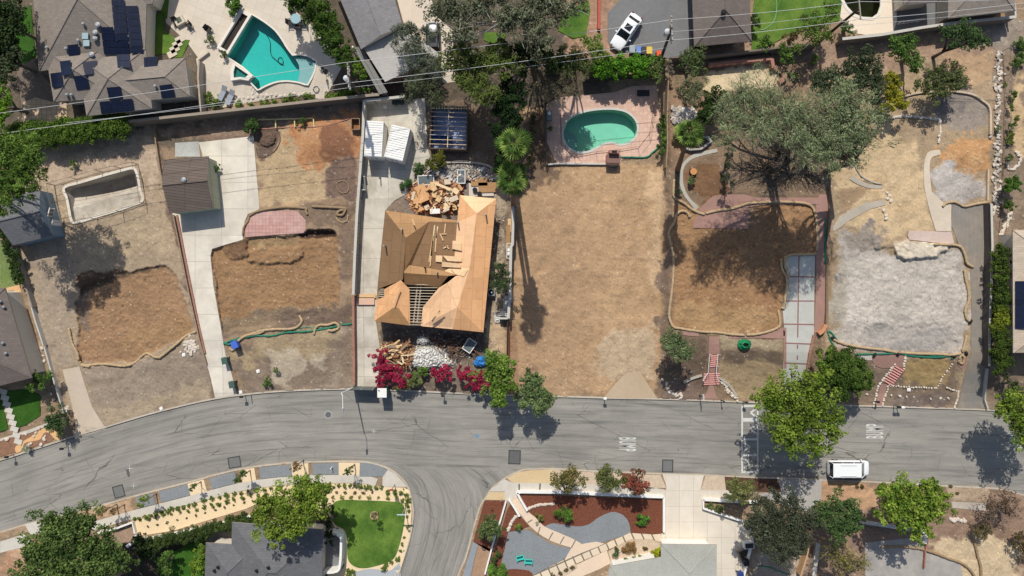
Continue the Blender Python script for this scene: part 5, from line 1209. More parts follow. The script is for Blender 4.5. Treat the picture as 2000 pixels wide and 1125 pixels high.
# ---------------------------------------------------------------- post and rail / chain link fences
def fence(label, pts, h, n_per, name='wire_fence', m=M_metal, r=.03, rails=(0, 1), brace=False, closed=False, group=None):
    if closed: pts = pts+[pts[0]]
    a0 = W(*pts[0]); t = empty(name, label, 'fence', a0, group=group); T = t.location
    for p, q in zip(pts, pts[1:]):
        A_, B_ = W(*p), W(*q); n = max(1, round((B_-A_).length/n_per))
        for i in range(n):
            c = A_.lerp(B_, i/n); mb = MB(); mb.cyl((c.x-T.x, c.y-T.y, gw(c.x, c.y)-T.z), r, h, 6); mb.build('post', m, t)
        for f in (.06, 1.0):
            mb = MB(); mb.tube([(A_.x-T.x, A_.y-T.y, A_.z-T.z+h*f), (B_.x-T.x, B_.y-T.y, B_.z-T.z+h*f)], r*.7, 5); mb.build('rail', m, t)
    c = W(*pts[-1]); mb = MB(); mb.cyl((c.x-T.x, c.y-T.y, c.z-T.z), r, h, 6); mb.build('post', m, t)
    return t
M_fg = mat('dull_fence_steel', (112,104,96), rough=.6, var=.1)
fence('sagging wire fence on thin posts around the drained pool', [(107,362),(150,350),(200,336),(270,321),(278,350),(286,398),(240,414),(190,428),(147,438),(122,436),(112,396)], 1.5, 2.4, m=M_fg, closed=True, r=.035)
fence('thin rusty wire fence around the brick patio with the kidney pool', [(1094,230),(1096,282),(1122,308),(1164,300),(1210,296),(1246,290),(1268,262),(1278,205)], 1.3, 2.0, m=M_rusty, r=.025)
fence('rusty wire fence following the white stone row on the right', [(1958,100),(1960,150),(1961,200),(1960,260),(1957,330),(1955,400),(1950,460)], 1.2, 3, m=M_rusty, r=.03)
fence('pale metal lattice fence above the murky pool wall', [(1752,48),(1795,42)], 1.0, .5, m=M_pipe, r=.04)
# white panels leaning on the wall above lot three drive
t = empty('metal_rack', 'grey wire rack standing against the grey wall by the driveway', 'rack', W(710, 360)); mb = MB()
for k in range(5): mb.box((-.35+.17*k, 0, .6), (.04, 1.6, .9), Matrix.Rotation(.1, 3, 'Z').to_euler().z)
mb.build('slats', M_metal, t); mb = MB(); [mb.box((0, s_*.8, .6), (.8,.06,1.0)) for s_ in (-1, 1)]; mb.build('frame', M_pipe, t)

# ---------------------------------------------------------------- utility poles and cables
def pole(label, base, top, h, cross=True):
    B_ = W(*base); P_ = WZ(top[0], top[1], B_.z+h); t = empty('utility_pole', label, 'utility pole', B_)
    d = P_-B_; mb = MB(); mb.tube([(0,0,-.3), tuple(d)], [.19,.13], 10); mb.build('pole', M_pole, t)
    if cross:
        for zz in (.99, .90):
            c = d*zz; mb = MB(); mb.box(c, (.14, 2.6, .14), .06); a = mb.build('crossarm', mat('grey_timber', (150,142,130), var=.1), t)
            mb = MB(); [mb.cyl((c.x+.06*-s_, c.y+s_*1.2, c.z+.06), .07, .2, 8, .04) for s_ in (-1, -.55, .55, 1)]; mb.build('insulators', M_pipe, a)
        c = d*.86; mb = MB(); mb.cyl((c.x-.38, c.y, c.z-.5), .3, .9, 14); mb.cyl((c.x-.38, c.y, c.z+.4), .3, .12, 14, .1); mb.build('transformer', mat('transformer_grey', (196,200,204), rough=.4, var=.05), t)
    return B_, P_
pA = pole('utility pole with crossarms leaning over the lower end of the fan pool patio', (706,190), (680,148), 10.5)
pB = pole('utility pole with grey transformer standing in the asphalt yard', (1293,110), (1312,55), 10.5)
pC = pole('dark utility pole leaning over the murky pool deck', (1600,82), (1679,16), 11.5, cross=False)
mb = MB(); d = pC[1]; mb.box(d, (.12, 2.4, .12), .1); o = mb.build('crossarm', MATS['grey_timber']); o.parent = bpy.data.objects['utility_pole.002']; o.location = -o.parent.location; o.matrix_parent_inverse = Matrix.Identity(4)
def cable(label, p, q, z0, z1, sag=.5, r=.022, dashed=False):
    a = WZ(p[0], p[1], z0); b = WZ(q[0], q[1], z1); n = 16; pts = []
    for i in range(n+1):
        f = i/n; v = a.lerp(b, f); v.z -= sag*4*f*(1-f); pts.append(v)
    mb = MB(); mb.tube(pts, r, 5); tag(mb.build('overhead_cable', M_wirew), label, 'cable')
cable('upper white cable from the left edge to the leaning pole by the fan pool', (-40,226), (668,123), 10.3, 10.5, r=.025)
cable('lower white cable from the left edge to the leaning pole by the fan pool', (-40,266), (680,162), 10.3, 10.5, r=.025)
cable('thin lowest cable crossing the solar panel house', (130,240), (690,170), 8.8, 9, r=.02)
cable('upper white cable between the fan pool pole and the asphalt yard pole', (668,123), (1316,38), 10.5, 10.5, r=.025)
cable('lower white cable between the fan pool pole and the asphalt yard pole', (680,162), (1314,78), 10.5, 10.5, r=.025)
cable('thin lowest cable between the fan pool pole and the asphalt yard pole', (690,170), (1310,92), 9, 9, r=.018)
cable('upper white cable from the asphalt yard pole to the leaning dark pole', (1316,38), (1681,3), 10.5, 11.5, r=.025)
cable('middle cable from the asphalt yard pole to the leaning dark pole', (1312,62), (1679,22), 10.3, 11.3, r=.018)
cable('lower white cable from the asphalt yard pole to the leaning dark pole', (1314,78), (1677,38), 10.5, 11.3, r=.025)
cable('upper cable from the leaning dark pole to the right edge', (1681,3), (2060,-6), 11.5, 11.5, r=.025)
cable('lower white cable from the leaning dark pole to the right edge', (1677,38), (2060,-2), 11.3, 11.3, r=.025)
cable('thin cable running down from the leaning dark pole to the right edge', (1640,52), (2060,8), 11, 11, r=.016)
# ---------------------------------------------------------------- street lamp, gate, portable toilet, signs
b_ = W(692, 756); t = empty('street_lamp', 'white street lamp post leaning over the kerb beside the grey panel gate', 'street lamp', b_)
tp = WZ(664, 769, b_.z+8)-b_; mb = MB(); mb.tube([(0,0,0),(tp.x*.86,tp.y*.86,7.2)], [.1,.06], 8); mb.tube([(tp.x*.86,tp.y*.86,7.2),(tp.x*.94+.2,tp.y-.3,7.6),(tp.x+.25,tp.y-1.7,7.7)], .035, 6); mb.build('post', M_pipe, t)
mb = MB(); mb.box((tp.x+.22, tp.y-1.9, 7.68), (.24,.6,.12)); mb.build('lamp_head', M_metal, t, .03)
b_ = W(713, 757); t = empty('panel_gate', 'dark grey panel gate standing across the foot of the container drive', 'gate', b_); mb = MB(); mb.box((0, .1, 1.15), (2.75, .12, 2.1), -.03); mb.build('panel', mat('dark_grey_panel', (92,96,94), rough=.6, var=.06), t)
mb = MB(); [mb.box((x, .1, 1.1), (.09,.16,2.3), -.03) for x in (-1.4, 0, 1.4)]; mb.build('posts', M_metal, t)
b_ = W(753, 762); t = empty('portable_toilet', 'green portable toilet with white roof in front of the red flowers', 'portable toilet', b_)
mb = MB(); mb.box((0,0,1.1), (1.05,1.05,2.15)); mb.build('cabin', mat('green_plastic', (60,92,80), rough=.5), t, .03)
mb = MB(); mb.box((0,0,2.24), (1.12,1.12,.14)); rf = mb.build('roof', M_white, t, .05); mb = MB(); mb.cyl((-.35,.35,2.3), .06, .2, 8); mb.build('vent', M_dark, rf)
mb = MB(); mb.box((0,-.54,1.05), (.8,.05,1.9)); mb.build('door', mat('pale_green_plastic', (120,150,136)), t)
def bin_(label, px, py, c, rz=0, s_=1.0, name='wheeled_bin'):
    v = W(px, py); t = empty(name, label, 'bin', v, rz, 'wheeled bins')
    m = mat('bin_plastic_%d_%d' % (c[0], c[1]), c, rough=.5, var=.05, bmp=0); mb = MB()
    b, tt = .24*s_, .31*s_
    vs = [(sx*b, sy*b*1.15, .1) for sx, sy in ((-1,-1),(1,-1),(1,1),(-1,1))]+[(sx*tt, sy*tt*1.2, 1.0*s_) for sx, sy in ((-1,-1),(1,-1),(1,1),(-1,1))]
    mb.add(vs, [(3,2,1,0),(4,5,6,7),(0,1,5,4),(1,2,6,5),(2,3,7,6),(3,0,4,7)]); mb.build('bin_body', m, t)
    mb = MB(); mb.box((0,-.02,1.04*s_), (.68*s_,.80*s_,.07)); mb.box((0,.42*s_,1.0*s_), (.5*s_,.06,.06)); mb.build('lid', m, t, .02)
    for sx in (-1, 1):
        mb = MB(); mb.tube([(sx*.27*s_, .26*s_, .12), (sx*.33*s_, .26*s_, .12)], .12, 10); mb.build('wheel', M_dark, t)
bin_('dark green bin on the second driveway edge, upper of the two', 445, 703, (66,92,82), .2); bin_('dark green bin lower down the second driveway edge by the kerb', 459, 749, (72,90,84), .2)
bin_('royal blue bin lying by the green silt socks on the second lot', 465, 672, (70,104,190), .4, 1.1)
bin_('blue bin at the hedge by the asphalt yard, left of the yellow one', 1245, 103, (104,134,190)); bin_('dark bin between the blue and the yellow bin', 1254, 104, (50,52,60)); bin_('yellow lidded bin at the hedge by the asphalt yard', 1265, 104, (214,180,70)); bin_('small orange bin beside the utility pole foot', 1284, 108, (222,84,40), 0, .75)
bin_('grey bin at the left end of the hedge by the asphalt yard', 1232, 101, (150,160,164))
bin_('dark green bin at the top of the container drive, left', 774, 202, (48,62,56)); bin_('dark green bin at the top of the container drive, right', 785, 201, (46,58,52))
bin_('dark blue bin at the lower edge beside the white wall', 1442, 1118, (40,62,120), .1); bin_('black bin above the dark blue bin by the white wall', 1452, 1092, (36,38,44), .1)
def sign_post(label, px, py, h, name='mailbox', size=(.4,.25,.3), m=M_pipe, pm=M_wood, grp=None, cat=None):
    v = W(px, py); t = empty(name, label, cat or name.replace('_', ' '), v, group=grp); mb = MB(); mb.box((0,0,h/2), (.09,.09,h)); mb.build('post', pm, t)
    mb = MB(); mb.box((0,0,h+size[2]/2-.03), size); mb.build('box' if name == 'mailbox' else 'board', m, t, .03)
M_blk = mat('black_metal', (40,40,42), rough=.5, var=.05)
for px, py, lb, m in ((27,888,'black mailbox at the kerb below the orange gravel path', M_blk),(133,872,'black mailbox on the kerb by the pale driveway', M_blk),(479,772,'black mailbox on the kerb below the green bins', M_blk),(867,770,'small mailbox on the kerb under the red flowers', M_blk),(1179,775,'white mailbox on the kerb below the tan lot', M_pipe),(1451,783,'black mailbox on the kerb beside the hump marking', M_blk),(1745,792,'black mailbox on the kerb below the stone lined steps', M_blk),(1752,792,'small white mailbox beside a black one on the kerb', M_pipe)):
    sign_post(lb, px, py, 1.1, m=m)
sign_post('white yard sign on a dark post beside the lower brick walk', 1366, 772, 1.4, 'yard_sign', (.08,.75,.6), M_white, M_blk)
sign_post('black short post light on the kerb right of the lower brick walk', 1408, 781, 1.1, 'post_light', (.18,.18,.2), M_blk, M_blk)
sign_post('black bollard light beside the pink stone lined walk', 1708, 783, .7, 'post_light', (.25,.25,.35), M_blk, M_blk)
sign_post('red round sign on a pole at the corner sidewalk', 771, 946, 2.1, 'street_sign', (.5,.08,.5), mat('red_sign', (150,40,40), rough=.5), M_metal)
sign_post('white street name sign on the corner by the curved lawn', 792, 991, 2.6, 'street_sign', (1.2,.06,.25), mat('white_blue_sign', (190,205,220), rough=.4), M_metal)
sign_post('slim grey utility stub in the sand verge by the entry walk', 979, 974, .9, 'marker_post', (.14,.14,.1), M_metal, M_metal)
sign_post('thin metal stake in the first gravel bed row', 649, 912, .8, 'marker_post', (.12,.12,.1), M_pipe, M_pipe)
sign_post('thin stake on the bank of the second lot', 490, 771, 1.2, 'marker_post', (.05,.05,.1), M_metal, M_metal)
for px, py, rz, lb in ((315,798,.5,'small white board lying near the kerb of the first lot'), (359,693,.1,'small white board beside the pale rubble heap'), (504,725,.3,'white torn bag lying on the second lot bank'), (752,206+2,0,'small white box on the container drive'), (470,766,.2,'white scrap lying by the lower green bin'), (1775,761,0,'small white stone marker on the bank of the ash lot')):
    v = W(px, py, .04); mb = MB(); mb.box((0,0,0), (.42,.42,.06), rz); mb.box((.05,.02,.05), (.3,.25,.05), rz+.3); o = mb.build('white_board', M_white, None, .01); o.location = v; tag(o, lb, 'board')
# manhole
v = WZ(641, 810, 0); t = empty('manhole', 'round grey manhole with concrete collar in the curving street', 'manhole', v); mb = MB(); mb.cyl((0,0,.0), .55, .010, 28); mb.build('collar', mat('manhole_ring', (150,150,146), var=.08), t); mb = MB(); mb.cyl((0,0,.010), .34, .008, 24); mb.build('lid', mat('cast_iron', (96,96,94), rough=.6, var=.15), t)

# ---------------------------------------------------------------- cars
def loft(mb, stations, mi=0, cap=True):
    n = len(stations[0]); vs = [p for s_ in stations for p in s_]
    fs = [(i*n+k, i*n+(k+1) % n, (i+1)*n+(k+1) % n, (i+1)*n+k) for i in range(len(stations)-1) for k in range(n)]
    if cap: fs += [tuple(range(n-1, -1, -1)), tuple((len(stations)-1)*n+k for k in range(n))]
    mb.add(vs, fs, mi)
def car(label, px, py, rz, L, Wd, kind, name='parked_car'):
    v = W(px, py, 0); t = empty(name, label, 'car', v, rz)
    mp_ = mat('white_car_paint', (236,237,238), rough=.22, var=.01, bmp=0, spec=.6); g = mat('car_glass', (16,20,24), rough=.06, var=.02, bmp=0, spec=.8)
    van = kind == 'van'; bz = 1.05 if van else .92
    prof = ([(-.5,.86,.82),(-.49,.93,.98),(-.44,.98,1.02),(-.2,1,1.04),(.15,1,1.04),(.34,.99,1.02),(.42,.95,.96),(.475,.86,.86),(.5,.70,.70)] if van else
            [(-.5,.80,.72),(-.485,.90,.84),(-.42,.96,.90),(-.3,1,.93),(.0,1,.93),(.2,1,.92),(.36,.97,.86),(.45,.90,.78),(.49,.78,.68),(.5,.66,.6)])
    st_ = []
    for x, w_, z in prof:
        hw = Wd/2*w_; X_ = x*L; st_.append([(X_,-hw*.92,.22),(X_,-hw,.5),(X_,-hw*.985,z*.85),(X_,-hw*.86,z),(X_,0,z+.035),(X_,hw*.86,z),(X_,hw*.985,z*.85),(X_,hw,.5),(X_,hw*.92,.22)])
    mb = MB(); mb.smooth = True; loft(mb, st_); body = mb.build('body', mp_, t); es = body.modifiers.new('s', 'SUBSURF'); es.levels = 1; es.render_levels = 2
    # greenhouse
    rz_ = 1.86 if van else 1.42; xr0, xr1 = (-.48, .20) if van else (-.27, .06); xb0, xb1 = (-.492, .36) if van else (-.40, .24)
    wr = .93 if van else .80; wb = .955 if van else .92
    def ring(x, w_, z): return [(x*L, -Wd/2*w_, z), (x*L, Wd/2*w_, z)]
    z0 = bz-.06
    A_ = [(xb0*L,-Wd/2*wb*.94,z0),(xb0*L,Wd/2*wb*.94,z0),(xb1*L,Wd/2*wb*.9,z0-.04),(xb1*L,-Wd/2*wb*.9,z0-.04)]
    B_ = [(xr0*L,-Wd/2*wr*.95,rz_),(xr0*L,Wd/2*wr*.95,rz_),(xr1*L,Wd/2*wr*.96,rz_),(xr1*L,-Wd/2*wr*.96,rz_)]
    mb = MB(); mb.add(A_+B_, [(3,2,1,0),(0,1,5,4),(1,2,6,5),(2,3,7,6),(3,0,4,7)]); gl = mb.build('windows', g, t)
    b = bmesh.new(); b.from_mesh(gl.data); bmesh.ops.recalc_face_normals(b, faces=b.faces[:]); b.to_mesh(gl.data); b.free()
    mb = MB(); e_ = .035; C_ = [(p[0]+(e_ if p[0] > 0 else -e_), p[1]*1.03, rz_-.03) for p in B_]; D_ = [(p[0]*.97, p[1]*.9, rz_+.05) for p in B_]
    mb.add(C_+D_, [(3,2,1,0),(4,5,6,7),(0,1,5,4),(1,2,6,5),(2,3,7,6),(3,0,4,7)]); rf = mb.build('roof', mp_, t, .03)
    # pillars
    mb = MB()
    for i in range(4): mb.tube([A_[i], C_[i]], .05, 5)
    for fx in ((.35, .72) if van else (.5,)):
        for (a, b2, c_, d_) in ((A_[0], A_[3], C_[0], C_[3]), (A_[1], A_[2], C_[1], C_[2])):
            mb.tube([Vector(a).lerp(Vector(b2), fx), Vector(c_).lerp(Vector(d_), fx)], .04, 5)
    mb.build('pillars', mp_, t)
    if not van:
        mb = MB(); mb.box((-.11*L+.25, 0, rz_+.08), (.72, .82, .02)); mb.build('sunroof', g, rf)
    else:
        mb = MB(); [mb.box((-.12*L, s_*Wd*.33, rz_+.08), (1.9,.05,.05)) for s_ in (-1, 1)]; mb.build('roof_rail', mat('silver_rail', (190,190,192), rough=.4, var=.02), rf)
    for sx in (-.31, .31):
        for sy in (-1, 1):
            mb = MB(); mb.tube([(sx*L, sy*(Wd/2-.2), .33), (sx*L, sy*(Wd/2-.01), .33)], .33, 16); wl = mb.build('wheel', M_dark, t); mb = MB(); mb.tube([(sx*L, sy*(Wd/2-.05), .33), (sx*L, sy*(Wd/2+.005), .33)], .2, 12); mb.build('rim', M_metal, wl)
    for sy in (-1, 1):
        mb = MB(); mb.box(((.27 if van else .15)*L, sy*(Wd/2+.09), bz), (.16,.2,.14)); mb.build('mirror', mp_, t, .03)
        mb = MB(); mb.box((.465*L, sy*Wd*.34, .72), (.16,.32,.14), -sy*.35); mb.build('headlight', mat('headlight_glass', (170,180,186), rough=.15, var=.02), t, .03)
        mb = MB(); mb.box((-.485*L, sy*Wd*.36, .85), (.08,.28,.16)); mb.build('tail_light', mat('tail_light_red', (130,20,20), rough=.3, var=.02), t, .02)
    return t
car('white van parked at the south kerb facing right', 1652, 911.5, 0, 4.95, 1.92, 'van')
car('white sedan with dark sunroof parked askew in the asphalt yard', 1221, 66, math.radians(-125), 4.75, 1.82, 'sedan')
bpy.data.objects['car_tmp'] if 'car_tmp' in bpy.data.objects else None
def car_dark(): pass
t = car('dark car covered by tree shade on the beige court at the top', 847, 82, math.radians(92), 4.2, 1.75, 'sedan')
for ch in list(t.children_recursive):
    if ch.type == 'MESH' and ch.data.materials and ch.data.materials[0].name == 'white_car_paint': ch.data.materials[0] = mat('dark_car_paint', (40,46,50), rough=.25, var=.02, bmp=0, spec=.6)

# ---------------------------------------------------------------- wattles and silt socks
def wattle(lb, pts, m=M_straw, r=.16, cat='wattle', name='straw_wattle', grp='straw wattles on the cleared lots', wob=1.0):
    pts = [(p[0]+random.uniform(-1, 1)*wob, p[1]+random.uniform(-1, 1)*wob) if 0 < i < len(pts)-1 else p for i, p in enumerate(pts)]
    P = catmull(pts, 6); mb = MB(); mb.smooth = True
    mb.tube([W(p[0], p[1], r*.8) for p in P], [r*(1+.13*math.sin(i*2.1+len(P))) if 0 < i < len(P)-1 else r*.5 for i in range(len(P))], 8, flat=.85)
    tag(mb.build(name, m), lb, cat, grp)
wattle('tan straw wattle up the left side of the first dug pad', [(134,640),(138,660),(142,672),(150,690),(153,705)])
wattle('tan straw wattle winding below the first dug pad', [(155,706),(165,713),(195,711),(215,711),(240,714),(255,713),(268,706),(278,695),(288,690),(305,698),(318,694)])
wattle('short doubled straw wattle at the pad corner above the pale driveway', [(156,709),(163,715),(176,716)])
wattle('tan straw wattle climbing to the timber wall right of the first pad', [(310,700),(325,688),(345,672),(365,655),(383,648)])
wattle('short straw wattle branching beneath the first dug pad', [(241,705),(248,711),(256,713)])
wattle('straw wattle arching over the pink slab on the second lot', [(486,422),(500,414),(530,407),(560,404),(596,406),(598,413),(601,420)], M_strawd)
wattle('dark wattle hugging the left end of the pink slab', [(486,422),(484,432),(476,445),(474,460)], M_strawd, r=.12)
wattle('straw wattle stub right of the pink slab ending in a coil', [(608,403),(640,404),(672,406),(674,412),(668,420),(658,418),(662,412),(672,410)], M_strawd)
wattle('thin pale hoop of wattle lying below the coil', [(656,424),(660,431),(668,434),(677,430),(679,420)], M_straw, r=.07)
wattle('loose ring of pipe lying on the second lot', sm([(658,360),(664,355),(673,354),(680,361),(680,372),(672,378),(662,374)]), M_strawd, r=.06, name='pipe_ring', cat='pipe')
wattle('straw wattle along the green silt sock, left part of the second lot', [(447,680),(456,683),(463,668),(475,659),(500,650),(512,645),(540,644),(560,643),(578,640),(588,632),(588,624),(584,616)])
wattle('short straw wattle next to the pink paver scrap', [(462,668),(480,656),(505,652),(518,645)])
wattle('hook shaped straw wattle on the green silt sock of the second lot', [(613,654),(616,640),(625,635),(640,634),(652,630),(660,634),(660,642),(650,646),(640,645)])
for lb, pts in (('green silt sock running across the front of the second lot', [(436,672),(448,668),(458,664),(480,658),(500,655),(530,655),(560,650),(600,648),(640,641),(662,636)]), ('second green silt sock strand beside the blue bin', [(436,669),(448,672),(462,662),(470,660),(490,656),(505,652)]), ('green silt sock stub by the brick wall of the second lot', [(666,634),(680,633),(689,631)]), ('thin green silt sock strand under the hook shaped wattle', [(575,643),(600,640),(625,641),(655,633)])):
    wattle(lb, pts, M_green, r=.11 if 'thin' not in lb else .05, cat='silt sock', name='silt_sock', grp='green silt socks')
wattle('long straw wattle from the palm down the left of the fourth pad', [(1317,350),(1315,370),(1318,386),(1335,396),(1350,408),(1364,414),(1377,419)])
wattle('straw wattle crossing the half round rose patio', [(1378,417),(1400,412),(1430,406),(1460,398),(1480,396)])
wattle('straw wattle along the top edge of the shaded fourth pad', [(1480,396),(1510,395),(1550,394),(1575,398),(1588,408),(1594,430),(1597,460),(1596,490)])
wattle('hook of straw wattle beside the rose patio', [(1348,425),(1342,415),(1330,413),(1322,420),(1316,435),(1308,450),(1306,460),(1312,482)])
wattle('long thin straw wattle down the left side of the fourth pad', [(1312,482),(1315,500),(1315,540),(1312,580),(1308,610),(1308,625),(1316,638),(1330,642),(1352,646)])
wattle('straw wattle along the bottom of the fourth pad, left piece', [(1350,645),(1375,648),(1400,650),(1425,653),(1455,655)])
wattle('straw wattle along the bottom of the fourth pad, right piece', [(1458,654),(1480,652),(1505,646),(1520,638),(1524,628),(1520,605)])
wattle('straw wattle over the top of the slab driveway', [(1595,496),(1570,497),(1545,498),(1535,505),(1533,520),(1537,530),(1540,545)])
wattle('doubled straw wattle on the left edge of the slab driveway', [(1526,505),(1528,525),(1535,540),(1538,560),(1534,580),(1532,602),(1526,600)])
wattle('straw wattle at the foot of the rusty hilltop, like a wave', [(1841,404),(1848,396),(1862,395),(1872,397),(1885,402),(1905,399),(1934,394)])
wattle('straw wattle from the pale rose slab down the ash lot', [(1824,477),(1850,478),(1868,478),(1878,485),(1886,500),(1890,515),(1902,522)])
wattle('straw wattle hanging down the right side of the ash lot', [(1884,526),(1887,545),(1893,570),(1892,590),(1886,605),(1888,622),(1895,628)])
wattle('fraying straw wattle at the lower right corner of the ash lot', [(1888,655),(1884,670),(1880,688)])
wattle('straw wattle across the front of the ash lot, left piece', [(1625,660),(1633,667),(1658,675),(1690,680),(1730,684),(1757,690)])
wattle('straw wattle across the front of the ash lot, right piece', [(1757,688),(1790,690),(1830,692),(1858,693),(1878,690)])
wattle('small looped wattle end by the old asphalt drive', sm([(1874,702),(1878,694),(1884,700),(1880,710),(1874,706)]), r=.14)
wattle('twin pipe bundle down the edge of the brick path', [(1618,500),(1618,540),(1616,600),(1616,650)], M_strawd, r=.1, name='edging_pipe', cat='pipe')
for lb, pts in (('green silt sock looping at the left front corner of the ash lot', [(1632,680),(1622,665),(1617,650),(1622,649),(1632,660),(1635,664)]), ('green silt sock across the front of the ash lot', [(1670,692),(1700,692),(1730,692),(1755,689),(1800,692),(1830,696),(1850,692),(1862,695),(1858,702)]), ('second green silt sock strand at the front right of the ash lot', [(1752,689),(1780,694),(1810,698),(1835,698),(1862,694)]), ('green silt sock edging the brick patio south of the kidney pool', [(1209,307),(1230,308),(1262,307),(1275,298),(1288,286)]), ('green silt sock strand upright by the brick path', [(1612,425),(1612,480),(1611,515)])):
    wattle(lb, pts, M_green, r=.1, cat='silt sock', name='silt_sock', grp='green silt socks')
# coiled heap of green sock
v = W(1453, 673); mb = MB(); mb.smooth = True
for k in range(7):
    R1 = .75-.06*k; a0 = k*1.1; pts = [(R1*math.cos(a0+i*.6)*(1+.15*math.sin(i*2+k)), R1*.8*math.sin(a0+i*.6), .1+.07*k) for i in range(9)]; mb.tube(pts, .11, 7)
o = mb.build('silt_sock', mat('bright_green_sock', (24,120,74), var=.25, rough=.5)); o.location = v; tag(o, 'coiled heap of bright green silt sock on the bank by the brick steps', 'silt sock', 'green silt socks')
for i, (px, py, lb) in enumerate(((1625,660,'black sandbag at the green loop on the ash lot corner'), (1707,693,'black sandbag on the sock left of the round rose patio'), (1752,691,'black sandbag on the sock above the stone lined steps'), (1861,696,'black sandbag at the right end of the green sock'), (1894,628,'black sandbag where the side wattle ends'), (1886,690,'black sandbag beside the looped wattle end'))):
    mb = MB(); mb.tube([(-.25,0,.12),(0,0,.16),(.25,0,.12)], [.12,.2,.12], 8); o = mb.build('sandbag', M_dark); o.location = W(px, py); o.rotation_euler = (0, 0, i); tag(o, lb, 'sandbag', 'black sandbags')

# ---------------------------------------------------------------- brick steps with rails
def steps(label, p0, p1, wd, n, dirpx, group=None, name='brick_steps'):
    a = W(*p0); b = W(*p1); t = empty(name, label, 'steps', b); d = a-b; L_ = Vector((d.x, d.y)).length; ang = math.atan2(d.y, d.x); ux, uy = math.cos(ang), math.sin(ang)
    rise = (a.z-b.z)/n; run = L_/n
    for k in range(n):
        c = (ux*run*(k+.5), uy*run*(k+.5)); mb = MB(); mb.box((c[0], c[1], rise*(k+1)/2-.15+.02), (run, wd, rise*(k+1)+.3), ang); s_ = mb.build('step', mat('step_brick', (124,74,66), var=.15), t)
        mb = MB(); mb.box((c[0]-ux*run*.5+ux*.07, c[1]-uy*run*.5+uy*.07, rise*(k+1)+.035), (.16, wd*.99, .035), ang); mb.build('nosing', mat('pink_nosing', (206,150,140), var=.08), s_)
    return t
G_keep = None
steps('upper flight of red brick steps with white railings', (1394.5,692), (1394.5,716), 1.0, 6, None)
steps('lower wider flight of red brick steps at the bank foot', (1390,727), (1389,751), 2.0, 6, None)
steps('diagonal flight of brick steps between white stones on the ash lot', (1757,716), (1732,748), 1.35, 8, None)
for sx, lb in ((-1, 'white railing on the left of the brick steps'), (1, 'white railing on the right of the brick steps')):
    pts = [(1394.5+sx*8, 692), (1392+sx*8, 714), (1391+sx*8, 728), (1388+sx*14, 741), (1389+sx*16, 744)]
    b_ = W(*pts[0]); t = empty('stair_railing', lb, 'railing', b_, group='white railings of the brick steps'); T = t.location
    mb = MB(); mb.tube([W(p[0], p[1], .9)-T for p in pts], .045, 6); mb.build('handrail', M_white, t)
    for p in (pts[0], pts[1], pts[2], pts[4]): v = W(*p)-T; mb = MB(); mb.cyl((v.x, v.y, v.z), .03, .9, 6); mb.build('post', M_white, t)
# dark red joints of the slab driveway
M_rj = mat('red_joint', (140,104,98), var=.1)
for i, pl in enumerate(([(1560.5,500),(1557,720)], [(1532,540),(1591,541)], [(1531,588),(1591,588)], [(1528,633),(1590,634)], [(1532,670),(1584,672)], [(1532,709),(1577,711)])):
    mb = MB(); P = resample(pl, 10); vs = []
    for p in P:
        dx, dy = pl[1][0]-pl[0][0], pl[1][1]-pl[0][1]; l = math.hypot(dx, dy); nx, ny = -dy/l*1.3, dx/l*1.3
        vs += [W(p[0]+nx, p[1]+ny, .026+.0015*i), W(p[0]-nx, p[1]-ny, .026+.0015*i)]
    mb.add(vs, [(2*k, 2*k+1, 2*k+3, 2*k+2) for k in range(10)]); o = mb.build('paving_joint', M_rj); o['kind'] = 'structure'
    if o.data.polygons[0].normal.z < 0: o.data.flip_normals()
# ---------------------------------------------------------------- trees, hedges and shrubs
M_leaf = attr_mat('foliage', fine=0, rough=.75, bmp=0, tl=.28); M_bark = mat('grey_bark', (120,108,96), var=.25, scale=4); M_barkd = mat('dark_bark', (78,66,56), var=.25, scale=4)
DENS, SIZE = 9.0, .70
def quads(name, c, a, b, colr, parent=None, T=None, m=None):
    n = len(c); T = np.zeros(3) if T is None else np.array(T)
    v = np.stack([c-a*.5-b, c+a*.5-b*.35, c+a*.28+b, c-a*.5+b*.4], 1)-T
    me = bpy.data.meshes.new(name); me.vertices.add(4*n); me.vertices.foreach_set('co', v.astype(np.float32).reshape(-1))
    me.loops.add(4*n); me.loops.foreach_set('vertex_index', np.arange(4*n, dtype=np.int32)); me.polygons.add(n); me.polygons.foreach_set('loop_start', np.arange(0, 4*n, 4, dtype=np.int32)); me.update()
    at = me.color_attributes.new('col', 'FLOAT_COLOR', 'POINT'); cc = np.repeat(np.concatenate([np.clip(colr, .004, .9), np.ones((n, 1))], 1), 4, 0).astype(np.float32); at.data.foreach_set('color', cc.reshape(-1))
    me.materials.append(m or M_leaf); return link(bpy.data.objects.new(name, me), parent)
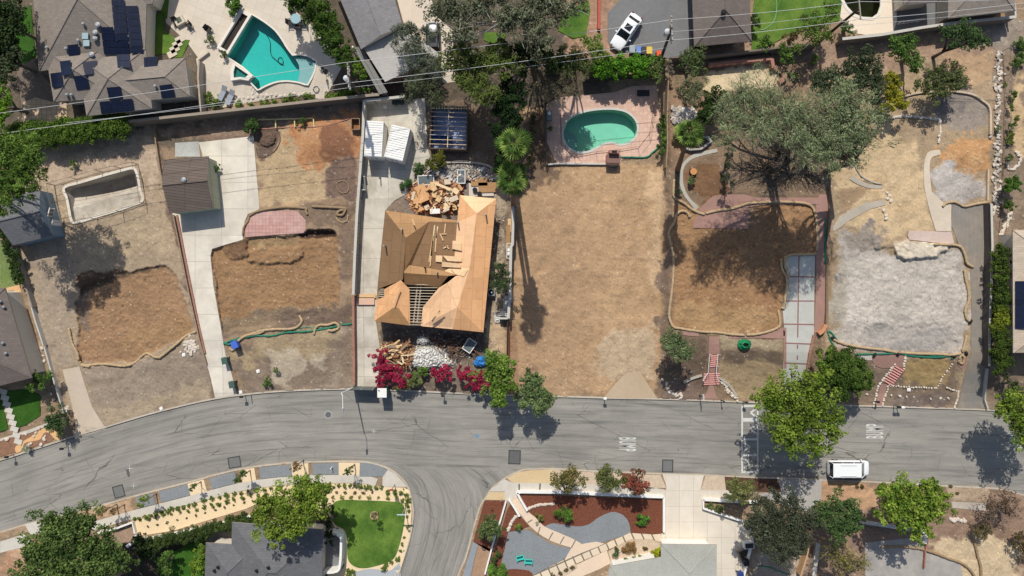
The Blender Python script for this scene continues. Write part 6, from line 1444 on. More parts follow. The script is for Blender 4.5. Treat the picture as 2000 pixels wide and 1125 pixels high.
def crown(lobes, col, col2, size=.28, dens=14, flat=.7, clump=.26, droop=0, aspect=1.0, gap=.0, strand=False, up=.55, rough=.25):
    """lobes: (x, y, z, r) in metres; returns leaf centres, axes and colours. dens = leaves per square metre of lobe area"""
    C_, A_, B_, K_ = [], [], [], []
    c1 = np.array(lin(col)); c2 = np.array(lin(col2))
    for (x, y, z, r) in lobes:
        nc = max(10, int(48*(r/2.2)**1.6)); u = RNG.standard_normal((nc, 3)); u /= np.linalg.norm(u, axis=1)[:, None]; u[:, 2] = np.abs(u[:, 2])*1.0-.25
        rad = r*RNG.uniform(.15, .92, nc)**.6; cc = u*rad[:, None]*(1+rough*RNG.standard_normal(nc)*.5)[:, None]; cc[:, 2] *= flat; cc += (x, y, z)
        cr = r*clump*.88*RNG.uniform(.55, 1.35, nc)*(2.2/max(r, 1))**.25
        cv = RNG.uniform(0, 1, nc); tone = RNG.uniform(.72, 1.2, nc)
        n = int(dens*DENS*math.pi*r*r*(1-gap)); w_ = cr**2; k = RNG.choice(nc, n, p=w_/w_.sum())
        d = RNG.standard_normal((n, 3)); d /= np.linalg.norm(d, axis=1)[:, None]; rr = cr[k]*RNG.uniform(.25, 1.12, n)**.5
        p = cc[k]+d*rr[:, None]*(1, 1, .75); p[:, 2] -= droop*rr*RNG.uniform(0, 1, n)
        nr = d*.6+RNG.standard_normal((n, 3))*.55+(0, 0, up); nr /= np.linalg.norm(nr, axis=1)[:, None]
        t = RNG.standard_normal((n, 3))
        if strand: q_ = p-np.array((x, y, z-.5*r)); t = q_/np.linalg.norm(q_, axis=1)[:, None]*1.6+(0, 0, -.3)+RNG.standard_normal((n, 3))*.45
        a = np.cross(nr, t); a /= np.linalg.norm(a, axis=1)[:, None]; b = np.cross(a, nr)
        s_ = size*SIZE*RNG.uniform(.6, 1.3, n)
        C_.append(p); A_.append(a*s_[:, None]*(.75*aspect)); B_.append(b*s_[:, None]*.5/ max(.2, aspect)**.5)
        q = np.clip(cv[k]+.28*RNG.standard_normal(n), 0, 1)[:, None]; K_.append((c1*(1-q)+c2*q)*(tone[k]*RNG.uniform(.75, 1.25, n))[:, None])
    return np.concatenate(C_), np.concatenate(A_), np.concatenate(B_), np.concatenate(K_)
def limb(mb, p, q, r0, r1, bend=.12, n=5, seg=5):
    p = Vector(p); q = Vector(q); L_ = (q-p).length; o = Vector((random.uniform(-1,1), random.uniform(-1,1), random.uniform(0,.6)))*L_*bend; pts = []; R = []
    for i in range(n+1):
        f = i/n; pts.append(p.lerp(q, f)+o*math.sin(math.pi*f)); R.append(r0*(1-f)+r1*f)
    mb.tube(pts, R, seg); return pts
def tree(name, label, lobes, h, base=None, col=(70,92,40), col2=(110,132,60), trunk=.22, m_b=None, group=None, cat='tree', zf=.62, twigs=0, **kw):
    """lobes: (px, py, r px[, height factor]) as seen in the photo; h = tree height in metres"""
    L = []
    bx = base or (sum(l[0]*l[2] for l in lobes)/sum(l[2] for l in lobes), sum(l[1]*l[2] for l in lobes)/sum(l[2] for l in lobes))
    g = G_at(*bx)
    for l in lobes:
        r = l[2]/16; f = l[3] if len(l) > 3 else 1; z = max(r*.35, h*f-r*kw.get('flat', .7)*.9); v = WZ(l[0], l[1], g+z); r = r*(H-g-z)/H; L.append((v.x, v.y, v.z, r*(1.12 if cat == 'tree' else 1.3)))
    if base: b0 = W(*base)
    else:
        sx = sum(l[0]*l[3]**2 for l in L)/sum(l[3]**2 for l in L); sy = sum(l[1]*l[3]**2 for l in L)/sum(l[3]**2 for l in L); b0 = Vector((sx, sy, gw(sx, sy)))
    t = empty(name, label, cat, b0, group=group); T = Vector(b0)
    c, a, b, k = crown(L, col, col2, **kw); quads('crown', c, a, b, k, t, T)
    mb = MB(); mb.smooth = True; zc = min(l[2] for l in L)-g; fork = Vector((0, 0, max(.3, min(zc*.7, h*.4))))
    mb.tube([(0,0,-.3), (0,0,.1), tuple(fork)], [trunk*1.35, trunk*1.1, trunk*.8], 8)
    for l in L:
        e = Vector(l[:3])-T; pts = limb(mb, fork*.9, e, trunk*.6, trunk*.15)
        for _ in range(3+twigs):
            d = Vector((random.uniform(-1,1), random.uniform(-1,1), random.uniform(-.2,.7))); s_ = pts[random.choice((2, 3, 4, 5))]; p2 = limb(mb, s_, e+d*l[3]*(.75 if not twigs else 1.0), trunk*.22, .015, n=4, seg=4)
            if twigs > 3: [limb(mb, p2[random.choice((1, 2))], p2[3]+Vector((random.uniform(-1,1), random.uniform(-1,1), random.uniform(-.2,.4)))*l[3]*.5, trunk*.1, .01, n=2, seg=3) for _q in range(2)]
    mb.build('trunk', m_b or M_bark, t); return t
BR = dict(col=(86,110,36), col2=(138,158,62)); DK = dict(col=(34,48,26), col2=(64,82,42)); OL = dict(col=(82,98,66), col2=(130,142,104))
GR = dict(col=(106,122,86), col2=(166,176,132)); MD = dict(col=(60,88,38), col2=(104,134,62))
# street trees
tree('street_tree', 'large bright green street tree overhanging the speed hump', [(1525,770,42),(1570,760,38),(1600,800,42),(1560,825,48),(1510,800,36),(1530,850,34),(1580,865,30),(1625,840,26),(1600,745,24),(1490,775,20)], 9, (1545,785), size=.31, dens=13, clump=.26, rough=.75, **BR)
tree('street_tree', 'bright green street tree cut by the right edge', [(1975,800,28),(2005,790,40),(1995,830,32),(2020,840,40),(1970,775,16)], 8, (2000,800), size=.33, dens=15, rough=.5, **BR)
tree('street_tree', 'bright green front yard tree with reddish tips between van and right edge', [(1760,965,36),(1800,990,40),(1745,1000,30),(1790,1030,28),(1830,985,26),(1735,960,20),(1815,950,20)], 7.5, (1780,1000), size=.36, dens=15, rough=.5, col=(88,120,36), col2=(148,166,70))
tree('street_tree', 'bright lime tree beside the slate roofed house', [(600,950,30),(560,985,40),(610,985,36),(530,1010,34),(575,1020,34),(540,1040,24),(625,960,22),(520,980,20)], 8.5, (585,1010), size=.32, dens=16, rough=.5, **BR)
tree('street_tree', 'grey green bushy tree on the kerb below the tan lot', [(1040,750,26),(1050,775,28),(1025,775,22),(1060,790,20),(1035,735,16)], 5.5, (1045,770), size=.26, dens=30, col=(84,106,62), col2=(136,152,100))
tree('street_tree', 'drooping green tree between red flowers and the kerb', [(975,720,28),(985,750,26),(975,775,22),(960,700,20),(990,710,16),(970,790,12)], 6.5, (980,745), size=.3, dens=22, droop=.8, col=(80,112,42), col2=(136,160,70))
tree('round_tree', 'dense round dark green tree left of the diagonal brick steps', [(1645,728,48,.95),(1626,712,34,.9),(1668,742,34,.9),(1640,752,28,.85)], 5.8, (1645,730), size=.24, dens=46, flat=.75, clump=.2, rough=.1, col=(56,84,32), col2=(100,122,52))
# big trees on the left
tree('pine_tree', 'big feathery bright green tree over the blue shed', [(20,300,50),(50,330,40),(15,362,38),(60,300,28),(-12,400,34),(42,368,24),(-20,330,50)], 13, (2,345), size=.36, dens=17, strand=True, aspect=.5, rough=.5, col=(66,92,34), col2=(120,148,66))
tree('dark_tree', 'dark leafy tree at the upper left corner', [(5,20,40),(20,50,34),(-10,60,40),(30,20,18)], 7, size=.3, dens=18, **DK)
tree('dark_tree', 'dull green tree on the left edge above the bright hedge', [(5,110,36),(25,100,22),(10,135,24)], 6, size=.3, dens=18, col=(52,66,40), col2=(86,98,66))
tree('hedge_tree', 'bright narrow tree on the left edge beside the sand paved patio', [(3,185,18),(4,215,20),(0,240,16),(-5,160,16)], 5, size=.28, dens=20, col=(80,118,30), col2=(126,162,48))
tree('shrub', 'small shadowed tree under the west house by the dark lawn', [(72,735,14),(85,740,14),(64,752,10)], 2.5, size=.22, dens=22, cat='shrub', **MD)
tree('shrub', 'leafy green shrub next to the foot of the pale driveway', [(108,815,18),(118,830,16),(100,828,12)], 2.5, size=.22, dens=24, cat='shrub', col=(56,80,44), col2=(96,118,74))
tree('large_tree', 'large layered dark green tree at the lower left', [(110,1030,40),(160,1020,36),(80,1080,42),(140,1070,46),(200,1080,42),(110,1115,44),(180,1130,44),(225,1100,30),(60,1110,26)], 10, (140,1090), size=.34, dens=17, rough=.55, flat=.5, col=(58,80,38), col2=(112,134,70))
tree('shrub', 'dark shrub right of the large lower left tree', [(280,1070,18),(295,1080,14),(270,1055,12)], 3, size=.24, dens=20, cat='shrub', **DK)
tree('shrub', 'light green shrub on the left edge of the shaded lower lawn', [(318,1100,14),(330,1085,10),(322,1115,12)], 2.5, size=.24, dens=22, cat='shrub', **MD)
tree('shrub', 'bright green shrub beside the slate roofed house on the lower lawn', [(388,1085,14),(385,1110,15),(395,1070,10)], 3, size=.26, dens=24, cat='shrub', col=(84,112,34), col2=(130,156,56))
# behind the fan pool and top middle
tree('hedge_tree', 'tall dark green hedge of trees along the fan pool patio, lower end', [(640,60,28),(665,95,26),(650,80,24),(672,118,18)], 6, size=.28, dens=22, col=(48,72,26), col2=(84,112,42))
tree('hedge_tree', 'tall dark green hedge of trees along the fan pool patio, upper end', [(590,0,26),(615,20,28),(630,45,26),(570,-15,26)], 6, size=.28, dens=22, col=(48,72,26), col2=(84,112,42))
tree('shrub', 'bright green bush between the dark hedge and the lean-to', [(700,130,13),(708,145,12),(696,118,9)], 2, size=.24, dens=24, cat='shrub', col=(72,104,32), col2=(120,152,50))
tree('sycamore_tree', 'large grey green tree with pale bare limbs at the top centre', [(860,20,34),(900,30,34),(940,10,36),(985,40,36),(1030,30,36),(1080,20,34),(1120,10,26),(900,70,26),(1050,75,30),(960,-20,40),(1060,-20,40)], 12, (1025,60), size=.3, dens=12, rough=.5, twigs=3, col=(84,92,68), col2=(128,132,104), m_b=mat('pale_bark', (190,182,170), var=.12))
tree('evergreen_tree', 'yellowish green feathery tree beside the roofless shed', [(895,120,34),(930,140,38),(960,110,34),(900,90,26),(930,175,26),(955,190,24),(900,160,20),(990,130,26)], 9, (935,150), size=.34, dens=16, strand=True, aspect=.5, rough=.5, col=(74,92,40), col2=(124,138,72))
tree('dark_tree', 'very dark tall trees in the gap between roofless shed and brick patio', [(1000,160,26),(985,220,22),(1005,240,20),(970,250,18),(1010,200,22),(975,200,20)], 8, (992,215), size=.3, dens=18, col=(26,44,20), col2=(48,74,34))
tree('dark_tree', 'dark green trees below the pale limbed tree', [(1010,110,30),(1050,110,30),(1080,120,24),(970,95,24)], 8, (1040,115), size=.3, dens=16, col=(44,60,30), col2=(78,96,52))
tree('olive_tree', 'grey olive tree over the flat roofed annex and beige court', [(800,80,32),(815,110,30),(825,70,22),(790,60,20),(840,130,24)], 6.5, (812,95), size=.22, dens=24, strand=True, aspect=.6, col=(84,94,76), col2=(124,130,110))
tree('olive_tree', 'dull green tree at the head of the container drive', [(820,160,28),(845,180,26),(805,180,20),(850,150,20),(860,190,16)], 6, (830,172), size=.22, dens=24, strand=True, aspect=.6, col=(70,80,56), col2=(108,114,84))
tree('bare_tree', 'brownish grey half bare tree left of the kidney pool', [(1060,150,26),(1090,160,28),(1110,175,22),(1050,175,20),(1085,190,18),(1120,160,18)], 7, (1080,170), size=.22, dens=15, twigs=5, strand=True, aspect=.5, col=(96,90,72), col2=(130,122,98))
tree('evergreen_tree', 'olive green tree above the kidney pool', [(1110,130,26),(1135,135,24),(1125,110,20),(1100,110,18)], 7, (1120,130), size=.28, dens=18, strand=True, aspect=.5, col=(74,88,46), col2=(112,124,70))
tree('shrub', 'yellow green bush by the red painted wall', [(1160,90,18),(1175,110,16),(1148,82,12)], 3, size=.22, dens=24, cat='shrub', col=(96,120,52), col2=(150,166,90))
for i, (x0, lb) in enumerate(((1180, 'left third'), (1215, 'middle third'), (1250, 'right third'))):
    tree('hedge_shrub', 'glossy bright green hedge below the asphalt yard, %s' % lb, [(x0-8,128,17),(x0+10,126,18),(x0,140,16)], 2.6, size=.3, dens=26, cat='hedge', col=(58,104,24), col2=(108,156,46), group='glossy hedge plants below the asphalt yard')
tree('shrub', 'dull green shrub at the right end of the glossy hedge', [(1282,140,16),(1290,125,12),(1280,152,10)], 3, size=.24, dens=22, cat='shrub', col=(72,92,44), col2=(112,130,70))
tree('shrub', 'grey dead looking shrub around the foot of the yard pole', [(1300,128,12),(1306,140,9)], 2.2, size=.2, dens=18, cat='shrub', col=(110,104,90), col2=(140,132,116))
tree('pepper_tree', 'thin green tree over the dark wall by the hip end house', [(1345,118,20),(1365,110,20),(1358,130,20),(1340,105,12)], 4.5, size=.24, dens=15, col=(74,92,52), col2=(116,132,80))
tree('pepper_tree', 'sparse pale green tree above the palm with white rocks', [(1340,165,22),(1360,180,22),(1345,190,18),(1370,160,14)], 4.5, size=.22, dens=12, strand=True, aspect=.5, col=(104,112,76), col2=(146,150,110))
tree('shrub', 'dark green dense shrub between palm and big feathery tree', [(1395,190,18),(1385,210,20),(1375,225,16),(1400,205,14)], 3.5, size=.26, dens=26, cat='shrub', col=(42,62,26), col2=(74,96,40))
tree('shrub', 'low green shrub strip along the right of the brick patio', [(1293,232,9),(1296,250,9),(1293,265,9)], 1.5, size=.22, dens=26, cat='shrub', col=(74,112,42), col2=(124,150,72))
tree('shrub', 'small shrub on the east end of the brick patio strip', [(1296,284,9),(1294,296,7)], 1.3, size=.22, dens=26, cat='shrub', **MD)
# the great pepper tree
tree('feathery_tree', 'huge grey green feathery tree with tangled bare branches, west half', [(1450,200,48),(1500,190,48),(1430,240,38),(1480,250,44),(1530,220,40),(1410,210,26),(1545,260,38),(1415,265,26),(1560,210,36),(1440,180,30)], 17, (1500,335), size=.26, dens=14, strand=True, aspect=.34, droop=.7, rough=.8, gap=.1, trunk=.35, twigs=6, m_b=M_bark, **GR)
tree('feathery_tree', 'huge grey green feathery tree, lighter east half overhanging the ash lot', [(1620,215,48),(1660,230,44),(1600,260,44),(1650,280,42),(1690,260,32),(1620,300,36),(1700,225,24),(1580,300,32),(1565,235,34),(1650,190,34)], 16.5, (1612,335), size=.26, dens=15, strand=True, aspect=.4, droop=.9, rough=.8, trunk=.35, twigs=4, m_b=M_barkd, **GR)
tree('bare_tree', 'leafless tangle of dark branches below the huge feathery tree', [(1480,285,40),(1530,300,42),(1490,330,40),(1540,345,36),(1450,330,32),(1575,330,32),(1500,365,28),(1600,355,24)], 10, (1512,350), size=.2, dens=3.2, strand=True, aspect=.4, twigs=46, trunk=.2, m_b=mat('ashen_bark', (136,126,118), var=.2), col=(70,78,60), col2=(100,106,84))
tree('shrub', 'dark conifer like shrub inside the curved grey walk', [(1425,325,12),(1422,350,12),(1428,300,10)], 3.5, size=.2, dens=16, cat='shrub', twigs=3, col=(52,62,42), col2=(80,88,62))
tree('oak_tree', 'dark green oak behind the huge feathery tree', [(1690,125,32),(1665,150,32),(1620,160,30),(1700,160,28),(1700,185,22),(1640,180,26),(1600,165,20)], 8, (1670,160), size=.26, dens=20, col=(50,64,42), col2=(84,96,68))
tree('small_tree', 'fresh green tree below the white wall at the upper right', [(1765,85,24),(1780,110,22),(1750,95,16),(1790,130,14),(1745,78,12)], 5, (1760,120), size=.26, dens=20, **MD)
tree('small_tree', 'open crowned dark green tree leaning by the upper right path', [(1850,65,20),(1880,60,24),(1905,70,20),(1895,85,18),(1865,90,14),(1925,80,14)], 5, (1822,112), size=.26, dens=13, rough=.5, trunk=.2, twigs=2, m_b=M_barkd, col=(60,84,46), col2=(92,118,70))
tree('small_tree', 'dull green spreading tree at the head of the burned terrace', [(1835,150,26),(1860,145,24),(1820,175,22),(1850,175,24),(1805,165,16),(1875,160,16)], 4.5, (1840,165), size=.24, dens=16, rough=.4, col=(78,90,52), col2=(112,122,74))
tree('shrub', 'yellow flowering shrub next to the huge feathery tree', [(1745,160,16),(1738,180,15),(1750,195,14),(1735,210,13),(1760,205,12),(1742,150,10)], 3.5, size=.24, dens=24, cat='shrub', col=(110,122,36), col2=(176,166,52))
for (x, y, r, lb) in ((1490,4,20,'hidden'),): pass
tree('shrub', 'red leaved shrub in the dry lawn of the top right garden', [(1545,75,14),(1560,60,10)], 2, size=.2, dens=18, cat='shrub', col=(84,74,44), col2=(120,104,66))
tree('small_tree', 'thin leafy tree on the lawn beside the dark pole', [(1590,40,26),(1605,70,24),(1580,70,20),(1620,20,20),(1560,95,14)], 5, (1595,62), size=.24, dens=12, col=(70,96,36), col2=(120,140,66))
tree('shrub', 'green shrub at the dark wall by the top right lawn', [(1490,82,12),(1500,88,10),(1535,108,14),(1530,96,10)], 2.2, size=.22, dens=22, cat='shrub', **MD)
tree('shrub', 'spiky shrub cluster at the corner of the murky pool deck', [(1655,55,10),(1665,62,8),(1650,45,8)], 1.6, size=.24, dens=26, cat='shrub', strand=True, aspect=.3, **MD)
tree('shrub', 'dark round shrub on the west wall of the hip end house', [(1473,38,10),(1474,50,10)], 1.8, size=.2, dens=26, cat='shrub', col=(50,66,34), col2=(80,96,52))
# middle
tree('olive_tree', 'small olive tree between plywood house and tan lot wall', [(978,540,20),(984,552,18),(970,556,14),(980,525,12)], 4.5, (985,548), size=.2, dens=30, col=(58,74,46), col2=(96,112,74))
tree('shrub', 'yellow green shrub behind the rubble below the roofless shed', [(852,312,16),(840,322,10),(862,308,10)], 2, size=.2, dens=30, cat='shrub', col=(86,94,34), col2=(122,122,52))
tree('olive_tree', 'grey green tree left of the brick steps', [(1318,665,22),(1335,680,22),(1310,680,16),(1330,695,14)], 4.5, (1325,680), size=.24, dens=24, col=(84,104,66), col2=(132,146,100))
# right yard
tree('shrub', 'round bright green shrub right of the rusty wire fence', [(1977,355,14),(1985,365,10),(1970,365,9)], 2.2, size=.22, dens=30, cat='shrub', col=(56,92,28), col2=(98,134,48))
tree('shrub', 'smaller round green shrub below the first in the right yard', [(1969,398,11),(1975,405,8)], 1.6, size=.2, dens=30, cat='shrub', col=(56,80,30), col2=(92,116,52))
for i, (y, lb) in enumerate(((505,'dark top'),(545,'bright upper middle'),(585,'middle'),(625,'yellowish lower middle'),(665,'lower'),(700,'lowest'))):
    tree('hedge_shrub', 'tall hedge shrub beside the beige east house, %s part' % lb, [(1953,y-12,15),(1958,y+4,16),(1951,y+16,15)], 2.8, size=.24, dens=26, cat='hedge', group='hedge along the east neighbour house', **(dict(col=(48,66,26), col2=(88,108,42)) if i != 3 else dict(col=(88,104,26), col2=(134,144,48))))
tree('shrub', 'thin dark shrub south of the hedge at the right', [(1975,748,14),(1985,760,12),(1965,735,10)], 2, size=.2, dens=14, cat='shrub', col=(60,72,44), col2=(92,104,66))
for px, py, r, lb in ((1978,185,8,'upper small green bush in the right yard'),(1973,210,6,'second small bush in the right yard'),(1978,243,6,'third small bush in the right yard'),(1990,120,12,'bush beside the white rocks at the top right'),(1995,90,12,'topmost bush in the right corner'),(1972,310,6,'small bush inside the white stone ring')):
    tree('shrub', lb, [(px,py,r),(px+r*.4,py-r*.3,r*.7)], 1.0, size=.18, dens=34, cat='shrub', trunk=.05, **MD)
# front, south side
tree('young_tree', 'sparse reddish green street tree on the speckled verge', [(1095,930,20),(1120,925,20),(1110,945,18),(1085,945,14),(1135,940,12)], 4.5, (1105,955), size=.22, dens=18, col=(98,98,52), col2=(140,132,80))
tree('young_tree', 'second reddish green street tree, middle of the verge three', [(1180,925,20),(1200,935,20),(1185,945,18),(1168,930,12)], 4.5, (1185,950), size=.22, dens=20, col=(82,96,50), col2=(122,126,74))
tree('young_tree', 'street tree with red blossoms, right of the verge three', [(1240,935,18),(1255,950,16),(1228,950,15),(1245,960,14)], 4.5, (1242,955), size=.22, dens=24, col=(92,84,46), col2=(156,76,70))
tree('young_tree', 'round yellowish street tree by the wide drive apron', [(1435,950,18),(1450,965,18),(1430,970,15),(1460,950,14)], 4.5, (1445,965), size=.22, dens=26, col=(98,108,60), col2=(146,148,92))
tree('oak_tree', 'wide dark oak over the white wall at the lower right', [(1500,1000,34),(1540,995,36),(1500,1040,38),(1545,1045,38),(1570,1020,30),(1480,1020,24),(1520,1075,28),(1560,1075,20)], 8, (1530,1040), size=.24, dens=24, rough=.4, col=(58,66,50), col2=(92,98,76))
tree('oak_tree', 'mid green tree right of the dark oak', [(1620,990,26),(1650,1000,30),(1625,1025,28),(1665,1020,22),(1600,1010,20),(1640,1045,20)], 7, (1635,1020), size=.28, dens=20, rough=.45, col=(60,84,44), col2=(100,122,72))
tree('bare_tree', 'thin yellowish half bare tree at the lower right', [(1620,1075,24),(1650,1085,26),(1680,1100,22),(1640,1105,22)], 6, (1650,1100), size=.22, dens=8, twigs=6, col=(104,106,58), col2=(150,140,82))
tree('bare_tree', 'dark sparse shrubby tree at the far right corner verge', [(1940,985,22),(1965,975,20),(1975,995,18),(1930,1005,16)], 3.5, (1950,995), size=.2, dens=8, twigs=6, col=(92,74,58), col2=(116,96,76))
tree('shrub', 'brown flowering shrub on the dry slope at the lower right', [(1915,1040,14),(1925,1032,12)], 1.8, size=.2, dens=22, cat='shrub', col=(96,92,58), col2=(130,116,84))
tree('shrub', 'dark shrub on the lower right edge', [(1995,1060,14),(2002,1080,14),(1990,1045,10)], 2, size=.2, dens=18, cat='shrub', col=(74,70,42), col2=(110,96,60))
tree('shrub', 'round green bush in the red mulch west of the white wall', [(958,1022,18),(972,1038,15),(950,1035,14)], 3.2, (962,1032), size=.22, dens=28, cat='shrub', col=(72,92,50), col2=(118,134,84))
tree('shrub', 'bright grassy bush in the mulch right of the white stone row', [(1100,1000,13),(1108,1005,10)], 1.6, size=.3, dens=30, cat='shrub', strand=True, aspect=.3, col=(76,112,42), col2=(122,156,66))
for px, py, r, lb, cc in ((1052,1012,8,'small grassy tuft by the upper entry walk',(110,120,62)),(1011,1030,8,'small grassy tuft below the white stone arc',(104,122,54)),(1256,1018,11,'small round green bush in the eastern mulch',(78,116,46)),(1386,990,8,'pale green tuft in the dark planter',(96,110,62)),(1403,993,8,'second pale green tuft in the dark planter',(92,104,60)),(1283,1080,10,'yellow green bush beside the pebble roof',(150,156,36)),(1229,1070,11,'dried brown spiky plant in the speckled bed',(130,104,66)),(1203,1080,7,'dark succulent in the speckled bed',(70,92,60)),(972,1083,6,'small mulch bed bush, upper',(70,92,46)),(963,1095,6,'small mulch bed bush, middle',(60,84,42)),(975,1118,16,'bright bush at the lower end of the mulch',(92,120,50)),(965,1112,10,'dark bush at the lower end of the mulch',(60,84,40)),(490,246,14,'green weed bush left of the yellow planter frame',(62,84,40)),(589,240,8,'weed in the third bay of the planter frame',(70,90,46)),(520,745,8,'small green weed bush on the second lot bank',(76,104,46)),(538,724,5,'tiny weed on the second lot bank',(80,104,50)),(420,328,7,'small green plant at the garage window',(84,110,60)),(817,330,11,'spiky agave plant by the container drive',(70,96,54)),(793,362,11,'spiky dark plant at the edge of the container drive',(60,88,48)),(1348,352,8,'small grey green bush inside the curved walk',(90,108,70)),(1325,376,6,'tiny grey bush left of the curved walk',(96,110,80)),(434,106,7,'small potted bush at the top of the fan pool trough',(84,104,52)),(455,6,14,'green shrub at the top edge of the fan pool patio',(78,108,40)),(140,320,8,'thin weed bush above the drained pool',(90,104,60)),(50,877,6,'silver agave in the brown bed',(136,150,130)),(1075,252,5,'small fern at the left of the brick patio',(84,110,52)),(1590,115,9,'weed bush on the dry slope below the murky pool',(80,100,44)),(1552,148,8,'weed bush below the curved brick bench',(90,110,54)),(1950,250,6,'grey weed beside the white stone row',(112,118,84)),(410,80,8,'potted plant in the square planter, left patio',(84,96,60)),(820,728,12,'green leafy bush between red flowers',(84,108,50))):
    c2_ = tuple(min(255, v*1.35) for v in cc); tree('plant', lb, [(px,py,r),(px+r*.35,py-r*.3,r*.65)], .9 if r < 12 else 1.6, size=.16 if r < 10 else .22, dens=40, cat='plant', trunk=.04, col=cc, col2=c2_, strand='spiky' in lb or 'grassy' in lb, aspect=.35 if ('spiky' in lb or 'grassy' in lb) else 1)
# planter boulders trees of the curved sand strip
for px, py, r, lb in ((280,979,13,'small tree with yellow leaves on the first sand strip'),(376,951,9,'small dark tree on the second sand strip'),(470,931,15,'bushy young tree on the third sand strip'),(577,911,13,'brownish young tree on the fourth sand strip'),(681,919,11,'thin young tree on the fifth sand strip'),(200,1000,11,'brown dry shrub on the bare verge'),(222,997,9,'pink flowering shrub on the bare verge')):
    cc = ((92,112,44),(150,166,70)) if 'yellow' in lb else ((120,100,70),(160,130,96)) if ('brown' in lb or 'pink' in lb) else ((62,84,40),(104,124,66))
    tree('young_tree', lb, [(px,py,r*.8),(px+r*.5,py-r*.4,r*.55),(px-r*.4,py+r*.5,r*.5)], 3.2 if r > 9 else 2.4, size=.2, dens=20, trunk=.07, col=cc[0], col2=cc[1])
tree('shrub', 'dark ornamental shrub with grey trunk on the curved lawn edge of the lime tree', [(640,990,12),(643,1010,12),(640,1040,12),(644,1060,8)], 2.5, size=.2, dens=20, cat='shrub', **DK)
tree('young_tree', 'tiny young tree in the bare ring of the curved lawn', [(731,1008,7),(733,1016,6)], 2.4, size=.18, dens=20, trunk=.05, cat='tree', col=(62,84,38), col2=(92,112,56))
o = flat_poly('path', [(731+9*math.cos(a*.524), 1007+9*math.sin(a*.524)) for a in range(12)], mat('bare_ring', (160,136,104), var=.15), .215)
# bougainvillea
for lobes, lb in (([(742,700,16),(752,720,18),(765,735,20),(745,740,14),(785,740,16)], 'crimson bougainvillea wrapping the left of the front rubble pile'), ([(860,728,16),(872,732,12),(848,730,10)], 'crimson bougainvillea bush at the centre front'), ([(910,730,16),(925,745,16),(940,735,14),(955,750,12)], 'crimson bougainvillea bush beside the drooping green tree')):
    tree('bougainvillea', lb, lobes, 2.4, size=.2, dens=34, cat='flowering shrub', col=(132,34,58), col2=(190,58,92), clump=.2)
tree('shrub', 'green bush mixed among the crimson bougainvillea', [(800,745,14),(815,738,12),(780,755,10)], 2.0, size=.2, dens=30, cat='shrub', col=(90,104,54), col2=(136,146,88))
tree('shrub', 'pale green bush in front of the drooping tree', [(925,738,9),(932,728,8),(945,762,9)], 2.4, size=.2, dens=28, cat='shrub', col=(104,124,56), col2=(150,166,92))
# hedges
def hedge(label, pts, wd, h, col, col2, size=.2, dens=36):
    P = resample(pts, max(2, int(sum(math.dist(a, b) for a, b in zip(pts, pts[1:]))/11))); L = []
    for p in P:
        for k in range(2):
            x, y = p[0]+random.uniform(-4,4), p[1]+random.uniform(-wd*.28, wd*.28); z = G_at(x, y)+h-wd/32*.5; v = WZ(x, y, z); L.append((v.x, v.y, v.z, wd/32*random.uniform(.95, 1.35)))
    c = W(*P[0]); t = empty('hedge', label, 'hedge', c); a, b, d, e_ = crown(L, col, col2, size=size, dens=dens, flat=.9, clump=.3); quads('foliage', a, b, d, e_, t, c)
    mb = MB()
    for p in P: v = W(*p); mb.tube([(v.x-c.x, v.y-c.y, v.z-c.z-.2), (v.x-c.x+.1, v.y-c.y, v.z-c.z+h*.7)], [.09,.04], 5)
    mb.build('stems', M_barkd, t)
hedge('long leafy green hedge behind the tan block wall at the left', [(20,268),(60,262),(110,256),(160,250),(200,246),(240,242)], 36, 2.6, (62,86,32), (112,140,54))
hedge('dark green hedge beside the blue shed down the left lot line', [(5,450),(14,480),(26,510),(36,545)], 18, 1.8, (44,62,30), (76,96,48))
hedge('neatly clipped long green hedge south of the white wall', [(280,1062),(330,1052),(390,1038),(450,1024),(500,1012)], 24, 2.2, (52,72,34), (92,108,56), size=.15, dens=60)
hedge('dark ivy strip behind the hedge at the asphalt yard', [(1075,130),(1100,122)], 22, 2.0, (52,74,30), (90,112,50))
hedge('ivy covered strip along the pole corner of the fan pool', [(650,190),(670,186),(695,178),(732,172)], 10, 1.2, (84,118,44), (128,156,66))
hedge('tall narrow dark hedge left of the two palms', [(985,270),(978,300),(975,330)], 20, 3, (34,56,26), (58,86,38))
hedge('narrow vine covered fence right of the two palms', [(1040,230),(1038,280),(1036,320)], 10, 1.6, (80,74,52), (104,100,66))
hedge('thin green groundcover against the pebble roof', [(1200,1104),(1225,1092),(1250,1086)], 6, .6, (84,108,44), (130,150,70))
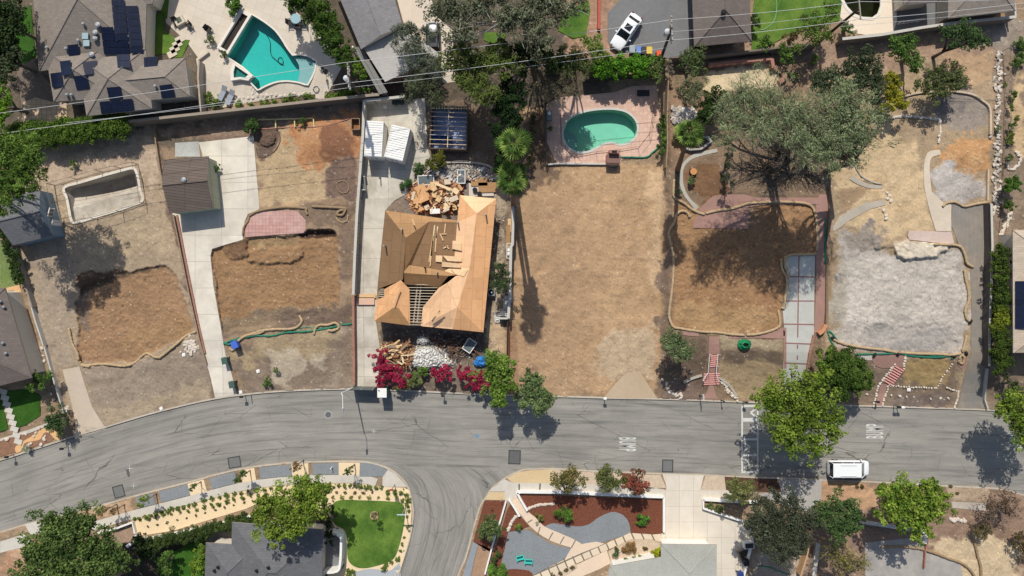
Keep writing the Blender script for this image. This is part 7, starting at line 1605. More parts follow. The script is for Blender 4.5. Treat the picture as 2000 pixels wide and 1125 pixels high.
# ---------------------------------------------------------------- palms
def palm(label, px, py, base, h, R, col=(78,106,48), col2=(140,162,84), n=19):
    b0 = W(*base); c = WZ(px, py, b0.z+h)-b0; t = empty('fan_palm', label, 'palm tree', b0)
    mb = MB(); mb.smooth = True; mb.tube([(0,0,-.2),(c.x*.3,c.y*.3,h*.3),(c.x*.7,c.y*.7,h*.7),(c.x,c.y,h)], [.34,.26,.22,.24], 10); mb.build('trunk', mat('palm_bark', (112,92,76), var=.25, scale=6), t)
    V = []; F = []; K = []
    for k in range(n):
        a = k*2.399+random.uniform(-.15,.15); el = random.uniform(-.55,.85) if k > 5 else random.uniform(.9,1.3); L_ = R*random.uniform(.42,.6)
        d = Vector((math.cos(a)*math.cos(el), math.sin(a)*math.cos(el), math.sin(el))); e0 = c+d*L_*1.0; e0.z -= .25*L_
        side = Vector((-math.sin(a), math.cos(a), 0)); tn = random.uniform(.8,1.2); cc = [x*tn for x in (lin(col) if k % 3 else lin(col2))]
        # petiole
        b = len(V); V += [c+side*.03, c-side*.03, e0-side*.03, e0+side*.03]; F.append((b,b+1,b+2,b+3)); K.append(cc)
        nb = 15; br = R*random.uniform(.50,.64)
        for j in range(nb):
            th = -1.75+3.5*j/(nb-1); dd = (d*math.cos(th)+side*math.sin(th)); dd.z -= .22+.25*abs(math.sin(th)); dd.normalize(); ll = br*(.75+.25*math.cos(th))*random.uniform(.9,1.05)
            w_ = side*math.cos(th)-d*math.sin(th); w_.z = .0; w_ = w_.normalized()*.075; tip = e0+dd*ll; tip.z -= .1; mid = e0+dd*ll*.6
            b = len(V); V += [e0, mid+w_+Vector((0,0,.03)), tip, mid-w_-Vector((0,0,.02))]; F.append((b,b+1,b+2,b+3)); u = random.uniform(.8,1.2); K.append([x*u for x in cc])
    for k in range(110):
        a = random.uniform(0, 6.28); z_ = random.uniform(-4, -.1); r_ = R*(.24+.16*(z_+4)/4)*random.uniform(.7, 1.3); p = c+Vector((math.cos(a)*r_*.5, math.sin(a)*r_*.5, z_)); q = c+Vector((math.cos(a)*r_*1.6, math.sin(a)*r_*1.6, z_-1.1)); s_ = Vector((-math.sin(a), math.cos(a), 0))*.3
        b = len(V); V += [p, (p+q)/2+s_, q, (p+q)/2-s_]; F.append((b,b+1,b+2,b+3)); K.append(lin((120,104,74)))
    me = bpy.data.meshes.new('crown'); me.from_pydata([tuple(v) for v in V], [], F); at = me.color_attributes.new('col', 'FLOAT_COLOR', 'POINT')
    at.data.foreach_set('color', np.repeat(np.concatenate([np.array(K), np.ones((len(K), 1))], 1), 4, 0).astype(np.float32).reshape(-1)); me.materials.append(M_leaf); link(bpy.data.objects.new('crown', me), t)
palm('fan palm by the plywood house, upper of the pair', 1003, 281, (1006,365), 20, 1.8); palm('fan palm by the plywood house, lower of the pair', 1000, 346, (1003,402), 18.5, 1.8)
palm('fan palm with curved walk and white rocks at its foot', 1345, 258, (1324,332), 13.5, 1.7)
# ---------------------------------------------------------------- rubble heaps: a mass of small bits plus boards one can tell apart
def shard_cloud(name, label, poly, n, hmax, cols, smin, smax, long=2.5, chunky=.5):
    xs = [p[0] for p in poly]; ys = [p[1] for p in poly]; mb = MB(); mats = [mat('rubble_%d_%d_%d' % c, c, var=.2, scale=4, bmp=.2) for c in cols]
    cx, cy = sum(xs)/len(xs), sum(ys)/len(ys); k = 0
    while k < n:
        x, y = random.uniform(min(xs), max(xs)), random.uniform(min(ys), max(ys))
        if not pip(poly, np.array([[x]]), np.array([[y]]))[0, 0]: continue
        d = math.hypot((x-cx)/(max(xs)-min(xs))*2, (y-cy)/(max(ys)-min(ys))*2); z = max(.04, hmax*(1-d**1.5)*random.uniform(.35, 1)); v = W(x, y, z)
        a = random.uniform(smin, smax); b = a*random.uniform(.25, .8)*(1 if random.random() < chunky else .3); l = a*random.uniform(1, long)
        R3 = Matrix.Rotation(random.uniform(0, 6.28), 3, 'Z') @ Matrix.Rotation(random.uniform(-.6, .6), 3, 'X') @ Matrix.Rotation(random.uniform(-.5, .5), 3, 'Y')
        mb.box(v, (l, b, a*random.uniform(.1, .5)), 0, random.randrange(len(cols)), R3); k += 1
    o = mb.build(name, mats); tag(o, label, 'rubble', kind='stuff'); return o
def mound(name, label, poly, hmax, m, amp=.12):
    """crumpled heap, used for the white plasterboard and tarp"""
    xs = [p[0] for p in poly]; ys = [p[1] for p in poly]; s_ = 2.0; nx = int((max(xs)-min(xs))/s_)+2; ny = int((max(ys)-min(ys))/s_)+2
    gx = np.array([min(xs)+i*s_ for i in range(nx)]); gy = np.array([min(ys)+j*s_ for j in range(ny)]); GXm, GYm = np.meshgrid(gx, gy); mk = pip(poly, GXm, GYm).astype(np.float32)
    hh = blur(np.pad(mk, 3), 2)[3:-3, 3:-3]*hmax+mk*RNG.uniform(-amp, amp, mk.shape); vs = []; fs = []; ix = {}
    for j in range(ny):
        for i in range(nx):
            if mk[j, i]: ix[(j, i)] = len(vs); vs.append(W(gx[i]+random.uniform(-.6,.6), gy[j]+random.uniform(-.6,.6), max(.02, hh[j, i])))
    for j in range(ny-1):
        for i in range(nx-1):
            q = [(j,i),(j+1,i),(j+1,i+1),(j,i+1)]
            if all(a in ix for a in q): fs.append(tuple(ix[a] for a in q))
    # skirt to the ground so that the heap is closed
    cnt = {}
    for f in fs:
        for a, b in zip(f, f[1:]+f[:1]): cnt[(a, b)] = 1
    n0 = len(vs); low = {}
    for (a, b) in list(cnt):
        if (b, a) not in cnt:
            for v in (a, b):
                if v not in low: low[v] = len(vs); vs.append(Vector((vs[v].x, vs[v].y, vs[v].z-hmax-.3)))
            fs.append((b, a, low[a], low[b]))
    mb = MB(); mb.add(vs, fs); o = mb.build(name, m); return o
BACK = [(794,384),(804,358),(830,342),(868,334),(900,346),(906,366),(896,384),(892,404),(884,416),(850,418),(812,414),(797,400)]
shard_cloud('rubble_heap', 'heap of splintered orange wood scraps behind the plywood house', BACK, 1500, .9, [(198,152,112),(176,120,84),(216,178,140),(146,100,74),(120,96,80)], .12, .4, 3)
shard_cloud('rubble_heap', 'grey band of broken masonry and metal along the back of the rubble', [(832,338),(870,320),(930,320),(965,330),(970,350),(930,352),(880,348),(845,352)], 1300, .6, [(170,166,160),(196,192,186),(120,116,112),(170,150,130),(90,88,86)], .1, .34, 2)
shard_cloud('rubble_heap', 'heap of brown splintered boards at the left of the front rubble', [(745,672),(800,668),(812,690),(806,712),(780,722),(755,712),(742,695)], 1000, 1.0, [(196,160,122),(168,128,94),(138,100,74),(110,82,64),(214,188,152)], .1, .34, 4, .2)
shard_cloud('rubble_heap', 'dark tangle of rods and scrap under the eave of the plywood house', [(815,660),(870,652),(930,660),(935,690),(900,705),(860,708),(830,690)], 600, .4, [(96,84,76),(130,110,96),(120,84,66),(160,158,154),(70,66,64)], .08, .3, 5, .2)
shard_cloud('rubble_heap', 'grey and white chunks of broken board around the front white heap', [(798,708),(812,676),(842,668),(866,684),(892,712),(880,722),(820,726)], 700, .7, [(214,210,202),(178,174,168),(140,138,134),(196,178,156)], .1, .36, 2)
shard_cloud('rubble_heap', 'white and grey scraps mixed over the left of the back rubble', [(815,345),(850,330),(900,328),(960,334),(962,350),(905,352),(880,362),(840,360)], 500, .7, [(222,218,212),(190,186,180),(214,178,140),(150,146,142)], .12, .4, 2)
shard_cloud('rubble_litter', 'scattered splinters and litter around the plywood house', [(760,640),(955,650),(990,700),(985,745),(760,745)], 500, .08, [(180,168,150),(150,130,108),(200,196,190),(110,90,76)], .07, .22, 3, .3)
shard_cloud('rubble_litter', 'thin litter along the east side of the plywood house', [(950,400),(985,400),(990,620),(955,640)], 260, .06, [(186,176,160),(150,136,120),(210,206,198)], .07, .24, 3, .3)
shard_cloud('pebble_spread', 'pale pebbles among the white rocks behind the third palm', [(1312,215),(1340,208),(1360,220),(1362,236),(1320,240)], 260, .15, [(206,198,188),(176,168,158),(230,224,214)], .14, .4, 1.3, 1)
def tg(o, lb, cat, g=None, kind=None): return tag(o, lb, cat, g, kind)
M_wr = mat('crumpled_white', (212,210,204), var=.18, scale=5, stain=.4, stainc=(150,150,150))
for poly, h, lb in (([(800,704),(806,690),(818,680),(838,676),(856,686),(872,700),(884,714),(866,720),(850,716),(830,724),(806,718)], 1.0, 'large crumpled heap of white plasterboard and bags at the front'), ([(812,664),(822,655),(836,658),(842,668),(828,674),(814,672)], .6, 'small white crumpled bag heap near the front eave'), ([(850,345),(860,332),(885,330),(890,342),(870,350)], .4, 'white crumpled sheeting lying on the back rubble, left'), ([(926,326),(950,326),(951,338),(930,338)], .35, 'white torn sheet on the back rubble, middle'), ([(942,342),(955,338),(962,346),(950,352)], .3, 'bright white bag at the right end of the back rubble')):
    tg(mound('white_rubble', lb, poly, h, M_wr, .22), lb, 'rubble')
tg(mound('tarp', '', [(923,712),(930,697),(942,692),(955,697),(955,708),(945,716),(930,718)], .7, M_tarp, .12), 'crumpled bright blue tarp beside the crimson flowers', 'tarp')
tg(mound('soil_mound', '', sm([(505,262),(520,256),(535,260),(538,275),(525,286),(508,282)]), .35, mat('mulch_mound', (104,84,70), var=.2, fine=.3), .04), 'low dark mulch mound in the small round bed', 'mound')
for i in range(60):
    x, y = random.uniform(806, 896), random.uniform(354, 408); a = random.uniform(0, 3.14); l = random.uniform(5, 18); h = .6+.6*random.random()
    plank((x, y), (x+l*math.cos(a), y+l*math.sin(a)), h, wd=random.choice((.1,.15,.3,.6)), m=random.choice((M_lumber,M_raft,M_lumber2,M_lumber3,mat('scrap_ply', (206,158,112), var=.12))), lb='splintered board lying on the wood heap behind the house', grp='boards on the back wood heap', name='wood_board', base=G_at(850,380))
plank((808,374),(822,412), .7, wd=.8, m=MATS['scrap_ply'], lb='long broad plywood offcut sloping down the left of the back heap', name='wood_board', base=G_at(815,390))
plank((818,362),(832,392), .9, wd=1.3, m=MATS['scrap_ply'], lb='wide plywood offcut near the top left of the back heap', name='wood_board', base=G_at(815,390))
plank((850,358),(880,370), 1.2, wd=.3, m=M_lumber2, lb='long pale beam across the top of the back heap', name='wood_board', base=G_at(815,390))
for i in range(46):
    x, y = random.uniform(748, 806), random.uniform(676, 716); a = random.gauss(.0, .5); l = random.uniform(10, 26); h = .7+.5*random.random()
    plank((x-l/2, y), (x-l/2+l*math.cos(a), y+l*math.sin(a)), h, wd=random.choice((.08,.12,.2)), m=random.choice((M_lumber,M_lumber2,M_lumber3,M_wood)), lb='weathered board on the front wood heap by the crimson flowers', grp='boards on the front wood heap', name='wood_board', base=G_at(780,700))
for i in range(16):
    x, y = random.uniform(850, 925), random.uniform(660, 695); a = random.uniform(.3, 1.5); l = random.uniform(12, 30)
    plank((x, y), (x+l*math.cos(a), y+l*math.sin(a)), .45, wd=.06, m=M_lumber3 if i % 2 else M_rusty, lb='thin dark rod in the tangle under the front eave', grp='rods in the front tangle', name='scrap_rod', base=G_at(880,680))
for (q, lb, rz) in (((832,352,1.9,1.1), 'grey framed window screen lying at the left of the back rubble', .05), ((901,345,.9,1.6), 'grey framed window screen standing upright in the back rubble', .0), ((917,675,1.1,1.5), 'grey framed screen tilted in the front tangle', -.6)):
    v = W(q[0], q[1], .6); t = empty('window_screen', lb, 'screen', v, rz); mb = MB(); mb.box((0,0,0), (q[2],q[3],.05)); mb.build('mesh', mat('grey_screen', (96,104,106), var=.12), t)
    for x_, y_, a, b in ((-q[2]/2,0,.09,q[3]),(q[2]/2,0,.09,q[3]),(0,-q[3]/2,q[2]+.09,.09),(0,q[3]/2,q[2]+.09,.09)): mb = MB(); mb.box((x_,y_,.03), (a,b,.07)); mb.build('frame', M_pipe, t)
for px, py, w_, d_, rz, lb, m in ((936,355,2.0,1.0,.03,'upper plywood sheet lying on the pale slab north of the roof',M_plt),(952,366,2.2,1.2,.02,'lower plywood sheet lying on the pale slab north of the roof',M_plt),(940,370,3,1.6,.02,'pale stack of boards under the plywood sheets',mat('pale_boards',(200,192,182),var=.08)),(716,578,2.2,.5,0,'orange board across the container drive, upper',M_lumber),(715,588,2.0,.9,0,'pinkish sheet across the container drive, lower',mat('pinkish_sheet',(210,174,150),var=.06)),(993,460,.5,2.6,0,'loose plywood sheet at the tall wall',M_plt),(995,440,.4,1.6,0,'narrow plywood strip at the tall wall',M_lumber),(702,462,.3,1.8,0,'orange board leaning in the container drive by the grey wall',M_lumber),(695,520,.3,.8,0,'short orange board by the grey wall',M_lumber)):
    v = W(px, py, .25); mb = MB(); mb.box((0,0,0), (w_,d_,.05)); o = mb.build('plywood_sheet', m); o.location = v; o.rotation_euler = (0,0,rz); tag(o, lb, 'board')
    if 'pale stack' in lb: o.location.z -= .12
v = W(850, 413, .9); t = empty('metal_box', 'white metal box with dark panels lying at the foot of the back heap', 'box', v, .05); mb = MB(); mb.box((0,0,0), (1.2,.6,.5)); mb.build('case', M_pipe, t, .03)
for k in range(3): mb = MB(); mb.box((-.4+.4*k,-.31,0), (.3,.03,.36)); mb.build('dark_panel', M_blk, t)
for px, py, lb in ((928,372,'black round bucket beside the plywood sheets'), (937,380,'second black bucket beside the plywood sheets')):
    mb = MB(); mb.cyl((0,0,0), .25, .5, 14, .3); o = mb.build('bucket', M_dark); o.location = W(px, py, 0); tag(o, lb, 'bucket')
# air conditioners on the east side
v = W(960, 571); t = empty('air_conditioner', 'round topped condenser unit east of the plywood house', 'air conditioner', v); mb = MB(); mb.box((0,0,.4), (.85,.85,.8)); mb.build('case', M_metal, t, .04); mb = MB(); mb.cyl((0,0,.8), .34, .04, 20); gr = mb.build('fan_grille', M_dark, t); mb = MB(); mb.cyl((0,0,.84), .1, .04, 12); mb.build('hub', M_pipe, gr)
for px, py, w_, d_, lb in ((988,590,.5,2.2,'white ladder frame lying along the tall wall'),(983,612,1.0,1.0,'small pale crate at the foot of the tall wall'),(971,621,.5,.9,'white frame standing near the short wall return'),(994,490,.5,1.8,'white board at the jog of the tall wall'),(997,576,.35,1.6,'pale pipe rack by the tall wall')):
    v = W(px, py); t = empty('salvaged_frame', lb, 'frame', v, random.uniform(-.1,.1)); mb = MB(); [mb.box((s_*w_/2,0,.3), (.07,d_,.07)) for s_ in (-1, 1)]; [mb.box((0,-d_/2+d_*k/4,.3), (w_,.06,.06)) for k in range(5)]; mb.box((0,0,.1), (w_*.7,d_*.7,.2)); mb.build('lattice', M_pipe, t)
# brick barbecue of the kidney pool
v = W(1195, 314); t = empty('brick_barbecue', 'reddish brown brick barbecue standing on the south edge of the pool patio', 'barbecue', v, -.03)
mb = MB(); mb.box((0,.0,.6), (1.55,1.2,1.2)); mb.build('body', M_brick, t, .03); mb = MB(); mb.box((0,-.05,1.24), (1.7,.9,.08)); mb.build('counter', mat('brown_slab', (130,100,90), var=.1), t); mb = MB(); mb.box((0,.75,.95), (1.2,.4,1.9)); ch = mb.build('chimney', M_brick, t, .03); mb = MB(); mb.box((0,.75,1.92), (.6,.25,.06)); mb.build('flue', M_dark, ch)
v = W(1072, 228); t = empty('pool_pump', 'small grey pool pump cabinet at the left edge of the brick patio', 'pump', v); mb = MB(); mb.box((0,0,.35), (.7,1.1,.7)); mb.build('cabinet', mat('grey_green_cabinet', (130,140,132), var=.1), t, .05); mb = MB(); mb.cyl((0,.2,.7), .2, .3, 14); mb.build('filter', M_pipe, t)
v = W(1256, 180); t = empty('patio_mat', 'dark grey mat on the shaded north end of the brick patio', 'mat', v, .02); mb = MB(); mb.box((0,0,.06), (1.5,1.0,.06)); mb.build('mat_body', mat('dark_mat', (70,66,68), var=.1), t)
v = W(1352, 279); t = empty('raised_planter', 'angular raised concrete planter at the foot of the third palm', 'planter', v)
mb = MB(); P = [(-1.8,.5),(-1.4,-.6),(-.4,-1.0),(1.0,-.9),(2.3,.1),(1.8,.7)]; Q = [(x*.82, y*.78-.02) for x, y in P]
tess(mb, [[Vector((*p,0)) for p in P], [Vector((*p,0)) for p in Q[::-1]]], .5); [mb.add([(x,y,-.3) for x,y in L_]+[(x,y,.5) for x,y in L_], ring_faces(6)) for L_ in (P, Q)]; mb.build('rim', mat('planter_concrete', (170,166,156), var=.1), t); mb = MB(); mb.prism(Q, -.3, .3); mb.build('soil', mat('planter_soil', (90,76,62), var=.2), t)
# tree stump, round stones
v = W(1353, 336); t = empty('tree_stump', 'pale orange cut tree stump inside the curved grey walk', 'stump', v); mb = MB(); mb.cyl((0,0,-.1), .48, .5, 16, .4); mb.build('bark', M_barkd, t); mb = MB(); mb.cyl((0,0,.4), .4, .02, 16); mb.build('cut_face', mat('cut_wood', (196,140,90), var=.1), t)

# ---------------------------------------------------------------- stones as individual things
def stone_mesh(seed, m):
    r = random.Random(seed); bm = bmesh.new(); bmesh.ops.create_icosphere(bm, subdivisions=1, radius=.5)
    for v in bm.verts: v.co *= r.uniform(.78, 1.15); v.co.z *= .6; v.co.x *= 1.2
    me = bpy.data.meshes.new('stone'); bm.to_mesh(me); bm.free(); me.materials.append(m); return me
SM_W = [stone_mesh(i, M_stone) for i in range(5)]; SM_G = [stone_mesh(i+9, M_stone2) for i in range(4)]
PEB = []
def stones(label, group, pts, s_=(.3, .5), set_=None, h=.05, name='stone'):
    if sum(s_) < .66 or 'rubble' in group or 'grey stones' in group or 'rocks along' in group or 'right yard' in group:
        PEB.extend((W(p[0], p[1], h), random.uniform(*s_)) for p in pts); return
    for p in pts:
        o = bpy.data.objects.new(name, random.choice(set_ or SM_W)); link(o); k = random.uniform(*s_); o.scale = (k, k*random.uniform(.7, 1), k); o.rotation_euler = (0, 0, random.uniform(0, 6.28)); o.location = W(p[0], p[1], h+k*.1); tag(o, label, 'stone', group)
def along(pts, n, j=1.0): return [(p[0]+random.uniform(-j, j), p[1]+random.uniform(-j, j)) for p in resample(pts, n-1)]
stones('white rock in the long dry stream of rocks right of the burned terrace', 'white rocks of the dry stream', [(random.gauss(x, 3.6), y+random.uniform(-3, 3)) for y in range(105, 420, 5) for x in ([1951-.02*(y-100)]*3)], (.24, .5), SM_W+SM_G)
stones('white stone in the row edging the dry terrace beside the feathery tree', 'white edging stones of the dry terrace', along([(1742,230),(1765,226),(1800,229),(1834,233)], 26, .5)+along([(1836,234),(1837,255),(1833,278)], 12, .5), (.32, .45))
stones('white stone lining the left of the diagonal brick steps', 'white stones left of the diagonal steps', along([(1748,712),(1735,730),(1716,752),(1711,775),(1706,792)], 20, 1), (.22, .36))
stones('white stone lining the right of the diagonal brick steps', 'white stones right of the diagonal steps', along([(1768,696),(1766,720),(1752,735),(1735,755),(1728,775),(1724,792)], 24, 1), (.22, .36))
stones('small white stone in the thin line across the dry bank', 'white stones across the dry bank', along([(1740,754),(1790,757),(1830,758),(1842,735),(1860,712)], 30, .8), (.16, .28))
stones('white stone in the line going down to the street on the ash lot', 'white stones down to the street', along([(1850,758),(1872,765),(1870,780),(1864,796)], 16, .8), (.18, .3))
stones('pale rubble stone in the heap by the timber wall of the first lot', 'rubble stones of the first lot heap', [(random.gauss(372, 7), random.gauss(677, 7)) for _ in range(60)], (.25, .45), SM_W+SM_G)
stones('pale rubble stone in the heap by the leafy kerb shrub', 'rubble stones by the kerb shrub', [(random.gauss(130, 3.5), random.gauss(799, 4)) for _ in range(20)], (.25, .4), SM_W+SM_G)
stones('white stone of the arc right of the entry walk', 'white stones of the right arc', along(catmull([(1031,994),(1045,988),(1062,985),(1082,984)], 4), 18, .5), (.3, .48))
stones('white stone of the arc left of the entry walk', 'white stones of the left arc', along(catmull([(1011,1007),(1003,1014),(997,1024),(993,1036)], 4), 16, .6), (.28, .45))
stones('white rock near the foot of the third palm', 'white rocks by the third palm', [(random.uniform(1312, 1360), random.uniform(210, 240)) for _ in range(40)], (.3, .75))
stones('white stone in the curved line below the hedge shrubs at the right', 'white stones of the right yard', along(catmull([(1975,415),(1968,430),(1962,445),(1955,462)], 4), 22, 3), (.3, .6))
stones('white stone of the small ring in the right yard', 'white stones of the ring', along(catmull([(1985,298),(1992,305),(1990,320),(1978,330),(1969,325),(1970,308)], 4), 22, 1.5), (.25, .5))
stones('white rock of the low stone border by the lower brick walk', 'white rocks by the lower brick walk', along([(1408,745),(1420,756),(1428,770),(1440,780)], 20, 3)+along([(1320,772),(1330,775),(1328,766)], 8, 3), (.25, .5))
stones('grey stone at the foot of the grey green tree near the steps', 'grey stones left of the brick walk', along([(1297,745),(1310,765),(1322,772)], 12, 3), (.25, .45), SM_G)
stones('white rock beside the two front trees at the lower right', 'white rocks at the lower right', along([(1855,1015),(1885,1018)], 14, 3), (.3, .55))
stones('round pale stepping stone in the dry terrace', 'round pale stepping stones', [(1732,377),(1734,388),(1740,392),(1737,382),(1726,410),(1731,421),(1731,427)], (.42, .5))
stones('pale landscape boulder in the orange gravel bed at the left', 'pale boulders of the orange bed', [(50,848),(66,852),(70,845),(76,836),(88,852),(86,858),(56,868),(60,866),(80,868),(12,858),(16,857)], (.3, .55))
stones('pale boulder along the left edge of the west neighbour path', 'pale boulders west', [(82,680),(84,695),(86,705),(100,770),(106,780)], (.3, .5))
stones('pale stone scattered in the right front bank', 'stones on the front bank', [(1741,772),(1758,774),(1771,775),(1785,775),(1818,779),(1837,778),(1852,778),(1693,770)], (.25, .42))
stones('pale rock at the sand mound of the fan pool bed', 'rocks along the fan pool bed', [(x, 196+(430-x)*.02+random.uniform(-6, 4)) for x in range(398, 440, 5)]+[(x, 193-(x-440)*.06+random.uniform(-3, 3)) for x in range(440, 610, 9)], (.25, .5))
mb = MB(); ico = [tuple(v.co) for v in SM_W[0].vertices]; icf = [tuple(p.vertices) for p in SM_W[0].polygons]
for v, k in PEB: R3 = Matrix.Rotation(random.uniform(0, 6.28), 3, 'Z'); mb.add([v+R3 @ Vector(c)*k for c in ico], icf)
tag(mb.build('pebbles', M_stone), 'small pale stones strewn in lines and heaps over the cleared lots', 'stones', kind='stuff')
# flagstone steps in the west lawn
for i in range(9): 
    px, py = 6+i*3.7, 765+i*12.2; mb = MB(); mb.box((0,0,0), (.95,.62,.06)); o = mb.build('stepping_slab', M_walk); o.location = W(px, py, .1); o.rotation_euler = (0,0,-.3); tag(o, 'pale square slab of the stepping path across the dark west lawn', 'slab', 'slabs of the west stepping path')
for i in range(4):
    mb = MB(); mb.box((0,0,0), (1.1,.75,.06)); o = mb.build('stepping_slab', M_trav); o.location = W(336+i*5.2, 105-i*9.4, .1); o.rotation_euler = (0,0,.5); tag(o, 'pale slab stepping between the two small lawns near the fan pool', 'slab', 'slabs between the small lawns')
# joints across the entry walk
for p, q in (((1030,1021),(1040,1015)),((1050,1046),(1055,1029)),((1072,1054),(1080,1040)),((1094,1062),(1102,1048)),((1116,1070),(1124,1055))):
    mb = MB(); vs = [W(a[0], a[1], .062) for a in bar(p, q, 2.2)]; mb.add(vs, [(0,1,2,3)]); o = mb.build('walk_joint', mat('grey_joint', (120,112,104))); o['kind'] = 'structure'
    if o.data.polygons[0].normal.z < 0: o.data.flip_normals()
for p, q in (((1014,945),(1014,960)),((1055,944),(1054,959))):
    mb = MB(); vs = [W(a[0], a[1], .03) for a in bar(p, q, 3)]; mb.add(vs, [(0,1,2,3)]); o = mb.build('walk_joint', mat('dark_gravel_joint', (96,94,92))); o['kind'] = 'structure'
    if o.data.polygons[0].normal.z < 0: o.data.flip_normals()
# ---------------------------------------------------------------- rows of small plants
def tuft_mesh(seed, col, col2, sz):
    c, a, b, k = crown([(0,0,sz*.45,sz)], col, col2, size=.13, dens=70, flat=.8, clump=.35); o = quads('tuft', c, a, b, k); me = o.data; bpy.data.objects.remove(o); return me
TF = {'green': [tuft_mesh(i, (88,112,44), (140,156,76), .33) for i in range(3)], 'yellow': [tuft_mesh(i, (130,140,66), (176,172,100), .26) for i in range(2)], 'dark': [tuft_mesh(i, (92,84,52), (122,110,70), .18) for i in range(2)]}
def tufts(label, group, pts, kind, sc=(.8, 1.2)):
    for p in pts:
        o = bpy.data.objects.new('low_plant', random.choice(TF[kind])); link(o); k = random.uniform(*sc); o.scale = (k, k, k); o.rotation_euler = (0, 0, random.uniform(0, 6.28)); o.location = W(p[0], p[1], .02); tag(o, label, 'plant', group)
tufts('round green plant in the top row of the curved sand garden, west part', 'top row plants, west', along([(263,1013),(290,1007),(330,996),(352,990),(380,984)], 12, 1), 'green')
tufts('round green plant in the second row of the curved sand garden, west part', 'second row plants, west', along([(275,1017),(320,1006),(345,1001),(380,994),(430,985)], 11, 2), 'green', (.6, 1))
tufts('small brown plant in the lowest row of the curved sand garden, west part', 'lowest row plants, west', along([(290,1028),(340,1017),(390,1004),(425,994),(460,985),(495,978)], 12, .6), 'dark')
tufts('round green plant in the upper middle row near the lime tree', 'upper middle plants', along([(400,976),(430,970),(467,963),(500,957),(545,951)], 11, 1), 'green')
tufts('green plant in the middle row near the lime tree', 'middle row plants', along([(413,986),(432,981),(465,972),(500,967),(520,965)], 8, 2), 'green', (.7, 1.1))
tufts('round green plant in the top row right of the lime tree', 'top row plants, east', along([(622,948),(645,948),(664,948),(690,948),(725,951),(745,952)], 13, 1), 'green')
tufts('small plant in the lower row above the curved lawn', 'lower row plants, east', along([(640,959),(663,961),(700,962),(727,963)], 6, 1), 'dark', (.9, 1.4))
tufts('yellowish plant right above the curved lawn', 'yellow row plants, east', along([(650,971),(690,971),(735,972),(775,970)], 8, 1), 'yellow')
tufts('green plant at the corner of the curved sand garden', 'corner plants', [(757,960),(771,960),(784,959),(795,967),(798,976),(785,978),(796,985)], 'green', (1, 1.5))
tufts('small plant along the side road edge of the sand garden', 'side road plants', [(795,1008),(797,1028),(798,1036),(790,1049),(786,1062),(784,1074),(780,1089),(776,1092),(798,995)], 'green', (.6, 1.2))
tufts('small plant along the inner sand edge of the curved lawn', 'inner edge plants', [(658,1037),(667,1042),(670,1080),(669,1092),(668,1105),(679,1112),(689,1117),(754,1104),(749,1112),(765,1098),(680,1123)], 'green', (.8, 1.5))
tufts('small green shrub in the pebble bed along the tan block wall', 'plants along the tan block wall', [(400,186),(407,200),(418,205),(430,206),(470,207),(490,205),(517,203),(536,199),(556,196),(571,193),(583,198),(602,191),(640,188),(655,186),(668,188),(682,184),(410,190),(425,198)], 'green', (1.2, 2.2))
tufts('young green plant on the far bank of the right yard', 'plants right yard', [(1960,165),(1972,262),(1985,230),(1968,275)], 'green', (1, 2))
tufts('dead brown plant in the dry verge', 'verge plants', [(1672,950),(1684,951),(1854,949),(1868,963),(1640,948)], 'dark', (1.2, 2))
tufts('small dark plant in the mulch strip', 'mulch strip plants', [(1510,952),(1499,948),(1483,950),(960,995),(950,1012),(944,1050)], 'dark', (1, 1.6))
for px, py in ((1080,1122),(1093,1118),(1105,1112),(1118,1108),(1205,1072),(1218,1075),(1238,1062),(1262,1070)): tufts('rusty ornamental grass tuft in the speckled bed', 'rusty grass tufts', [(px, py)], 'dark', (1.4, 2.0))

# ---------------------------------------------------------------- furniture
def chaise(label, px, py, rz):
    v = W(px, py); t = empty('sun_lounger', label, 'sun lounger', v, rz, 'sun loungers by the fan pool'); mg = mat('lounger_fabric', (150,156,164), var=.06); mb = MB(); mb.box((0,-.25,.32), (.62,1.3,.1)); mb.build('seat', mg, t)
    mb = MB(); mb.box((0,.62,.5), (.62,.7,.08), 0, 0, Matrix.Rotation(.5, 3, 'X')); mb.build('backrest', mg, t)
    for sx in (-1, 1):
        for sy in (-.8, .3): mb = MB(); mb.box((sx*.27, sy, .15), (.06,.06,.3)); mb.build('leg', M_metal, t)
chaise('grey sun lounger left of its twin on the fan pool patio', 437, 184, -.45); chaise('grey sun lounger right of its twin on the fan pool patio', 452, 192, -.45)
v = W(581, 41); t = empty('patio_table', 'round glass patio table at the dark hedge', 'table', v); mb = MB(); mb.cyl((0,0,.7), .6, .05, 20); mb.build('table_top', mat('pale_glass_top', (150,180,186), rough=.2, var=.04), t); mb = MB(); mb.cyl((0,0,0), .08, .7, 8); mb.build('leg', M_dark, t)
def chair(label, px, py, rz, m, grp=None, wide=.62):
    v = W(px, py); t = empty('patio_chair', label, 'chair', v, rz, grp); mb = MB(); mb.box((0,0,.4), (wide,.6,.07)); mb.build('seat', m, t, .02); mb = MB(); mb.box((0,.34,.68), (wide,.07,.6), 0, 0, Matrix.Rotation(-.25, 3, 'X')); mb.build('backrest', m, t, .02)
    for sx in (-1, 1):
        mb = MB(); mb.box((sx*wide*.55,0,.58), (.09,.62,.05)); mb.build('armrest', m, t)
        for sy in (-1, 1): mb = MB(); mb.box((sx*wide*.42, sy*.25, .2), (.06,.06,.4)); mb.build('leg', m, t)
M_dkch = mat('dark_chair', (62,58,56), var=.1); M_turq = mat('turquoise_paint', (72,196,178), var=.05, rough=.5)
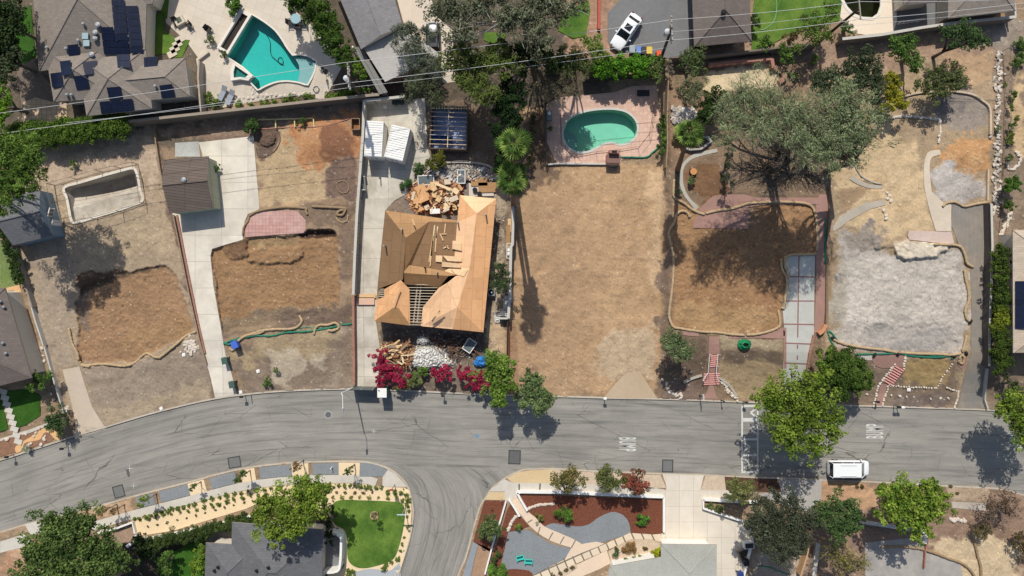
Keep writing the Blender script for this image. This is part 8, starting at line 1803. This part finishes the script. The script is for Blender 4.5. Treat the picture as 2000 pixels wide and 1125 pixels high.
chair('dark patio chair above the round glass table', 574, 27, .5, M_dkch); chair('dark patio chair left of the round glass table', 569, 46, 1.6, M_dkch); chair('dark patio chair below the round glass table', 583, 55, 3.1, M_dkch); chair('dark patio chair by the hedge right of the round glass table', 594, 46, -1.6, M_dkch)
chair('turquoise garden chair on the grey gravel, left of its twin', 1016, 1087, .25, M_turq, wide=.8); chair('turquoise garden chair on the grey gravel, right of its twin', 1032, 1094, -.05, M_turq, wide=.8)
chair('dark patio chair in the square planter corner of the left patio', 410, 60, .9, M_dkch); chair('dark chair on the far left patio corner', 346, 45, .4, M_dkch); chair('dark chair by the small planter on the left patio', 372, 52, -.8, M_dkch)
v = W(353, 42); t = empty('planter_table', 'square pale fire table on the left part of the fan pool patio', 'table', v, .5); mb = MB(); mb.box((0,0,.25), (1.1,1.1,.5)); mb.build('base', M_trav, t, .03); mb = MB(); mb.box((0,0,.52), (.6,.6,.05)); mb.build('fire_bowl', mat('bowl_soil', (96,104,84), var=.2), t)
v = W(447, 17); t = empty('step_slats', 'four dark steps set into the patio at the top of the fan pool', 'steps', W(463, 15), -.5)
for k in range(4): mb = MB(); mb.box((.0,.45-.3*k,.05), (1.1,.1,.06)); mb.build('slat', M_dark, t)
v = W(636, 140); t = empty('patio_umbrella', 'folded dark umbrella on its stand near the pointed patio end', 'umbrella', v); mb = MB(); mb.cyl((0,0,0), .3, .08, 16); mb.build('base', M_dark, t); mb = MB(); mb.cyl((0,0,.08), .03, 2.2, 8); mb.build('pole', M_metal, t); mb = MB(); mb.cyl((0,0,1.2), .16, 1.1, 10, .04); mb.build('canopy', mat('folded_canvas', (60,64,76)), t)
v = W(618, 175); mb = MB(); mb.smooth = True; [mb.tube([(.35*math.cos(a*.5),.35*math.sin(a*.5),.05+.05*(a//12)),(.35*math.cos(a*.5+.5),.35*math.sin(a*.5+.5),.05+.05*(a//12))], .04, 5) for a in range(24)]; o = mb.build('coiled_hose', M_dark); o.location = v; tag(o, 'dark coiled hose near the pointed patio end', 'hose')
# equipment along the west neighbour house
for px, py, w_, d_, h_, lb, nm in ((24,578,.8,1.1,1.0,'grey cabinet on the sand deck beside the west house','utility_cabinet'),(28,592,.8,1.2,.9,'second grey cabinet with round tank on the sand deck','utility_cabinet'),(41,617,.7,.7,1.3,'silver topped barrel on the sand deck','barrel')):
    v = W(px, py); t = empty(nm, lb, nm.split('_')[-1], v, .3); mb = MB()
    if nm == 'barrel': mb.cyl((0,0,0), .34, h_, 18)
    else: mb.box((0,0,h_/2), (w_,d_,h_))
    mb.build('body', M_metal if nm == 'barrel' else mat('cabinet_grey', (120,124,128), var=.1), t); mb = MB(); mb.cyl((0,0,h_), .25, .08, 16, .18); mb.build('lid', M_metal if nm != 'barrel' else M_pipe, t)
mb = MB(); v = W(47, 655); mb.box((0,0,.25), (1.0,6.2,.5), .28); o = mb.build('planter_box', mat('blue_grey_planter', (150,156,164), var=.08), None, .03); o.location = v; tag(o, 'long blue grey planter box along the east side of the west house', 'planter')
# lawn hose, cracked slab pipe, pipes at the lower right
pts_tube('garden_hose', 'pale green hose curving over the top right lawn', 'hose', [(1516,-5),(1517,15),(1514,35),(1506,48),(1494,57),(1485,59)], .04, mat('pale_green_hose', (130,180,140)), h=.1)
wattle('thick tan wattle sweeping right below the cracked slab', [(1722,1069),(1760,1068),(1795,1072),(1822,1080),(1850,1090),(1880,1102),(1900,1120),(1908,1140)], M_strawd, grp='wattles at the lower right')
wattle('thick dark wattle running down at the lower right', [(1896,1048),(1903,1060),(1910,1085),(1915,1110),(1916,1150)], M_strawd, grp='wattles at the lower right')
wattle('thin dark edging wattle around the burned terrace slope', [(1660,290),(1665,310),(1680,340),(1700,355),(1722,360)], M_stone2, r=.1, grp='wattles at the upper right')
pts_tube('green_hose', 'green hose lying in the shade under the dark oak', 'hose', [(1480,1105),(1505,1108),(1520,1115),(1540,1122)], .07, M_green, h=.1)
# workbench, clutter by the drive wall
for px, py, w_, d_, h_, rz, lb, m in ((1458,1060,1.2,.8,1.0,.1,'white covered barbecue grill by the white drive wall',M_white),(1453,1078,1.6,1.1,.3,.5,'wooden frame leaning at the white drive wall',M_wood)):
    v = W(px, py); t = empty('grill' if 'grill' in lb else 'timber_trellis', lb, 'grill' if 'grill' in lb else 'frame', v, rz); mb = MB(); mb.box((0,0,h_/2), (w_,d_,h_)); mb.build('body', m, t, .04); mb = MB(); mb.box((0,0,h_+.03), (w_*.8,d_*.7,.06)); mb.build('top', M_dkch, t)
# hopscotch of utility markings and pavement litter
for px, py, s_ in ((253,915,3),(261,949,3),(730,842,2.2)):
    segs = [((px-6*s_/3,py),(px+6*s_/3,py),.8),((px,py-6*s_/3),(px,py+6*s_/3),.8)]; bars(segs, .005)
v = WZ(931, 851, .0); flat_poly('road_marking', [(927,848),(935,847),(936,854),(929,856)], mat('faded_blue_paint', (110,140,164), var=.1), .006)
# oil and water stains on the street: irregular dark patches
M_st = mat('dark_road_stain', (92,92,92), var=.1, fine=.1)
for px, py, a, b, rz in ((250,922,7,20,-.2),(671,800,4,5,0),(1325,879,4,3,.6)):
    flat_poly('road_stain', [(px+(a*math.cos(t_)*math.cos(rz)-b*math.sin(t_)*math.sin(rz))*random.uniform(.75,1.15)*.5, py+(a*math.cos(t_)*math.sin(rz)+b*math.sin(t_)*math.cos(rz))*random.uniform(.75,1.15)*.5) for t_ in [k*.45 for k in range(14)]], M_st, .003)
